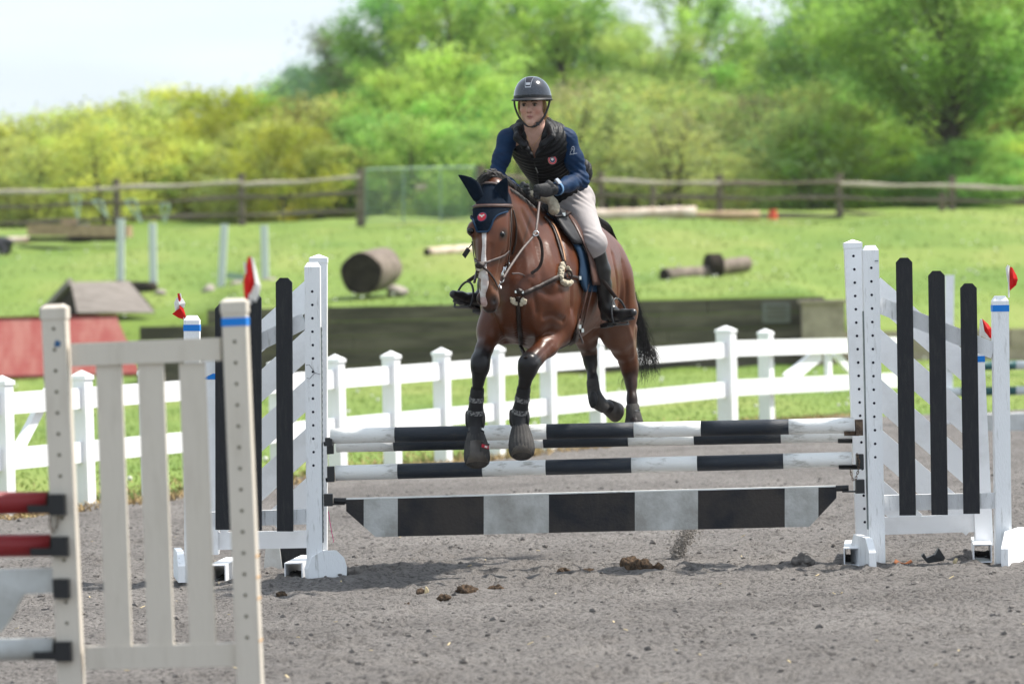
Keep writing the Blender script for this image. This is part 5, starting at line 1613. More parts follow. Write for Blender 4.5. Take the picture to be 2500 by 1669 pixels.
hs.limb([(P3(1541, 860, 26.22), .024), (P3(1538, 800, 26.14), .045)], 0.05)
hV, hQ = hs.mesh(2)
hN = normals(hV, hQ)
# muscle relief pressed into (or raised from) the skin along lines
_bv0 = BVHTree.FromPolygons([tuple(q) for q in hV], [tuple(int(i) for i in q) for q in hQ])
def relief(pts, depth, wd):
    global hV
    q = []
    for u, v_ in [(p[0], p[1]) for p in spline([np.array(p, float) for p in pts], 8)]:
        r_ = _bv0.ray_cast(C0, ray(u, v_))
        if r_[0] is not None: q.append(np.array(r_[0]))
    if len(q) < 2: return
    q = np.array(q)
    cand = np.where(((hV > q.min(0) - .12) & (hV < q.max(0) + .12)).all(1))[0]
    d = np.sqrt(((hV[cand][:, None] - q[None]) ** 2).sum(2)).min(1)
    hV[cand] -= hN[cand] * (depth * np.exp(-(d / wd) ** 2))[:, None]
for pts, dp, wd in (([(1372, 585), (1386, 640), (1396, 700), (1396, 750)], .014, .022), ([(1266, 735), (1267, 800), (1272, 850)], .020, .022), ([(1278, 520), (1300, 575), (1318, 640), (1326, 690)], .010, .024),
                    ([(1330, 772), (1350, 770), (1376, 782)], .012, .016), ([(1205, 770), (1220, 812), (1240, 845)], .016, .020), ([(1496, 620), (1508, 690), (1508, 770)], .012, .022), ([(1520, 640), (1530, 700), (1528, 770)], .010, .018),
                    ([(1225, 620), (1215, 670), (1206, 705)], .006, .012), ([(1200, 600), (1196, 650)], .004, .012), ([(1320, 705), (1345, 720), (1370, 715)], .008, .022), ([(1340, 600), (1352, 650), (1350, 690)], -.008, .026),
                    ([(1350, 835), (1325, 860), (1305, 882)], .007, .012), ([(1360, 850), (1338, 870)], -.006, .010), ([(1535, 800), (1545, 840), (1546, 870)], -.006, .012), ([(1285, 740), (1300, 790), (1320, 830)], -.010, .03), ([(1235, 740), (1230, 790)], -.010, .03),
                    ([(1452, 812), (1470, 800), (1482, 780)], .010, .018), ([(1300, 700), (1310, 760)], .006, .014), ([(1262, 560), (1282, 620), (1290, 680)], -.008, .022)):
    relief(pts, dp, wd)
hN = normals(hV, hQ)
# coat: bay with black points, blaze and dark muzzle
def near(p, r): return np.clip(1 - np.sqrt(((hV - np.array(p)) ** 2).sum(1)) / r, 0, 1)
def chain_d(pts):
    d = np.full(len(hV), 9.0); tt = np.zeros(len(hV))
    for k, (a, b) in enumerate(zip(pts[:-1], pts[1:])):
        a, b = np.array(a), np.array(b); ba = b - a
        t = np.clip(((hV - a) @ ba) / (ba @ ba), 0, 1)
        q = np.sqrt(((hV - a - t[:, None] * ba) ** 2).sum(1))
        m = q < d
        d[m] = q[m]; tt[m] = k + t[m]
    return d, tt
bay, bay2 = np.array([0.096, 0.0262, 0.0070]), np.array([0.130, 0.0385, 0.0110])
blk = np.array([0.010, 0.009, 0.010])
nzv = vnoise(hV[:, 0] * 9 + hV[:, 2] * 4, hV[:, 1] * 9 + hV[:, 2] * 7, 3)
up = np.clip((hV[:, 2] - 1.35) / 0.6, 0, 1)
hC = bay[None] * (0.86 + 0.28 * nzv[:, None])
a_loc = (hV - G0) @ HF
fl = np.clip((0.25 - a_loc) / 0.5, 0, 1)[:, None] * 0.55
hC = hC * (1 - fl) + bay2[None] * fl
def paint(mask, col):
    global hC
    m = np.clip(mask, 0, 1)[:, None]
    hC = hC * (1 - m) + np.array(col)[None] * m
sstep = lambda a, b, x: np.clip((x - a) / (b - a), 0, 1) ** 2 * (3 - 2 * np.clip((x - a) / (b - a), 0, 1))
for lg, t0, t1, rr in ((LEGR, 1.3, 2.9, .12), (LEGL, 2.3, 3.5, .12), (LHL, 4.0, 5.6, .10), (LHR, 1.2, 2.0, .12)):
    d, t = chain_d([q[0] for q in lg])
    m = sstep(t0, t1, t + (nzv - .5) * 0.8) * (d < rr)
    if lg is LHL:
        paint(m * 0.85, np.array([0.030, 0.015, 0.011]))
        paint(sstep(5.5, 8.0, t) * (d < rr) * 0.8, blk)
    else: paint(m, blk)
d, t = chain_d([P3(1180, 770, 24.5), P3(1178, 890, 24.5)])
paint(sstep(.09, .03, d) * sstep(0.55, 0.8, t) * 0.5, blk)
# belly and clipped flank, a little greyer
paint(sstep(0.05, -.3, a_loc) * sstep(1.50, 1.36, hV[:, 2]) * (hV[:, 2] > 1.2) * 0.5, np.array([0.16, 0.085, 0.058]))
# head
d, t = chain_d([P3(1180, 552, 24.07), P3(1182, 640, 24.04), P3(1181, 690, 24.03), P3(1182, 738, 24.04)])
head = (hV[:, 1] < 24.34) & (hV[:, 2] > 1.4)
fc = (hV - np.array(P3(1182, 640, 24.04))) @ FS
xoff = np.interp(hV[:, 2], [1.5, 1.6, 1.75, 2.0], [0.001, -.002, 0.0, 0.0])
wbl = np.interp(hV[:, 2], [1.47, 1.52, 1.58, 1.655, 1.70, 1.90], [.016, .017, .026, .018, .016, .012])
nface = hN @ FF
paint(near(P3(1205, 733, 24.08), .05) * 1.6 * head, (0.022, 0.016, 0.016))
paint(near(P3(1172, 732, 24.05), .045) * 1.3 * head, (0.022, 0.016, 0.016))
paint(sstep(1.525, 1.485, hV[:, 2]) * head * 0.9, (0.030, 0.022, 0.020))
paint(near(P3(1184, 744, 24.03), .032) * 1.8 * head, (0.42, 0.30, 0.27))
paint(near(P3(1208, 700, 24.10), .09) * 0.75 * head, (0.25, 0.125, 0.07))
for (u, v_, Y_) in ((1231, 572, 24.11), (1139, 567, 24.09)):
    paint(near(P3(u, v_, Y_), .048) * 1.25, (0.022, 0.014, 0.011))
# dark line under the crest
horse = thing('horse', Lg(0, 0, 0.55), 'bay horse with black legs and white blaze jumping over the striped poles', 'horse')
mat('horse_coat', (0.14, 0.05, 0.025), 0.38, 0.34, (0.55, 0.50, 0.46), 4.0, 0.06, 90, vcol=True, lo=0.35, hi=0.75, rvar=0.10)
np_mesh('body', hV, hQ, 'horse_coat', None, True, horse, hC)
mat('eye_dark', (0.004, 0.003, 0.003), 0.22, 0.35)
mat('horse_hair', (0.011, 0.010, 0.010), 0.5, 0.4, (0.035, 0.030, 0.030), 30)
BV = BVHTree.FromPolygons([tuple(q) for q in hV], [tuple(int(i) for i in q) for q in hQ])
for (u, v_, Y_) in ((1230.5, 572, 24.15), (1147, 566, 24.12)):
    f_ = BV.find_nearest(W(u, v_, Y_ - .06)); c = np.array(f_[0] - f_[1] * .009); mb = MB(); vs, fs = ICO[2]
    mb.add([c + np.array(q) * np.array([.020, .021, .018]) for q in vs], fs); mb.build('eye', 'eye_dark', horse, True)
def strands(name, roots, flows, n, rad, seed, parent=horse, jitter=0.02, segs=9, material='horse_hair', lenvar=0.35, curl=0.012):
    """hair: roots = polyline on the body, flows = list of polylines (same parameter) the hair follows"""
    r_ = np.random.default_rng(seed); mb = MB()
    for k in range(n):
        i = r_.random() * (len(flows) - 1); i0 = int(i); f_ = i - i0
        A, B = flows[i0], flows[min(i0 + 1, len(flows) - 1)]
        ph = r_.uniform(0, 6.28); ln = 1 - lenvar * r_.random() ** 1.5
        off = r_.normal(0, jitter, 3)
        sp = spline([np.array(a) * (1 - f_) + np.array(b) * f_ for a, b in zip(A, B)], 4)
        m_ = max(4, int(len(sp) * ln)); sp = sp[:m_]
        q = [p + off * (0.25 + 1.1 * j / m_) + np.array([math.sin(ph + j * .8), math.cos(ph + j * .6), math.sin(ph * 2 + j * .5)]) * curl * (j / m_) for j, p in enumerate(sp)]
        mb.tube(q, [rad * (1 - 0.85 * j / (m_ - 1)) for j in range(m_)], 3, cap=False)
    return mb.build(name, material, parent, True)
# tail: dock on the croup, hair swinging out to the right
strands('tail', None, [
    [P3(1452, 536, 26.25), P3(1478, 552, 26.42), P3(1492, 600, 26.52), P3(1520, 700, 26.56), P3(1556, 800, 26.52), P3(1558, 870, 26.50), P3(1552, 930, 26.48)],
    [P3(1456, 534, 26.25), P3(1484, 556, 26.42), P3(1500, 610, 26.52), P3(1535, 710, 26.55), P3(1566, 810, 26.52), P3(1572, 880, 26.50), P3(1570, 948, 26.48)],
    [P3(1460, 534, 26.25), P3(1488, 560, 26.42), P3(1504, 620, 26.50), P3(1540, 720, 26.55), P3(1564, 800, 26.55), P3(1584, 860, 26.55), P3(1590, 935, 26.55)]], 380, 0.0032, 3, jitter=0.016)
strands('tail_wisp', None, [
    [P3(1560, 795, 26.55), P3(1576, 835, 26.56), P3(1596, 850, 26.58), P3(1606, 880, 26.58), P3(1616, 905, 26.58)],
    [P3(1560, 800, 26.55), P3(1576, 850, 26.56), P3(1590, 870, 26.58), P3(1596, 905, 26.58), P3(1598, 930, 26.58)]], 90, 0.0024, 4, jitter=0.012)
strands('tail_wisp', None, [
    [P3(1535, 880, 26.45), P3(1526, 905, 26.45), P3(1516, 925, 26.45), P3(1524, 945, 26.45)],
    [P3(1538, 885, 26.45), P3(1532, 915, 26.45), P3(1522, 945, 26.45), P3(1530, 960, 26.45)]], 16, 0.0016, 5, jitter=0.012)
# mane and forelock: tuft at the poll, short hair down the crest
strands('mane', None, [
    [P3(1212, 452, 24.30), P3(1205, 432, 24.30), P3(1190, 428, 24.27), P3(1172, 446, 24.25), P3(1162, 462, 24.25)],
    [P3(1225, 448, 24.36), P3(1218, 428, 24.35), P3(1200, 424, 24.33), P3(1180, 438, 24.30), P3(1166, 456, 24.30)],
    [P3(1240, 460, 24.48), P3(1232, 438, 24.46), P3(1215, 432, 24.44), P3(1190, 442, 24.40), P3(1172, 462, 24.38)],
    [P3(1262, 474, 24.62), P3(1256, 458, 24.60), P3(1240, 452, 24.58), P3(1222, 470, 24.55), P3(1205, 500, 24.52)],
    [P3(1284, 492, 24.78), P3(1284, 478, 24.76), P3(1268, 474, 24.74), P3(1250, 492, 24.70), P3(1236, 530, 24.68)],
    [P3(1302, 508, 24.95), P3(1306, 496, 24.93), P3(1292, 490, 24.90), P3(1272, 505, 24.86), P3(1258, 545, 24.84)]], 620, 0.0042, 6, jitter=0.010, lenvar=0.5)
strands('crest_hair', None, [
    [P3(1238, 456, 24.46), P3(1246, 462, 24.45), P3(1254, 476, 24.46)],
    [P3(1262, 472, 24.60), P3(1272, 480, 24.60), P3(1280, 496, 24.60)],
    [P3(1284, 488, 24.76), P3(1294, 500, 24.75), P3(1300, 516, 24.75)],
    [P3(1304, 506, 24.94), P3(1312, 518, 24.93), P3(1316, 534, 24.93)]], 260, 0.0026, 7, jitter=0.005, lenvar=0.3, curl=.004)
strands('whiskers', None, [
    [P3(1212, 745, 24.10), P3(1218, 752, 24.08), P3(1222, 756, 24.07)], [P3(1200, 760, 24.10), P3(1206, 768, 24.08), P3(1210, 772, 24.07)]], 26, 0.0009, 8, jitter=0.006, curl=.003)
# hooves under the bell boots
mat('hoof_horn', (0.05, 0.042, 0.036), 0.5, 0.4, (0.10, 0.085, 0.07), 8)
mat('hoof_sole', (0.30, 0.26, 0.21), 0.8, 0.2, (0.12, 0.10, 0.08), 14)
def hoof(c, axis, fw_, r0, r1, L, nm='hoof', material='hoof_horn'):
    axis = Vector(axis).normalized(); fw_ = Vector(fw_); fw_ = (fw_ - axis * fw_.dot(axis)).normalized(); sd_ = axis.cross(fw_)
    mb = MB(); vs, n = [], 18
    for t, r_ in ((0, r0), (0.5, (r0 + r1) / 2), (1, r1)):
        for k in range(n):
            th = 6.2832 * k / n
            vs.append(Vector(c) + axis * L * t + (sd_ * math.cos(th) + fw_ * (math.sin(th) * 1.08 + .12 * t)) * r_)
    fs = [tuple(reversed(range(n))), tuple(range(2 * n, 3 * n))]
    for j in range(2):
        for k in range(n): fs.append((j * n + k, j * n + (k + 1) % n, (j + 1) * n + (k + 1) % n, (j + 1) * n + k))
    mb.add(vs, fs)
    return mb.build(nm, material, horse, True)
hoof(P3(1164, 1078, 24.59), P3(1167, 1140, 24.55) - P3(1164, 1078, 24.59), HF, .046, .062, .125)
hoof(P3(1273, 1066, 24.55), P3(1275, 1118, 24.49) - P3(1273, 1066, 24.55), HF, .046, .060, .115)
hoof(P3(1549, 1045, 26.11), (0.02, -.05, -1), HF, .044, .060, .085)
ho = hoof(P3(1484, 993, 26.20), P3(1504, 1004, 26.26) - P3(1484, 993, 26.20), (0.45, -.2, -.9), .046, .058, .085)
# ================================================================== TACK
YFALL = [24.3]
def hit(u, v, off=0.004, ymax=27.0, Yg=None, bv=None):
    d = ray(u, v)
    b = bv or BV
    if Yg is None:
        p, n, i_, t_ = b.ray_cast(C0, d)
        if p is not None and p.y < ymax: return np.array(p + n * off), np.array(n)
        Yg = YFALL[0]
    p, n, i_, t_ = b.find_nearest(W(u, v, Yg))
    return np.array(p + n * off), np.array(n)
def px_strap(mb, pts, wd, off=0.004, th=0.004, n=6, Yg=None, ymax=27.0):
    sp = spline([np.array([p[0], p[1]]) for p in pts], n)
    strap(mb, [hit(q[0], q[1], off, ymax, Yg) for q in sp], wd, th)
def px_patch(mb, rows, cols=9, off=0.006, th=0.004, Yg=None, sub=3, ymax=27.0):
    """rows: (v, u_left, u_right) - a cloth laid on the horse"""
    rr = spline([np.array(r, float) for r in rows], sub)
    P, N = [], []
    for v, a, b in rr:
        for k in range(cols):
            p, n = hit(a + (b - a) * k / (cols - 1), v, off, ymax, Yg)
            P.append(p); N.append(n)
    nr = len(rr)
    M = len(P)
    P2 = [p + n * th for p, n in zip(P, N)]
    fs = []
    for r in range(nr - 1):
        for k in range(cols - 1):
            i0 = r * cols + k
            q = (i0, i0 + 1, i0 + cols + 1, i0 + cols)
            fs.append(tuple(M + j for j in q)); fs.append(tuple(reversed(q)))
    def rim(seq):
        for a, b in zip(seq[:-1], seq[1:]): fs.append((a, b, M + b, M + a))
    rim(list(range(cols))); rim([(nr - 1) * cols + k for k in range(cols)][::-1])
    rim([r * cols for r in range(nr)][::-1]); rim([r * cols + cols - 1 for r in range(nr)])
    mb.add(P + P2, fs)
mat('navy_cloth', (0.0015, 0.0055, 0.013), 0.85, 0.10, (0.0025, 0.0085, 0.019), 40, 0.2, 300)
mat('navy_trim', (0.005, 0.024, 0.055), 0.8, 0.2)
mat('leather', (0.020, 0.012, 0.010), 0.5, 0.3, (0.036, 0.023, 0.019), 30, 0.15, 90)
mat('leather_brown', (0.060, 0.026, 0.018), 0.45, 0.4, (0.09, 0.042, 0.03), 20, 0.15, 80)
mat('leather_highlight', (0.36, 0.18, 0.085), 0.5, 0.35, (0.28, 0.13, 0.06), 20)  # tan tone for the highlight painted along the shoulder strap
mat('rein_leather', (0.062, 0.046, 0.042), 0.5, 0.3, (0.10, 0.075, 0.068), 40)
mat('fleece', (0.74, 0.67, 0.53), 0.95, 0.1, (0.60, 0.52, 0.38), 45, 1.0, 160)
mat('boot_grey', (0.040, 0.038, 0.037), 0.75, 0.2, (0.075, 0.070, 0.066), 9, 0.2, 120)
mat('boot_black', (0.012, 0.012, 0.014), 0.6, 0.3, (0.022, 0.022, 0.024), 14)
mat('strap_silver', (0.20, 0.20, 0.20), 0.6, 0.3, (0.03, 0.03, 0.035), 90, lo=0.47, hi=0.53)
mat('badge_red', (0.42, 0.012, 0.03), 0.6)
mat('badge_white', (0.68, 0.66, 0.62), 0.6)
mat('badge_blue', (0.03, 0.04, 0.09), 0.6)

mat('blaze_hair', (0.60, 0.57, 0.55), 0.7, 0.2, (0.48, 0.40, 0.37), 25, 0.2, 200)
mat('snip_skin', (0.40, 0.27, 0.25), 0.6, 0.3, (0.50, 0.40, 0.38), 40)
mb = MB(); px_patch(mb, [(562, 1176, 1188), (580, 1177, 1187), (600, 1177.5, 1186.5), (620, 1176, 1186), (638, 1174.5, 1187), (655, 1172.5, 1188), (672, 1169.5, 1191), (690, 1168, 1192.5), (703, 1169.5, 1190), (716, 1172, 1186), (727, 1172.5, 1186)], 5, .0012, .0012, sub=4, ymax=24.5)
mb.build('blaze', 'blaze_hair', horse, True)
mb = MB(); px_patch(mb, [(725, 1172.5, 1186), (733, 1172.5, 1188.5), (741, 1174, 1190), (748, 1177, 1187)], 5, .0012, .0012, sub=4, ymax=24.5)
mb.build('snip', 'snip_skin', horse, True)
# ear bonnet
bon = thing('ear_bonnet', hit(1180, 520)[0], 'dark navy ear bonnet with a round red badge on the horse head', 'ear bonnet')
mb = MB()
px_patch(mb, [(448, 1184, 1218), (458, 1172, 1228), (470, 1162, 1237), (486, 1154, 1244), (505, 1149, 1245), (518, 1151, 1236), (528, 1153, 1212), (540, 1156, 1203), (552, 1159, 1199), (561, 1163, 1195), (567, 1168, 1190)], 13, 0.006, 0.004, sub=2, ymax=24.6)
mb.build('cloth', 'navy_cloth', bon, True)
mb = MB()
px_strap(mb, [(1236, 518), (1214, 527), (1204, 539), (1199, 553), (1194, 563), (1188, 567.5), (1170, 567.5), (1164, 562), (1159, 551), (1155, 536), (1151, 519)], 0.010, 0.010, 0.003, 5, ymax=24.6)
mb.build('trim', 'navy_trim', bon, True)
def ear(base, tip, w0, side_px):
    b0, t0 = P3(*base), P3(*tip)
    ax = (t0 - b0); L = np.linalg.norm(ax); ax /= L
    sd_ = np.cross(ax, HF); sd_ /= np.linalg.norm(sd_); fw_ = np.cross(sd_, ax)
    if fw_ @ HF < 0: fw_ = -fw_
    vs, n = [], 14
    prof = [(-.12, .80, .55), (0.05, .95, .55), (0.25, 1.08, .50), (0.45, 1.0, .42), (0.65, .78, .32), (0.82, .48, .22), (0.94, .22, .14), (1.0, .03, .03)]
    for t, a, b in prof:
        c = b0 + ax * L * t + fw_ * (-.012 * math.sin(math.pi * max(t, 0))) + sd_ * side_px * 0.016 * math.sin(math.pi * max(0, t))
        for k in range(n):
            th = 6.2832 * k / n
            x, y = math.cos(th), math.sin(th)
            y2 = y * b - (0.28 * b if y > 0 else 0) * (1 - abs(x))
            vs.append(c + (sd_ * x * a + fw_ * y2) * w0)
    fs = [tuple(range(n - 1, -1, -1)), tuple(range((len(prof) - 1) * n, len(prof) * n))]
    for j in range(len(prof) - 1):
        for k in range(n): fs.append((j * n + k, j * n + (k + 1) % n, (j + 1) * n + (k + 1) % n, (j + 1) * n + k))
    mb = MB(); mb.add(vs, fs); mb.build('ear_cover', 'navy_cloth', bon, True)
ear((1168, 482, 24.20), (1119, 427, 24.18), .037, 1)
ear((1221, 496, 24.20), (1237, 434, 24.17), .044, -1)
def disc(u, v, r, off, material, parent, name, n=22, label=None):
    p, nn = hit(u, v, off, 24.6)
    nn = Vector(nn); a = nn.cross(UP).normalized(); b = a.cross(nn)
    mb = MB(); c = Vector(p)
    vs = [c + (a * math.cos(6.2832 * k / n) + b * math.sin(6.2832 * k / n)) * r for k in range(n)]
    mb.poly(vs, 0.0012, nn); return mb.build(name, material, parent), c, a, b, nn
bd, c, a, b, nn = disc(1178.5, 532, .029, .011, 'badge_blue', bon, 'badge')
disc(1178.5, 532, .0245, .0128, 'badge_red', bd, 'red_disc')
if a.x < 0: a = -a
mb = MB()
mk = [(-.017, .010), (-.012, .014), (-.004, .009), (.004, .009), (.012, .014), (.017, .010), (.013, .004), (.005, .003), (.005, -.008), (.009, -.018), (-.009, -.018), (-.005, -.008), (-.005, .003), (-.013, .004)]
mb.poly([c + a * x + UP * y + nn * .0035 for x, y in mk], 0.001, nn); mb.build('white_mark', 'badge_white', bd)

# bridle
br = thing('bridle', hit(1180, 640)[0], 'brown leather bridle with figure-eight noseband on the horse head', 'bridle')
mb = MB(); px_strap(mb, [(1146, 507), (1165, 506), (1190, 505.5), (1220, 505), (1246, 504)], 0.019, 0.012, 0.004, ymax=24.6); bb = mb.build('browband', 'leather_brown', br, True)
mb = MB(); px_strap(mb, [(1148, 507), (1165, 506), (1190, 505.5), (1220, 505), (1244, 504)], 0.006, 0.0162, 0.001, ymax=24.6); mb.build('browband_inlay', 'rein_leather', bb, True)
mb = MB(); px_strap(mb, [(1160, 455), (1180, 452), (1200, 451), (1218, 456)], 0.014, 0.014, 0.003, ymax=24.7); mb.build('headpiece', 'rein_leather', br, True)
mb = MB(); px_strap(mb, [(1244, 508), (1245, 535), (1245, 560), (1243, 585), (1241, 612), (1237, 640), (1234, 660)], 0.012, 0.006, 0.005, ymax=24.6); mb.build('cheekpiece', 'leather', br, True)
mb = MB(); px_strap(mb, [(1250, 512), (1256, 535), (1259, 560), (1257, 590), (1250, 620)], 0.010, 0.005, 0.004, ymax=24.9); mb.build('throatlash', 'leather', br, True)
mb = MB(); px_strap(mb, [(1148, 590), (1150, 620), (1154, 650), (1158, 680)], 0.011, 0.005, 0.004, Yg=24.12); mb.build('cheekpiece', 'leather', br, True)
mb = MB(); px_strap(mb, [(1241, 612), (1228, 624), (1208, 633), (1190, 640), (1175, 646)], 0.013, 0.005, 0.004, ymax=24.6); mb.build('noseband', 'rein_leather', br, True)
mb = MB(); px_strap(mb, [(1149, 604), (1155, 622), (1163, 636), (1174, 647)], 0.013, 0.005, 0.004, ymax=24.5); mb.build('noseband', 'rein_leather', br, True)
mb = MB(); px_strap(mb, [(1176, 650), (1190, 662), (1203, 680), (1211, 696), (1215, 706)], 0.012, 0.005, 0.004, ymax=24.6); mb.build('noseband', 'leather', br, True)
mb = MB(); px_strap(mb, [(1170, 652), (1164, 668), (1161, 685), (1162, 698)], 0.012, 0.005, 0.004, ymax=24.5); mb.build('noseband', 'leather', br, True)
p, nn = hit(1174, 648, .012)
mb = MB(); mb.blob(p, (.026, .014, .020), 5, .12, 2); mb.build('rosette', 'leather', br, True)
p, nn = hit(1173, 656, .006)
mb = MB(); mb.blob(p, (.024, .010, .012), 6, .15, 2); mb.build('fleece_pad', 'fleece', br, True)
mb = MB()
for (a_, b_, r_) in (((1240, 648), (1228, 676), .007), ((1233, 652), (1236, 664), .006), ((1222, 690), (1216, 704), .007), ((1243, 640), (1246, 648), .006)):
    mb.tube([hit(*a_, .014, 24.6)[0], hit(*b_, .014, 24.6)[0]], r_, 8)
c = Vector(hit(1229, 682, .02, 24.6)[0])
mb.tube([c + Vector((math.cos(6.2832 * k / 14) * .02 * .75, math.cos(6.2832 * k / 14) * -.012, math.sin(6.2832 * k / 14) * .026)) for k in range(15)], .0045, 6, cap=False)
mb.build('bit', 'chrome', br, True)
mb = MB(); c = Vector(hit(1160, 690, .015, 24.4)[0]); mb.tube([c + Vector((0, math.cos(6.2832 * k / 14) * .02, math.sin(6.2832 * k / 14) * .026)) for k in range(15)], .0045, 6, cap=False); mb.build('bit', 'chrome', br, True)
def free_strap(mb, pts, r, n=6, flat=0.35): mb.tube([Vector(q) for q in spline([P3(*p) for p in pts], n)], r, 8, flat=flat, up=(0, -1, 0))
mb = MB(); free_strap(mb, [(1228, 680, 24.14), (1246, 650, 24.22), (1275, 608, 24.36), (1305, 572, 24.48), (1311, 545, 24.54), (1314, 520, 24.60), (1317, 493, 24.66)], .0075, 6, .5); mb.build('rein', 'rein_leather', br, True)
mb = MB(); free_strap(mb, [(1158, 690, 24.12), (1170, 640, 24.36), (1195, 560, 24.55), (1250, 490, 24.72), (1280, 470, 24.78)], .0075, 6, .5); mb.build('rein', 'rein_leather', br, True)

# martingale and breastplate
bp = thing('breastplate', hit(1267, 715)[0], 'dark leather breastplate with sheepskin pads across the horse chest', 'breastplate')
mb = MB(); c = Vector(P3(1308, 570, 24.47)); mb.tube([c + Vector((math.cos(6.2832 * k / 16) * .016, -.004, math.sin(6.2832 * k / 16) * .013)) for k in range(17)], .0035, 6, cap=False); mb.build('martingale_ring', 'chrome', bp, True)
mb = MB(); free_strap(mb, [(1311, 572, 24.48), (1320, 590, 24.50), (1324, 615, 24.52), (1322, 638, 24.53), (1314, 655, 24.53), (1300, 665, 24.52), (1286, 674, 24.52), (1276, 690, 24.52), (1270, 712, 24.50)], .0085, 5, .5); mb.build('martingale_strap', 'leather', bp, True)
mb = MB(); free_strap(mb, [(1250, 668, 24.35), (1265, 667, 24.42), (1277, 671, 24.48), (1283, 676, 24.51)], .005, 5, .6); mb.build('martingale_strap', 'rein_leather', bp, True)
mb = MB(); px_strap(mb, [(1272, 719), (1290, 711), (1315, 699), (1340, 687), (1362, 676), (1378, 671)], 0.026, 0.007, 0.006); mb.build('chest_strap', 'leather', bp, True)
mb = MB(); px_strap(mb, [(1270, 719), (1255, 717), (1238, 711), (1222, 703), (1208, 694), (1196, 680)], 0.024, 0.007, 0.006, ymax=25.2, Yg=24.72); mb.build('chest_strap', 'leather', bp, True)
mb = MB(); px_strap(mb, [(1266, 722), (1266, 750), (1268, 790), (1271, 825), (1274, 850)], [0.024] * 25, 0.007, 0.006); mb.build('breast_strap', 'leather', bp, True)
mb = MB()
for (u, v_, r_) in ((1252, 733, .017), (1280, 735, .017), (1258, 740, .012), (1275, 741, .012)):
    p, nn = hit(u, v_, .008); mb.blob(p, (r_, .010, r_ * 1.1), int(u), .2, 2)
mb.build('fleece_pad', 'fleece', bp, True)
mb = MB(); p, nn = hit(1267, 711, .014); mb.blob(p, (.018, .012, .016), 4, .15, 2); mb.build('centre_buckle', 'leather', bp, True)
mb = MB()
for u, v_ in ((1259, 712), (1275, 713)):
    p, nn = hit(u, v_, .016); mb = MB(); mb.box(p, (.010, .004, .014)); mb.build('buckle', 'chrome', bp)
mb = MB(); px_strap(mb, [(1378, 650), (1370, 622), (1362, 595), (1352, 565), (1340, 545), (1326, 530)], 0.022, 0.006, 0.005); mb.build('shoulder_strap', 'leather', bp, True)
mb = MB(); px_strap(mb, [(1376, 640), (1371, 612), (1362, 583), (1352, 558), (1342, 545)], 0.015, 0.0115, 0.003); mb.build('strap_highlight', 'leather_highlight', bp, True)  # tan strip laid over the strap as a painted highlight
mb = MB(); px_strap(mb, [(1386, 674), (1398, 676), (1412, 680), (1430, 684)], 0.016, 0.010, 0.005); mb.build('side_strap', 'leather', bp, True)
mb = MB(); p, nn = hit(1409, 679, .018); mb.box(p, (.014, .006, .020)); mb.build('buckle', 'chrome', bp)
def wool(name, pts, r, parent, seed=1, n=5):
    mb = MB(); r_ = np.random.default_rng(seed)
    for q in spline([hit(*p_, r * 0.7)[0] for p_ in pts], n): mb.blob(q, (r * r_.uniform(.85, 1.1), r * .8, r * r_.uniform(.85, 1.1)), int(r_.integers(999)), .18, 2)
    return mb.build(name, 'fleece', parent, True)
wool('fleece_pad', [(1369, 648), (1366, 660), (1364, 676)], .0175, bp, 2)
wool('fleece_pad', [(1369, 688), (1378, 692), (1388, 690)], .0165, bp, 3)
wool('fleece_pad', [(1383, 656), (1388, 664)], .012, bp, 4)
mb = MB(); c = Vector(hit(1380, 673, .022)[0]); mb.tube([c + Vector((math.cos(6.2832 * k / 16) * .019, 0, math.sin(6.2832 * k / 16) * .026)) for k in range(17)], .006, 6, cap=False); mb.build('ring', 'leather', bp, True)

# saddle
sa = thing('saddle', Lg(-.15, 0, 1.9), 'brown leather jumping saddle with navy pad and sheepskin half pad', 'saddle')
# seat and panels run over the back; the flaps lie on both flanks
mb = MB(); vs, rows = [], []
for a_, zz, wd in ((0.16, 2.10, .06), (0.06, 2.10, .10), (-.08, 2.07, .13), (-.25, 2.06, .16), (-.40, 2.10, .17), (-.47, 2.13, .14)):
    rows.append([Lg(a_, b_ * wd, zz - (abs(b_) ** 2) * wd * 0.7 - (0.03 if abs(b_) > .9 else 0)) for b_ in np.linspace(-1, 1, 11)])
nr, nc = len(rows), 11
for r0 in rows: vs += r0
vs2 = [v_ - HU * .05 for v_ in vs]
M = len(vs); fs = []
for r in range(nr - 1):
    for k in range(nc - 1):
        q = (r * nc + k, r * nc + k + 1, (r + 1) * nc + k + 1, (r + 1) * nc + k); fs += [q, tuple(M + j for j in reversed(q))]
for seq in ([k for k in range(nc)], [(nr - 1) * nc + k for k in range(nc)], [r * nc for r in range(nr)], [r * nc + nc - 1 for r in range(nr)]):
    for x, y in zip(seq[:-1], seq[1:]): fs.append((x, y, M + y, M + x))
mb.add(vs + vs2, fs); mb.build('seat', 'leather_brown', sa, True)
def flank(outl, off0, th, bsign, name, material, sub=2):
    """a flap traced on the near flank, mirrored for the far one. outl rows (v, uL, uR)"""
    YFALL[0] = 25.05
    mb = MB(); px_patch(mb, outl, 8, off0, th, sub=sub)
    YFALL[0] = 24.3
    if bsign > 0: return mb.build(name, material, sa, True)
    nv = []
    for q in mb.v:
        d_ = np.array(q) - G0; b_ = d_ @ HL
        nv.append(tuple(np.array(q) - HL * 2 * b_))
    mb.v = nv; mb.f = [tuple(reversed(f)) for f in mb.f]
    return mb.build(name, material, sa, True)
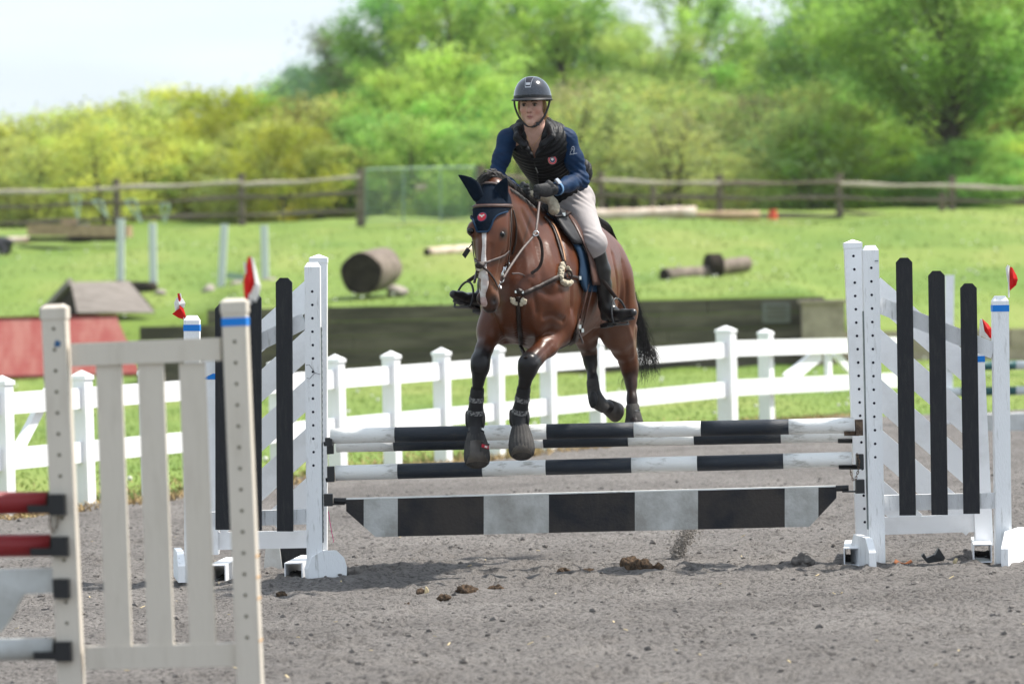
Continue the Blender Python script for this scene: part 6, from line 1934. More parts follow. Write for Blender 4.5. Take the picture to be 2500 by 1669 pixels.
pad = [(525, 1330, 1365), (540, 1352, 1385), (560, 1368, 1405), (590, 1390, 1440), (620, 1407, 1465), (650, 1412, 1470), (675, 1410, 1472), (700, 1416, 1470), (712, 1424, 1462)]
half = [(512, 1318, 1360), (525, 1330, 1375), (540, 1349, 1395), (560, 1362, 1415), (580, 1376, 1430), (600, 1392, 1440)]
flap = [(528, 1372, 1400), (545, 1380, 1418), (565, 1392, 1428), (590, 1404, 1436), (615, 1416, 1446), (645, 1424, 1456), (675, 1428, 1460), (695, 1432, 1456)]
for sg in (1, -1):
    flank(pad, .008, .010, sg, 'saddle_pad', 'navy_trim')
    flank(half, .020, .018, sg, 'half_pad', 'boot_black')
    flank(flap, .036, .008, sg, 'flap', 'leather_brown')
mb = MB(); px_strap(mb, [(1383, 538), (1398, 540), (1410, 550), (1418, 575), (1422, 592)], [.012 + .018 * math.sin(3.14 * k / 24) for k in range(25)], .046, .022); mb.build('knee_block', 'leather_brown', sa, True)
mb = MB(); r_ = np.random.default_rng(3)
for k in range(26):
    t = k / 25
    th = math.pi * (1.02 - 1.06 * t)
    q = Lg(0.235 - .03 * math.sin(math.pi * t), -.125 * math.cos(math.pi * t) + .02, 2.045 + .085 * math.sin(math.pi * t) ** .8)
    mb.blob(q, (.031, .034, .029), k, .07, 2)
mb.build('pommel_fleece', 'fleece', sa, True)
mb = MB(); px_strap(mb, [(1338, 540), (1352, 540), (1368, 538), (1384, 535)], .014, .05, .005); mb.build('pommel_strap', 'leather', sa, True)
mb = MB(); p, nn = hit(1359, 540, .058); mb.box(p, (.018, .004, .018)); mb.build('buckle', 'chrome', sa)
for k, dx in enumerate((0, 11)):
    mb = MB(); px_strap(mb, [(1432 + dx, 690), (1424 + dx, 725), (1415 + dx, 760), (1406 + dx, 795), (1401 + dx, 815)], .020, .012, .006); mb.build('billet', 'leather_brown', sa, True)
mb = MB(); px_strap(mb, [(1413, 785), (1406, 800), (1401, 817), (1397, 832)], .056, .008, .012); mb.build('girth', 'leather', sa, True)
mb = MB()
for u, v_ in ((1405, 797), (1414, 800)):
    p, nn = hit(u, v_, .026); mb = MB(); mb.box(p, (.014, .006, .022)); mb.build('buckle', 'chrome', sa)
mb = MB(); free_strap(mb, [(1403, 795, 24.86), (1412, 810, 24.86), (1420, 828, 24.86), (1423, 838, 24.86)], .006, 5, .4); mb.build('loose_end', 'rein_leather', sa, True)
gp = []
for b_ in np.linspace(.20, -.28, 15):
    p_, n_, i_, t_ = BV.find_nearest(Vector(Lg(-0.06, b_, 1.16 + .9 * b_ * b_)))
    gp.append((np.array(p_ + n_ * .006), np.array(n_)))
mb = MB(); strap(mb, gp, .062, .010); mb.build('girth_belly', 'leather', sa, True)

# leg boots
def sleeve(name, chain_, material, label, cat, group, n=20, ribs=0, ribd=0.0, closed=True, extra=None):
    root = thing(name, chain_[-1][0], label, cat, group)
    pts = [Vector(c_[0]) for c_ in chain_]
    vs, prev = [], None
    for i_, p_ in enumerate(pts):
        t = (pts[min(i_ + 1, len(pts) - 1)] - pts[max(i_ - 1, 0)]).normalized()
        a_ = Vector(HL) if prev is None else prev
        a_ = (a_ - t * a_.dot(t)).normalized(); prev = a_
        b_ = t.cross(a_)
        for k in range(n):
            th = 6.2832 * k / n
            r_ = chain_[i_][1] * (1 + (ribd * (0.5 + 0.5 * math.cos(ribs * th)) if ribs else 0))
            vs.append(p_ + (a_ * math.cos(th) + b_ * math.sin(th)) * r_)
    fs = []
    for i_ in range(len(pts) - 1):
        for k in range(n): fs.append((i_ * n + k, i_ * n + (k + 1) % n, (i_ + 1) * n + (k + 1) % n, (i_ + 1) * n + k))
    if closed: fs.append(tuple(range((len(pts) - 1) * n, len(pts) * n)))
    mb = MB(); mb.add(vs, fs); mb.build('shell', material, root, True)
    return root
def lerp_leg(lg, v_):
    """axis point of a leg chain at the image row v_"""
    for (a_, ra), (b_, rb) in zip(lg[:-1], lg[1:]):
        va, vb = proj(a_)[1], proj(b_)[1]
        if va <= v_ <= vb:
            t = (v_ - va) / (vb - va)
            return a_ + (b_ - a_) * t, ra + (rb - ra) * t
    return lg[-1][0], lg[-1][1]
def proj(p):
    q = CAM_M.transposed() @ (Vector(p) - C0)
    return (PW / 2 + FPX * q.x / -q.z, PH / 2 - FPX * q.y / -q.z)
GB = 'boots on the horse legs'
for lg, vs_, lb in ((LEGR, (947, 972, 1003, 1018, 1045), 'left front'), (LEGL, (944, 970, 1001, 1015, 1040), 'right front')):
    side_lb = 'black tendon boot with patterned straps on the foreleg %s' % ('nearer the left of the picture' if lg is LEGR else 'nearer the right of the picture')
    cs = []
    for v_, ex in ((vs_[0], .006), (vs_[0] + 8, .010), (vs_[1], .009), (vs_[2] - 8, .010), (vs_[2] + 4, .011), (vs_[3] + 6, .012), (vs_[4] - 8, .009), (vs_[4], .004)):
        p, r_ = lerp_leg(lg, v_); cs.append((p, r_ + ex))
    root = sleeve('tendon_boot', cs, 'boot_black', side_lb, 'leg boot', GB, closed=False)
    for v_ in (vs_[1], vs_[2]):
        p, r_ = lerp_leg(lg, v_ - 5); q, r2 = lerp_leg(lg, v_ + 6)
        mb = MB(); mb.tube([Vector(p), Vector(q)], [r_ + .0125, r2 + .0135], 22, cap=False); mb.build('strap', 'strap_silver', root, True)
    p, r_ = lerp_leg(lg, vs_[3] + 5)
    for s_ in (-1, 1):
        mb = MB(); mb.blob(Vector(p) + Vector(HL) * s_ * (r_ + .008) + Vector((0, .01, 0)), (.013, .034, .050), 3 + s_, .06, 2); mb.build('fetlock_shell', 'boot_grey' if (s_ > 0) == (lg is LEGR) else 'boot_black', root, True)
def bell(top, bot_, label, s_=0.95, patch=False):
    a_, b_ = P3(*top), P3(*bot_)
    prof = [(0, .041), (.02, .046), (.12, .054), (.35, .068), (.6, .077), (.78, .078), (.90, .070), (.97, .052), (1.0, .028)]
    cs = [(a_ + (b_ - a_) * t, r_ * s_) for t, r_ in prof]
    root = sleeve('bell_boot', cs, 'boot_grey', label, 'bell boot', GB, n=84, ribs=21, ribd=-.045)
    mb = MB(); c = a_ * .96 + b_ * .04
    ax_ = Vector(b_ - a_).normalized(); s1 = Vector(HL); s1 = (s1 - ax_ * s1.dot(ax_)).normalized(); s2 = ax_.cross(s1)
    mb.tube([Vector(c) + (s1 * math.cos(6.2832 * k / 20) + s2 * math.sin(6.2832 * k / 20)) * .046 * s_ for k in range(21)], .006, 6, cap=False); mb.build('collar', 'boot_black', root, True)
    if patch:
        q = a_ * .50 + b_ * .50
        n_ = np.array([.55, -.83, .05]); c = q + n_ * .077
        e1 = np.cross(n_, [0, 0, 1]); e1 /= np.linalg.norm(e1); e2 = np.cross(e1, n_)
        if e2[2] < 0: e2 = -e2
        tl = lambda x, y, o=0.0: Vector(c + e1 * (x * .95 - y * .30) + e2 * (y * .95 + x * .30) + n_ * o)
        mb = MB(); mb.poly([tl(-.026, -.036), tl(.026, -.036), tl(.026, .036), tl(-.026, .036)], .004, n_); pt = mb.build('closure_patch', 'boot_grey', root)
        mb = MB(); mb.poly([tl(-.024, .004, .0055), tl(.024, .004, .0055), tl(.024, .022, .0055), tl(-.024, .022, .0055)], .001, n_); mb.build('label_tab', 'badge_red', pt)
        mb = MB(); mb.poly([tl(-.014, .008, .0075), tl(.004, .008, .0075), tl(.004, .018, .0075), tl(-.014, .018, .0075)], .001, n_); mb.build('label_mark', 'badge_white', pt)
    return root
bell((1161, 1052, 24.635), (1166, 1140, 24.56), 'grey ribbed bell boot with a red label on the lower front hoof', patch=True)
bell((1270, 1036, 24.60), (1275, 1117, 24.50), 'grey ribbed bell boot on the higher front hoof')
cs = [(P3(1544, 985, 26.18), .033), (P3(1544.5, 991, 26.18), .040), (P3(1545, 1000, 26.17), .041), (P3(1547, 1015, 26.15), .047), (P3(1548, 1030, 26.14), .056), (P3(1548, 1036, 26.14), .05)]
rb_ = sleeve('hind_boot', cs, 'boot_grey', 'short grey boot on the rearmost hind leg just above the top pole', 'leg boot', GB)
for v_ in (1002, 1012, 1022):
    c = P3(1546 + (v_ - 1002) * .12, v_, 26.16); mb = MB(); mb.beam(Vector(c) + Vector((.010, -.048, 0)), Vector(c) + Vector((.040, -.030, .001)), .012, .003, UP); mb.build('strap', 'strap_silver', rb_)
cs = [(P3(1446, 927, 26.13), .034), (P3(1447, 933, 26.125), .037), (P3(1449, 950, 26.11), .038), (P3(1452, 968, 26.10), .042), (P3(1460, 983, 26.11), .043), (P3(1474, 992, 26.16), .040)]
rb_ = sleeve('hind_boot', cs, 'boot_grey', 'grey boot on the bent hind leg in front of the white fence', 'leg boot', GB, closed=False)
mb = MB(); mb.blob(P3(1448, 975, 26.06), (.026, .02, .048), 5, .1, 2); mb.build('strike_pad', 'boot_black', rb_, True)
# ================================================================== RIDER
rider = thing('person', P3(1370, 500, 25.35), 'rider in black helmet, black quilted vest, navy shirt and pale breeches on the horse', 'person')
TY = R(8); TS = np.array([math.cos(TY), -math.sin(TY), 0.0]); TFW = np.array([-math.sin(TY), -math.cos(TY), 0.0])
def loc(p): d_ = np.array(p) - G0; return (d_ @ HF, d_ @ HL, p[2])
def mir(p): a_, b_, z_ = loc(p); return Lg(a_, -b_, z_)
# joints
SHL, ELL, WRL = P3(1382, 340, 25.04), P3(1415, 438, 25.06), P3(1360, 461, 24.80)
SHR, ELR, WRR = P3(1239, 340, 25.00), P3(1210, 432, 24.96), P3(1270, 470, 24.82)
HPL, KNL, CAL, ANL = P3(1404, 490, 25.40), P3(1452, 594, 25.07), P3(1466, 660, 25.13), P3(1480, 742, 25.22)
HPR, KNR = P3(1325, 492, 25.42), mir(KNL)
CAR, ANR = mir(CAL), P3(1180, 728, 25.34)
HEL, BAL, TOL = P3(1480, 778, 25.25), P3(1522, 770, 25.12), P3(1545, 763, 25.07)
HER, BAR, TOR = P3(1172, 745, 25.36), P3(1125, 727, 25.22), P3(1107, 718, 25.17)
torso = [(P3(1368, 482, 25.42), .165, .115), (P3(1362, 455, 25.36), .150, .105), (P3(1350, 425, 25.27), .128, .095), (P3(1332, 385, 25.15), .148, .108), (P3(1318, 350, 25.05), .160, .105), (P3(1310, 325, 25.00), .12, .075)]
HC = P3(1300, 262, 24.935)
YAWH = R(13); hF = np.array([-math.sin(YAWH), -math.cos(YAWH), -0.05]); hF /= np.linalg.norm(hF); hS = np.array([math.cos(YAWH), -math.sin(YAWH), 0]); hU = np.cross(hS, hF) * -1
if hU[2] < 0: hU = -hU
HR = np.stack([hS, hF, hU], 1)
def hd(x, y, z): return HC + hS * x + hF * y + hU * z
bs = Sculpt((-.42, 24.55, 1.32), (0.78, 25.62, 2.74), 0.0068)
bs.etube([(p, w_ * .86, h_ * .93) for p, w_, h_ in torso], TS, 0.03)
bs.limb([(P3(1308, 335, 25.01), .055), (P3(1304, 310, 24.98), .050), (P3(1303, 285, 24.97), .052)], 0.03)
bs.limb([(SHL, .040), (ELL, .032), (WRL, .024)], 0.03); bs.limb([(SHR, .040), (ELR, .032), (WRR, .024)], 0.03)
bs.limb([(P3(1316, 338, 25.01), .045), (SHL, .04)], 0.04); bs.limb([(P3(1305, 338, 25.0), .045), (SHR, .04)], 0.04)
for a_, b_, c_, d_ in ((HPL, KNL, CAL, ANL), (HPR, KNR, CAR, ANR)):
    bs.limb([(a_, .075), (b_, .048), (c_, .040), (d_, .028)], 0.03)
bs.limb([(ANL, .028), (HEL, .024), (BAL, .022), (TOL, .016)], 0.02); bs.limb([(ANR, .028), (HER, .024), (BAR, .022), (TOR, .016)], 0.02)
# head
bs.ell(hd(0, -.012, .035), (.073, .092, .078), HR, 0.02)
bs.ell(hd(0, .010, -.020), (.058, .074, .075), HR, 0.03)
bs.limb([(hd(-.038, .020, -.052), .022), (hd(0, .062, -.090), .014), (hd(.038, .020, -.052), .022)], 0.03)
bs.ell(hd(0, .064, -.084), (.020, .016, .014), HR, 0.015)
for s_ in (-1, 1):
    bs.ell(hd(.036 * s_, .056, -.014), (.022, .018, .018), HR, 0.025)
    bs.ell(hd(.0305 * s_, .090, .016), (.017, .016, .011), HR, 0.012, 'carve')
    bs.ell(hd(.0305 * s_, .071, .013), (.014, .012, .010), HR, 0.006)
    bs.limb([(hd(.014 * s_, .080, .030), .005), (hd(.044 * s_, .070, .029), .005)], 0.012)
bs.limb([(hd(0, .082, .018), .007), (hd(0, .094, -.006), .009), (hd(0, .100, -.020), .010)], 0.012)
for s_ in (-1, 1): bs.ell(hd(.010 * s_, .090, -.023), (.007, .009, .006), HR, 0.006)
bs.ell(hd(0, .082, -.047), (.018, .012, .0056), HR, 0.006); bs.ell(hd(0, .081, -.057), (.016, .012, .0066), HR, 0.006)
bs.limb([(hd(-.017, .088, -.0535), .0016), (hd(0, .0945, -.0505), .002), (hd(.017, .088, -.0535), .0016)], 0.003, 'carve')
bV, bQ = bs.mesh(1)
skin = np.array([0.53, 0.315, 0.245]); cs = np.tile(skin, (len(bV), 1))
dl = (bV - HC) @ HR
nz2 = vnoise(bV[:, 0] * 60, bV[:, 2] * 60, 4)
def pskin(mask, col, amt):
    global cs
    m = np.clip(mask, 0, 1)[:, None] * amt
    cs = cs * (1 - m) + np.array(col)[None] * m
fr = dl[:, 1] > .04
gauss = lambda x, z, sx, sz: np.exp(-((dl[:, 0] - x) / sx) ** 2 - ((dl[:, 2] - z) / sz) ** 2) * fr
lipz = dl[:, 2] + 9.0 * dl[:, 0] ** 2
lip = lambda z, sx, sz: np.exp(-(dl[:, 0] / sx) ** 4 - ((lipz - z) / sz) ** 2) * fr
pskin(lip(-.0515, .0195, .0085), (0.38, 0.135, 0.12), 0.9)
pskin(lip(-.0505, .0185, .0024), (0.15, 0.05, 0.05), 0.95)
for s_ in (-1, 1):
    pskin(gauss(.040 * s_, -.022, .020, .018), (0.50, 0.20, 0.155), 0.55)
    pskin(gauss(.0305 * s_, .014, .018, .009), (0.16, 0.085, 0.065), 0.75)  # socket skin darkened; shade under the helmet brim put into colour
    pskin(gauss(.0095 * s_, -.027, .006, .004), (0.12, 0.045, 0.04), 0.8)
pskin(gauss(0, -.018, .010, .010), (0.52, 0.22, 0.175), 0.45)
mat('skin', (0.5, 0.28, 0.21), 0.5, 0.35, (0.90, 0.87, 0.86), 40, vcol=True)
MATS['skin'].node_tree.nodes['Principled BSDF'].inputs['Subsurface Weight'].default_value = 0.12
MATS['skin'].node_tree.nodes['Principled BSDF'].inputs['Subsurface Radius'].default_value = (0.01, 0.004, 0.002)
body = np_mesh('body', bV, bQ, 'skin', None, True, rider, cs)
mat('eye_white', (0.16, 0.135, 0.12), 0.25, 0.5)  # whites of the eyes darkened, shadow put into their colour
mat('iris', (0.030, 0.017, 0.010), 0.15, 0.5)
mat('brow', (0.045, 0.026, 0.016), 0.8, 0.1)
mat('blond_hair', (0.50, 0.34, 0.16), 0.5, 0.4, (0.36, 0.22, 0.09), 60)
for s_ in (-1, 1):
    mb = MB(); vs, fs = ICO[2]; mb.add([hd(.0305 * s_, .0715, .0135) + np.array(q) * .0118 for q in vs], fs); ey = mb.build('eye', 'eye_white', body, True)
    mb = MB(); mb.add([hd(.0305 * s_ - .001, .0790, .0132) + hS * q[0] * .0074 + hF * q[1] * .0056 + hU * q[2] * .0074 for q in vs], fs); mb.build('iris', 'iris', body, True)
    mb = MB(); mb.tube([Vector(hd(x * s_, y, z)) for x, y, z in ((.018, .0835, .0205), (.026, .0842, .0232), (.036, .0815, .0222), (.045, .073, .0175))], [.0018, .0026, .0026, .0014], 5); mb.build('lash', 'brow', body, True)
    mb = MB(); mb.tube([Vector(hd(x * s_, y, z)) for x, y, z in ((.012, .0865, .0335), (.024, .0852, .0375), (.036, .0805, .0380), (.049, .068, .0325))], [.0022, .0034, .0028, .001], 5); mb.build('eyebrow', 'brow', body, True)
# hair
def hair(name, flows, n, r_, seed, jit=.006, lv=.3): return strands(name, None, flows, n, r_, seed, rider, jit, material='blond_hair', lenvar=lv, curl=.005)
hair('hair', [[hd(.068, .035, .055), hd(.071, .022, .02), hd(.070, .008, -.02), hd(.062, -.02, -.06)], [hd(.068, 0, .05), hd(.072, -.01, .0), hd(.068, -.03, -.05), hd(.05, -.06, -.09)]], 160, .0016, 1)
hair('hair', [[hd(-.066, .040, .055), hd(-.069, .026, .02), hd(-.067, .010, -.02), hd(-.058, -.02, -.06)], [hd(-.068, 0, .05), hd(-.070, -.01, .0), hd(-.066, -.03, -.05), hd(-.05, -.06, -.09)]], 140, .0016, 2)
hair('ponytail', [[hd(.02, -.10, -.02), hd(.05, -.13, -.06), hd(.07, -.14, -.13), hd(.13, -.16, -.19), hd(.22, -.16, -.22)], [hd(0, -.10, -.03), hd(.04, -.13, -.08), hd(.07, -.15, -.16), hd(.15, -.17, -.22), hd(.24, -.17, -.235)]], 120, .0016, 3, .012, .5)
# helmet
mat('helmet_shell', (0.012, 0.015, 0.023), 0.18, 0.5, (0.022, 0.027, 0.040), 14, coat=0.6)
mat('helmet_trim', (0.014, 0.014, 0.016), 0.5, 0.4)
mat('helmet_panel', (0.012, 0.010, 0.018), 0.35, 0.5, (0.10, 0.10, 0.12), 160, lo=0.6, hi=0.66)
mat('silver', (0.45, 0.46, 0.48), 0.3, 0.5, metal=0.8)
hel = MB(); n = 40; rows = 14; vs = []
def hel_pt(th, ph, s_=1.0):
    """th round the head (0 = right), ph up from the rim"""
    x, y = math.cos(th), math.sin(th)
    rz = 0.128 if y > 0 else 0.126
    ry = 0.128 if y > 0 else 0.135
    return hd(x * .107 * s_ * math.cos(ph) ** .85, -.012 + y * ry * s_ * math.cos(ph) ** .85, .046 + rz * s_ * math.sin(ph) + (0.010 * y * math.cos(ph)))
for j in range(rows):
    for k in range(n): vs.append(hel_pt(6.2832 * k / n, 1.5 * j / (rows - 1)))
vs.append(hd(0, -.012, .046 + .128)); fs = []
for j in range(rows - 1):
    for k in range(n): fs.append((j * n + k, j * n + (k + 1) % n, (j + 1) * n + (k + 1) % n, (j + 1) * n + k))
for k in range(n): fs.append(((rows - 1) * n + k, (rows - 1) * n + (k + 1) % n, rows * n))
vi = len(vs)
for k in range(n): vs.append(hel_pt(6.2832 * k / n, 0, .90))
for k in range(n): fs.append(((k + 1) % n, k, vi + k, vi + (k + 1) % n))
fs.append(tuple(vi + k for k in range(n - 1, -1, -1)))
hel.add(vs, fs); helmet = hel.build('helmet', 'helmet_shell', rider, True)
mb = MB(); vs = []
for k in range(n):                                         # brim all round, longest at the front
    th = 6.2832 * k / n; y = math.sin(th); e = 0.006 + 0.045 * max(0, y) ** 1.6
    a_, b_ = hel_pt(th, .02, 1.0), hel_pt(th, .02, 1.0) + (hS * math.cos(th) * .8 + hF * y) * e - hU * (0.010 * max(0, y) + .004)
    vs += [a_, b_, b_ - hU * .006, a_ - hU * .009]
fs = []
for k in range(n):
    l = (k + 1) % n
    for j in range(4): fs.append((4 * k + j, 4 * k + (j + 1) % 4, 4 * l + (j + 1) % 4, 4 * l + j))
mb.add(vs, fs); mb.build('brim', 'helmet_trim', helmet, True)
mb = MB(); vs = []
for k in range(n + 1):
    th = 6.2832 * k / n
    for ph in (.03, .13): vs.append(hel_pt(th, ph, 1.006))
mb.add(vs, [(2 * k, 2 * k + 2, 2 * k + 3, 2 * k + 1) for k in range(n)]); mb.build('rim_band', 'helmet_trim', helmet, True)
def hpan(pts, s_, material, name, th_=None):
    P = [hel_pt(R(90) - x, ph, s_) for x, ph in pts]; mb = MB()
    c = sum(P) / len(P); P.append(c + (c - hd(0, -.01, .05)) * .02); m_ = len(P) - 1
    mb.add(P, [(k, (k + 1) % m_, m_) for k in range(m_)]); return mb.build(name, material, helmet, True)
x0 = 0.10
def pan_grid(xa, xb, pa, pb, s_, material, name):
    mb = MB(); vs = []; nr, nc = 9, 7
    for j in range(nr):
        ph = pa + (pb - pa) * j / (nr - 1); hw = (xa + (xb - xa) * j / (nr - 1)) / max(.25, math.cos(ph))
        for k in range(nc): vs.append(hel_pt(R(90) - (-hw + 2 * hw * k / (nc - 1)), ph, s_))
    mb.add(vs, [(j * nc + k, j * nc + k + 1, (j + 1) * nc + k + 1, (j + 1) * nc + k) for j in range(nr - 1) for k in range(nc - 1)])
    return mb.build(name, material, helmet, True)
pan_grid(.15, .20, .46, 1.2, 1.012, 'silver', 'vent_frame')
pan_grid(.125, .18, .52, 1.18, 1.020, 'helmet_panel', 'vent_panel')
pan_grid(.10, .12, .58, .72, 1.030, 'silver', 'front_badge')
mb = MB()
mb.tube([Vector(q) for q in spline([hd(-.098, .03, .045), hd(-.090, .045, 0), hd(-.062, .060, -.060), hd(-.025, .068, -.100), hd(.005, .066, -.110)], 5)], .0058, 6)
mb.tube([Vector(q) for q in spline([hd(.104, .0, .045), hd(.092, .02, -.01), hd(.068, .045, -.065), hd(.035, .064, -.102), hd(.005, .066, -.110)], 5)], .0064, 6)
mb.build('chin_strap', 'helmet_trim', helmet, True)
mb = MB(); mb.box(hd(.042, .063, -.094), (.02, .012, .02)); mb.build('buckle', 'helmet_trim', helmet)

# clothing ---------------------------------------------------------
mat('vest_fabric', (0.0040, 0.0042, 0.0055), 0.50, 0.24, (0.0075, 0.0078, 0.0095), 12, 0.25, 50)
mat('shirt_navy', (0.0012, 0.022, 0.070), 0.65, 0.22, (0.001, 0.015, 0.050), 9, 0.22, 26, stretch=(1, 1, 2.4))
mat('breeches', (0.385, 0.355, 0.352), 0.8, 0.2, (0.335, 0.305, 0.302), 6, 0.10, 30)
mat('knee_patch', (0.40, 0.345, 0.335), 0.75, 0.25)
mat('boot_leather', (0.0095, 0.0095, 0.0105), 0.32, 0.5, (0.018, 0.018, 0.018), 9, 0.15, 22, rvar=.1)
mat('glove', (0.017, 0.018, 0.020), 0.6, 0.3, (0.028, 0.028, 0.030), 40, 0.25, 120)
def sculpt_part(name, lo, hi, cell, fn, material, smooth=1, post=None, parent=rider):
    sc = Sculpt(lo, hi, cell); fn(sc)
    V, Q = sc.mesh(smooth)
    if post is not None: V = post(V, Q)
    return np_mesh(name, V, Q, material, None, True, parent), V, Q
def f_shirt(s):
    s.limb([(P3(1370, 332, 25.03), .055), (SHL, .058), ((SHL + ELL) / 2 + np.array([.006, 0, 0]), .0535), (ELL, .0465), ((ELL + WRL) / 2, .0425), (WRL, .034)], 0.03)
    s.limb([(P3(1255, 332, 25.0), .052), (SHR, .054), ((SHR + ELR) / 2, .048), (ELR, .042), ((ELR + WRR) / 2, .038), (WRR, .032)], 0.03)
    s.ell(P3(1421, 447, 25.07), (.028, .045, .035), None, .03)
def wr(V, Q):                                              # sleeve creases near the bent elbow
    N = normals(V, Q)
    d = np.linalg.norm(V - ELL, axis=1); t = (V - ELL) @ ((WRL - ELL) / np.linalg.norm(WRL - ELL))
    m = np.exp(-(d / .11) ** 2)
    ph = V[:, 2] * 170 + V[:, 0] * 120 + 2.0 * np.sin(V[:, 1] * 40)
    d2 = np.linalg.norm(V - ELR, axis=1); m = np.maximum(m, .6 * np.exp(-(d2 / .12) ** 2))
    d3 = np.linalg.norm(V - (SHL + np.array([.0, -.03, .03])), axis=1); m = np.maximum(m, .5 * np.exp(-(d3 / .05) ** 2))
    return V + N * (m * .0042 * np.sin(ph))[:, None]
sculpt_part('shirt', (-.2, 24.68, 2.08), (.52, 25.42, 2.58), .0062, f_shirt, 'shirt_navy', 1, wr)
def f_vest(s):
    s.etube([(p, w_ + .014, h_ + .018) for p, w_, h_ in torso[1:5]] + [(P3(1311, 328, 25.01), .125, .085)], TS, 0.02)
    s.limb([(P3(1360, 325, 25.04), .055), (P3(1312, 318, 25.03), .065), (P3(1262, 325, 25.0), .052)], 0.03)
    s.ell(P3(1424, 420, 25.33), (.052, .05, .075), None, .04)
    # armholes
    for a_, b_ in ((SHL + np.array([.012, 0, -.02]), SHL + np.array([.10, 0, -.06])), (SHR + np.array([-.012, 0, -.02]), SHR + np.array([-.10, 0, -.06]))):
        s.limb([(a_, .056), (b_, .075)], 0.012, 'carve')
    # open neck
    s.etube([(P3(1304, 288, 24.93), .060, .15), (P3(1304, 318, 24.93), .050, .15), (P3(1303, 345, 24.93), .036, .15), (P3(1302, 368, 24.93), .016, .15), (P3(1302, 383, 24.93), .005, .15)], TS, 0.004, 'carve')
    s.limb([(P3(1303, 330, 25.0), .048), (P3(1303, 280, 24.97), .06)], 0.008, 'carve')
    # collar
    s.limb([(P3(1340, 296, 25.02), .016), (P3(1343, 316, 24.95), .019), (P3(1348, 335, 24.89), .020), (P3(1328, 352, 24.885), .017), (P3(1310, 378, 24.90), .010)], 0.014)
    s.limb([(P3(1268, 300, 25.02), .015), (P3(1264, 318, 24.95), .018), (P3(1262, 336, 24.89), .019), (P3(1280, 356, 24.88), .017), (P3(1297, 378, 24.895), .010)], 0.014)
    s.limb([(P3(1340, 296, 25.03), .016), (P3(1304, 292, 25.06), .016), (P3(1268, 300, 25.03), .016)], 0.014)
def quilt(V, Q):
    N = normals(V, Q)
    ax = np.array(torso[4][0]) - np.array(torso[1][0]); ax /= np.linalg.norm(ax)
    t = (V - torso[1][0]) @ ax
    s_ = np.abs((V - torso[3][0]) @ TS)
    ph = (t - .10 * s_ * np.clip(t / .3, 0, 1) + .012 * s_) / .030
    low = np.abs(np.sin(math.pi * ph))
    m = np.clip((V[:, 2] - 2.13) / .03, 0, 1)
    return V + N * ((low - .5) * .0058 * m)[:, None]
vest_o, vV, vQ = sculpt_part('vest', (-.16, 24.72, 2.06), (.56, 25.60, 2.64), .0052, f_vest, 'vest_fabric', 1, quilt)
VB = BVHTree.FromPolygons([tuple(q) for q in vV], [tuple(int(i) for i in q) for q in vQ])
c, nn = hit(1347, 391, .004, bv=VB)
def rdisc(c, nn, r_, o, material, name, parent):
    nn = Vector(nn); a_ = nn.cross(UP).normalized(); b_ = a_.cross(nn); cc = Vector(c) + nn * o
    mb = MB(); mb.poly([cc + (a_ * math.cos(6.2832 * k / 24) + b_ * math.sin(6.2832 * k / 24)) * r_ for k in range(24)], .001, nn)
    return mb.build(name, material, parent)
nn = np.array([.25, -.95, .15])
mat('patch_red', (0.55, 0.035, 0.045), 0.7)
c = np.array(c) + nn * .006
b1 = rdisc(c, nn, .0255, .004, 'badge_white', 'round_patch', vest_o); rdisc(c, nn, .0245, .0055, 'patch_red', 'patch_ring', vest_o); rdisc(c, nn, .0165, .007, 'badge_white', 'patch_disc', vest_o)
rdisc(c, nn, .0150, .0085, 'badge_blue', 'patch_centre', vest_o); rdisc(np.array(c) + np.array([-.001, 0, .003]), nn, .0075, .010, 'badge_white', 'patch_land', vest_o)
mb = MB(); px = [(1303, 388), (1306, 400), (1309, 412), (1311, 422), (1315, 445), (1318, 465)]
mb.tube([Vector(hit(*q, .003, bv=VB)[0]) for q in px], .0030, 6); mb.build('zip', 'helmet_trim', vest_o, True)
mb = MB(); mb.tube([Vector(hit(1309, 408, .008, bv=VB)[0]), Vector(hit(1314, 421, .008, bv=VB)[0])], .0028, 6); mb.build('zip_pull', 'silver', vest_o, True)
# necklace
mat('gold', (0.75, 0.50, 0.22), 0.3, 0.5, metal=1.0)
BB = BVHTree.FromPolygons([tuple(q) for q in bV], [tuple(int(i) for i in q) for q in bQ])
mb = MB(); mb.tube([Vector(hit(*q, .002, bv=BB)[0]) for q in ((1286, 330), (1292, 347), (1299, 363), (1305, 352), (1314, 340), (1322, 330))], .0012, 5); mb.build('necklace', 'gold', rider, True)
mb = MB(); mb.blob(hit(1300, 365, .004, bv=BB)[0], (.004, .003, .005), 3, .1, 1); mb.build('pendant', 'gold', rider, True)
# sleeve print: small pale emblem
mat('print_white', (0.42, 0.46, 0.52), 0.6)
emb = [(-.004, .030), (.004, .034), (.006, .027), (.010, .024), (.011, .012), (.006, .008), (.010, .002), (.010, -.010), (-.010, -.010), (-.010, .002), (-.005, .008), (-.009, .014), (-.008, .024)]
sh = [o for o in rider.children if o.name.startswith('shirt')][0]
SB = BVHTree.FromPolygons([tuple(Vector(v_.co) + Vector(rider.location)) for v_ in sh.data.vertices], [tuple(p_.vertices) for p_ in sh.data.polygons])
def sprint(pts, name):
    mb = MB(); n_ = len(pts)
    P, = [[hit(1397 + x * 430 * .95 + y * 430 * .12, 372 - y * 430 + x * 60, .0022, bv=SB)[0] for x, y in pts]]
    for k in range(n_): mb.tube([Vector(P[k]), Vector(P[(k + 1) % n_])], .0013, 4)
    return mb.build(name, 'print_white', sh)
sprint(emb, 'sleeve_emblem')
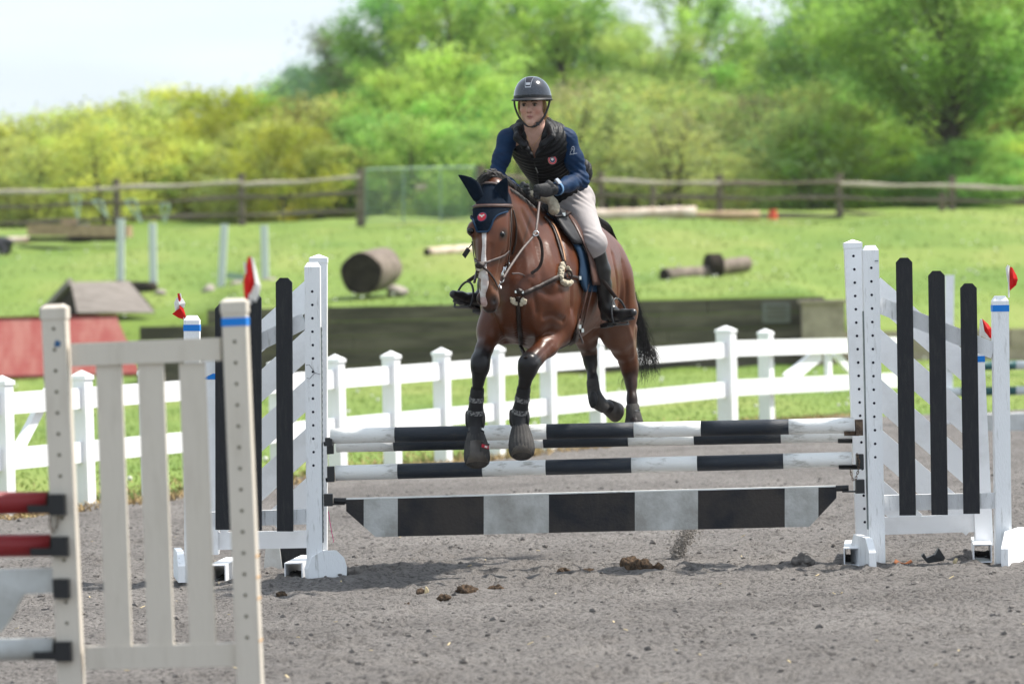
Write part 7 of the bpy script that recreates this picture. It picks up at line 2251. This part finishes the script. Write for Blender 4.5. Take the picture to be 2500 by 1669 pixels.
sprint([(-.004, .020), (.004, .020), (.004, .014), (-.003, .014)], 'sleeve_emblem')
for k in range(7):
    u_ = 1391 + k * 2.6
    mb = MB(); a_ = hit(u_, 378.5 - k * .55, .002, bv=SB)[0]; b_ = hit(u_ + 1.5, 377.5 - k * .55, .002, bv=SB)[0]; mb.tube([Vector(a_), Vector(b_)], .0014, 4); mb.build('sleeve_lettering', 'print_white', sh)
def f_br(s):
    s.etube([(torso[0][0] + np.array([0, .02, -.02]), .172, .125), (torso[0][0], .17, .125), (torso[1][0] - np.array([0, 0, .0]), .158, .118)], TS, 0.02)
    for a_, b_ in ((HPL, KNL), (HPR, KNR)):
        s.limb([(a_, .102), (b_, .062), (b_ + np.array([0, .02, -.05]), .050)], 0.05)
    s.ell(P3(1418, 490, 25.45), (.075, .09, .085), None, .05)
    s.ell(P3(1340, 495, 25.50), (.10, .09, .085), None, .05)
def cr_br(V, Q):
    N = normals(V, Q)
    m = np.exp(-(np.linalg.norm(V - (HPL + np.array([.03, -.09, .02])), axis=1) / .10) ** 2) + .8 * np.exp(-(np.linalg.norm(V - (KNL + np.array([-.03, -.02, .02])), axis=1) / .06) ** 2)
    ph = V[:, 2] * 150 + V[:, 0] * 90 + 2.2 * np.sin(V[:, 1] * 35 + V[:, 0] * 20)
    return V + N * (m * .0042 * np.sin(ph))[:, None]
sculpt_part('breeches', (-.25, 24.9, 1.62), (.70, 25.72, 2.30), .0075, f_br, 'breeches', 2, cr_br)
def boot_fn(KN, CA, AN, HE, BA, TO):
    def f(s):
        s.limb([(KN * .72 + CA * .28, .053), (CA, .0545), (CA * .55 + AN * .45, .047), (AN, .0385), (HE * .75 + AN * .25, .034)], 0.025)
        s.limb([(AN, .036), (BA * .5 + HE * .5 + np.array([0, 0, .012]), .034), (BA, .033), (TO, .024)], 0.03)
        s.limb([(HE + np.array([0, 0, .002]), .026), (HE * .8 + BA * .2, .024)], 0.015)
    return f
bt = []
for KN, CA, AN, HE, BA, TO in ((KNL, CAL, ANL, HEL, BAL, TOL), (KNR, CAR, ANR, HER, BAR, TOR)):
    al = np.stack([KN, CA, AN, HE, BA, TO]); lo, hi = al.min(0) - .09, al.max(0) + .09
    bo, V, Q = sculpt_part('boot', lo, hi, .0062, boot_fn(KN, CA, AN, HE, BA, TO), 'boot_leather', 1)
    mb = MB()
    d_ = (TO - HE); d_ /= np.linalg.norm(d_); sdv = np.cross(d_, HU); sdv /= np.linalg.norm(sdv); upv = np.cross(sdv, d_)
    o = [(-.035, .022), (0, .028), (.08, .026), (.14, .036), (.19, .034), (.225, .020), (.235, 0)]
    o = o + [(a_, -b_) for a_, b_ in o[-2::-1]]
    base = HE - upv * .026
    mb.poly([Vector(base + d_ * a_ + sdv * b_) for a_, b_ in o], -.010, upv); mb.build('sole', 'helmet_trim', bo, True)
    mb = MB(); mb.beam(Vector(base - upv * .024), Vector(base - upv * .008), .052, .058, Vector(sdv)); mb.build('heel', 'helmet_trim', bo)
# gloves: five fingers closed round the rein
def f_glove(W_, K, dirx, fy):
    """W_ wrist, K centre of the knuckles; dirx along the knuckle row (index to little), fy out of the back of the hand"""
    def f(s):
        ax = (K - W_); L = np.linalg.norm(ax); ax = ax / L
        s.limb([(W_ - ax * .01, .032), (W_ + ax * .022, .029)], 0.012)
        pal = W_ + ax * (L * .58)
        Rm = np.stack([dirx, ax, np.cross(dirx, ax)], 1)
        s.ell(pal, (.040, L * .56, .021), Rm, 0.015)
        for j, (o, fl, r_) in enumerate(((-.030, .95, .0105), (-.010, 1.05, .011), (.010, 1.0, .0105), (.029, .82, .0092))):
            b0 = K + dirx * o - fy * .002
            b1 = b0 + (ax * .022 - fy * .012) * fl
            b2 = b1 + (-ax * .004 - fy * .026) * fl
            b3 = b2 + (-ax * .024 - fy * .006) * fl
            s.limb([(b0, r_ * 1.12), (b1, r_ * 1.05), (b2, r_), (b3, r_ * .92)], 0.004)
        t0 = W_ + ax * (L * .35) - dirx * .030
        t1 = t0 + ax * .022 - dirx * .014 - fy * .010; t2 = t1 + ax * .028 + dirx * .006 - fy * .012
        s.limb([(t0, .0165), (t1, .0135), (t2, .0108)], 0.008)
    return f
for (W_, K, dx, fy) in ((WRL, P3(1312, 467, 24.70), np.array([-.10, .10, -1.0]), np.array([-.25, -.90, .25])), (WRR, P3(1284, 466, 24.74), np.array([.1, .1, -1.0]), np.array([-.2, -.9, .2]))):
    dx = dx / np.linalg.norm(dx); fy = fy / np.linalg.norm(fy)
    lo, hi = np.minimum(W_, K) - .10, np.maximum(W_, K) + .10
    sculpt_part('glove', lo, hi, .0036, f_glove(W_, K, dx, fy), 'glove', 1)
c = WRL + (P3(1335, 466, 24.74) - WRL) * .05 + np.array([0, -.038, .010])
mat('watch_band', (0.10, 0.20, 0.34), 0.6, 0.3)
mat('watch_face', (0.30, 0.33, 0.38), 0.15, 0.6)
wt = thing('wrist_watch', c, 'square watch with a pale blue band on the rider wrist', 'watch')
axw = Vector(ELL - WRL).normalized(); s1 = Vector((0, -1, .2)); s1 = (s1 - axw * s1.dot(axw)).normalized(); s2 = axw.cross(s1)
mb = MB(); cc = Vector(WRL); vs = []
for k in range(24):
    th = 6.2832 * k / 24
    for o, r_ in ((-.010, .036), (.010, .0365), (.010, .0395), (-.010, .039)): vs.append(cc + axw * o + (s1 * math.cos(th) + s2 * math.sin(th)) * r_)
mb.add(vs, [(4 * k + j, 4 * ((k + 1) % 24) + j, 4 * ((k + 1) % 24) + (j + 1) % 4, 4 * k + (j + 1) % 4) for k in range(24) for j in range(4)]); mb.build('band', 'watch_band', wt, True)
mb = MB(); q = cc + (s1 * .8 - s2 * .6 if s2.z < 0 else s1 * .8 + s2 * .6).normalized() * .043
mb.beam(q - axw * .019, q + axw * .019, .034, .010, s2, bev=.3); wc = mb.build('case', 'silver', wt)
mb = MB(); q2 = q + (q - cc).normalized() * .006; mb.beam(q2 - axw * .015, q2 + axw * .015, .028, .003, s2, bev=.3); mb.build('screen', 'watch_face', wc)
# stirrups
def stirrup(top, AN_, BA_, TO_, label, leather_from):
    root = thing('stirrup', BA_, label, 'stirrup', 'stirrups under the rider boots')
    mb = MB()
    d_ = (TO_ - BA_); d_ /= np.linalg.norm(d_); s_ = np.cross(d_, HU); s_ /= np.linalg.norm(s_); u_ = np.cross(s_, d_)
    if u_[2] < 0: u_ = -u_
    c = BA_ - d_ * .03
    arch = [c + s_ * x + u_ * z for x, z in ((-.056, -.045), (-.062, 0), (-.058, .045), (-.036, .088), (0, .108), (.036, .088), (.058, .045), (.064, 0), (.060, -.045))]
    mb.tube([Vector(q) for q in spline(arch, 4)], .0065, 8); mb.build('iron', 'black_metal', root, True)
    mb = MB(); mb.beam(Vector(c - s_ * .056 - u_ * .046), Vector(c + s_ * .056 - u_ * .046), .008, .030, Vector(u_)); mb.build('tread', 'black_metal', root)
    mb = MB(); e = c + u_ * .108
    mb.tube([Vector(q) for q in spline([leather_from, (leather_from + e) / 2 + np.array([0, -.01, 0]), e], 6)], .011, 8, flat=.35, up=(0, -1, 0)); mb.build('leather', 'leather', root, True)
stirrup(None, ANL, BAL, TOL, 'black stirrup iron under the boot at the right', P3(1436, 640, 25.06))
stirrup(None, ANR, BAR, TOR, 'black stirrup iron under the boot at the left below the horse muzzle', mir(P3(1436, 640, 25.06)))
# riding crop in the hidden hand
cr = thing('riding_crop', WRR, 'black riding crop with a flat leather tip showing left of the horse head', 'riding crop')
mb = MB(); mb.tube([Vector(P3(1290, 448, 24.80)), Vector(P3(1215, 520, 24.86)), Vector(P3(1144, 606, 24.92))], [.006, .005, .0035], 8); mb.build('shaft', 'black_plastic', cr, True)
mb = MB(); mb.poly([Vector(P3(*q, 24.92)) for q in ((1140, 603), (1149, 611), (1136, 631), (1128, 622))], .012, (0, 1, 0)); mb.build('flap', 'black_plastic', cr)
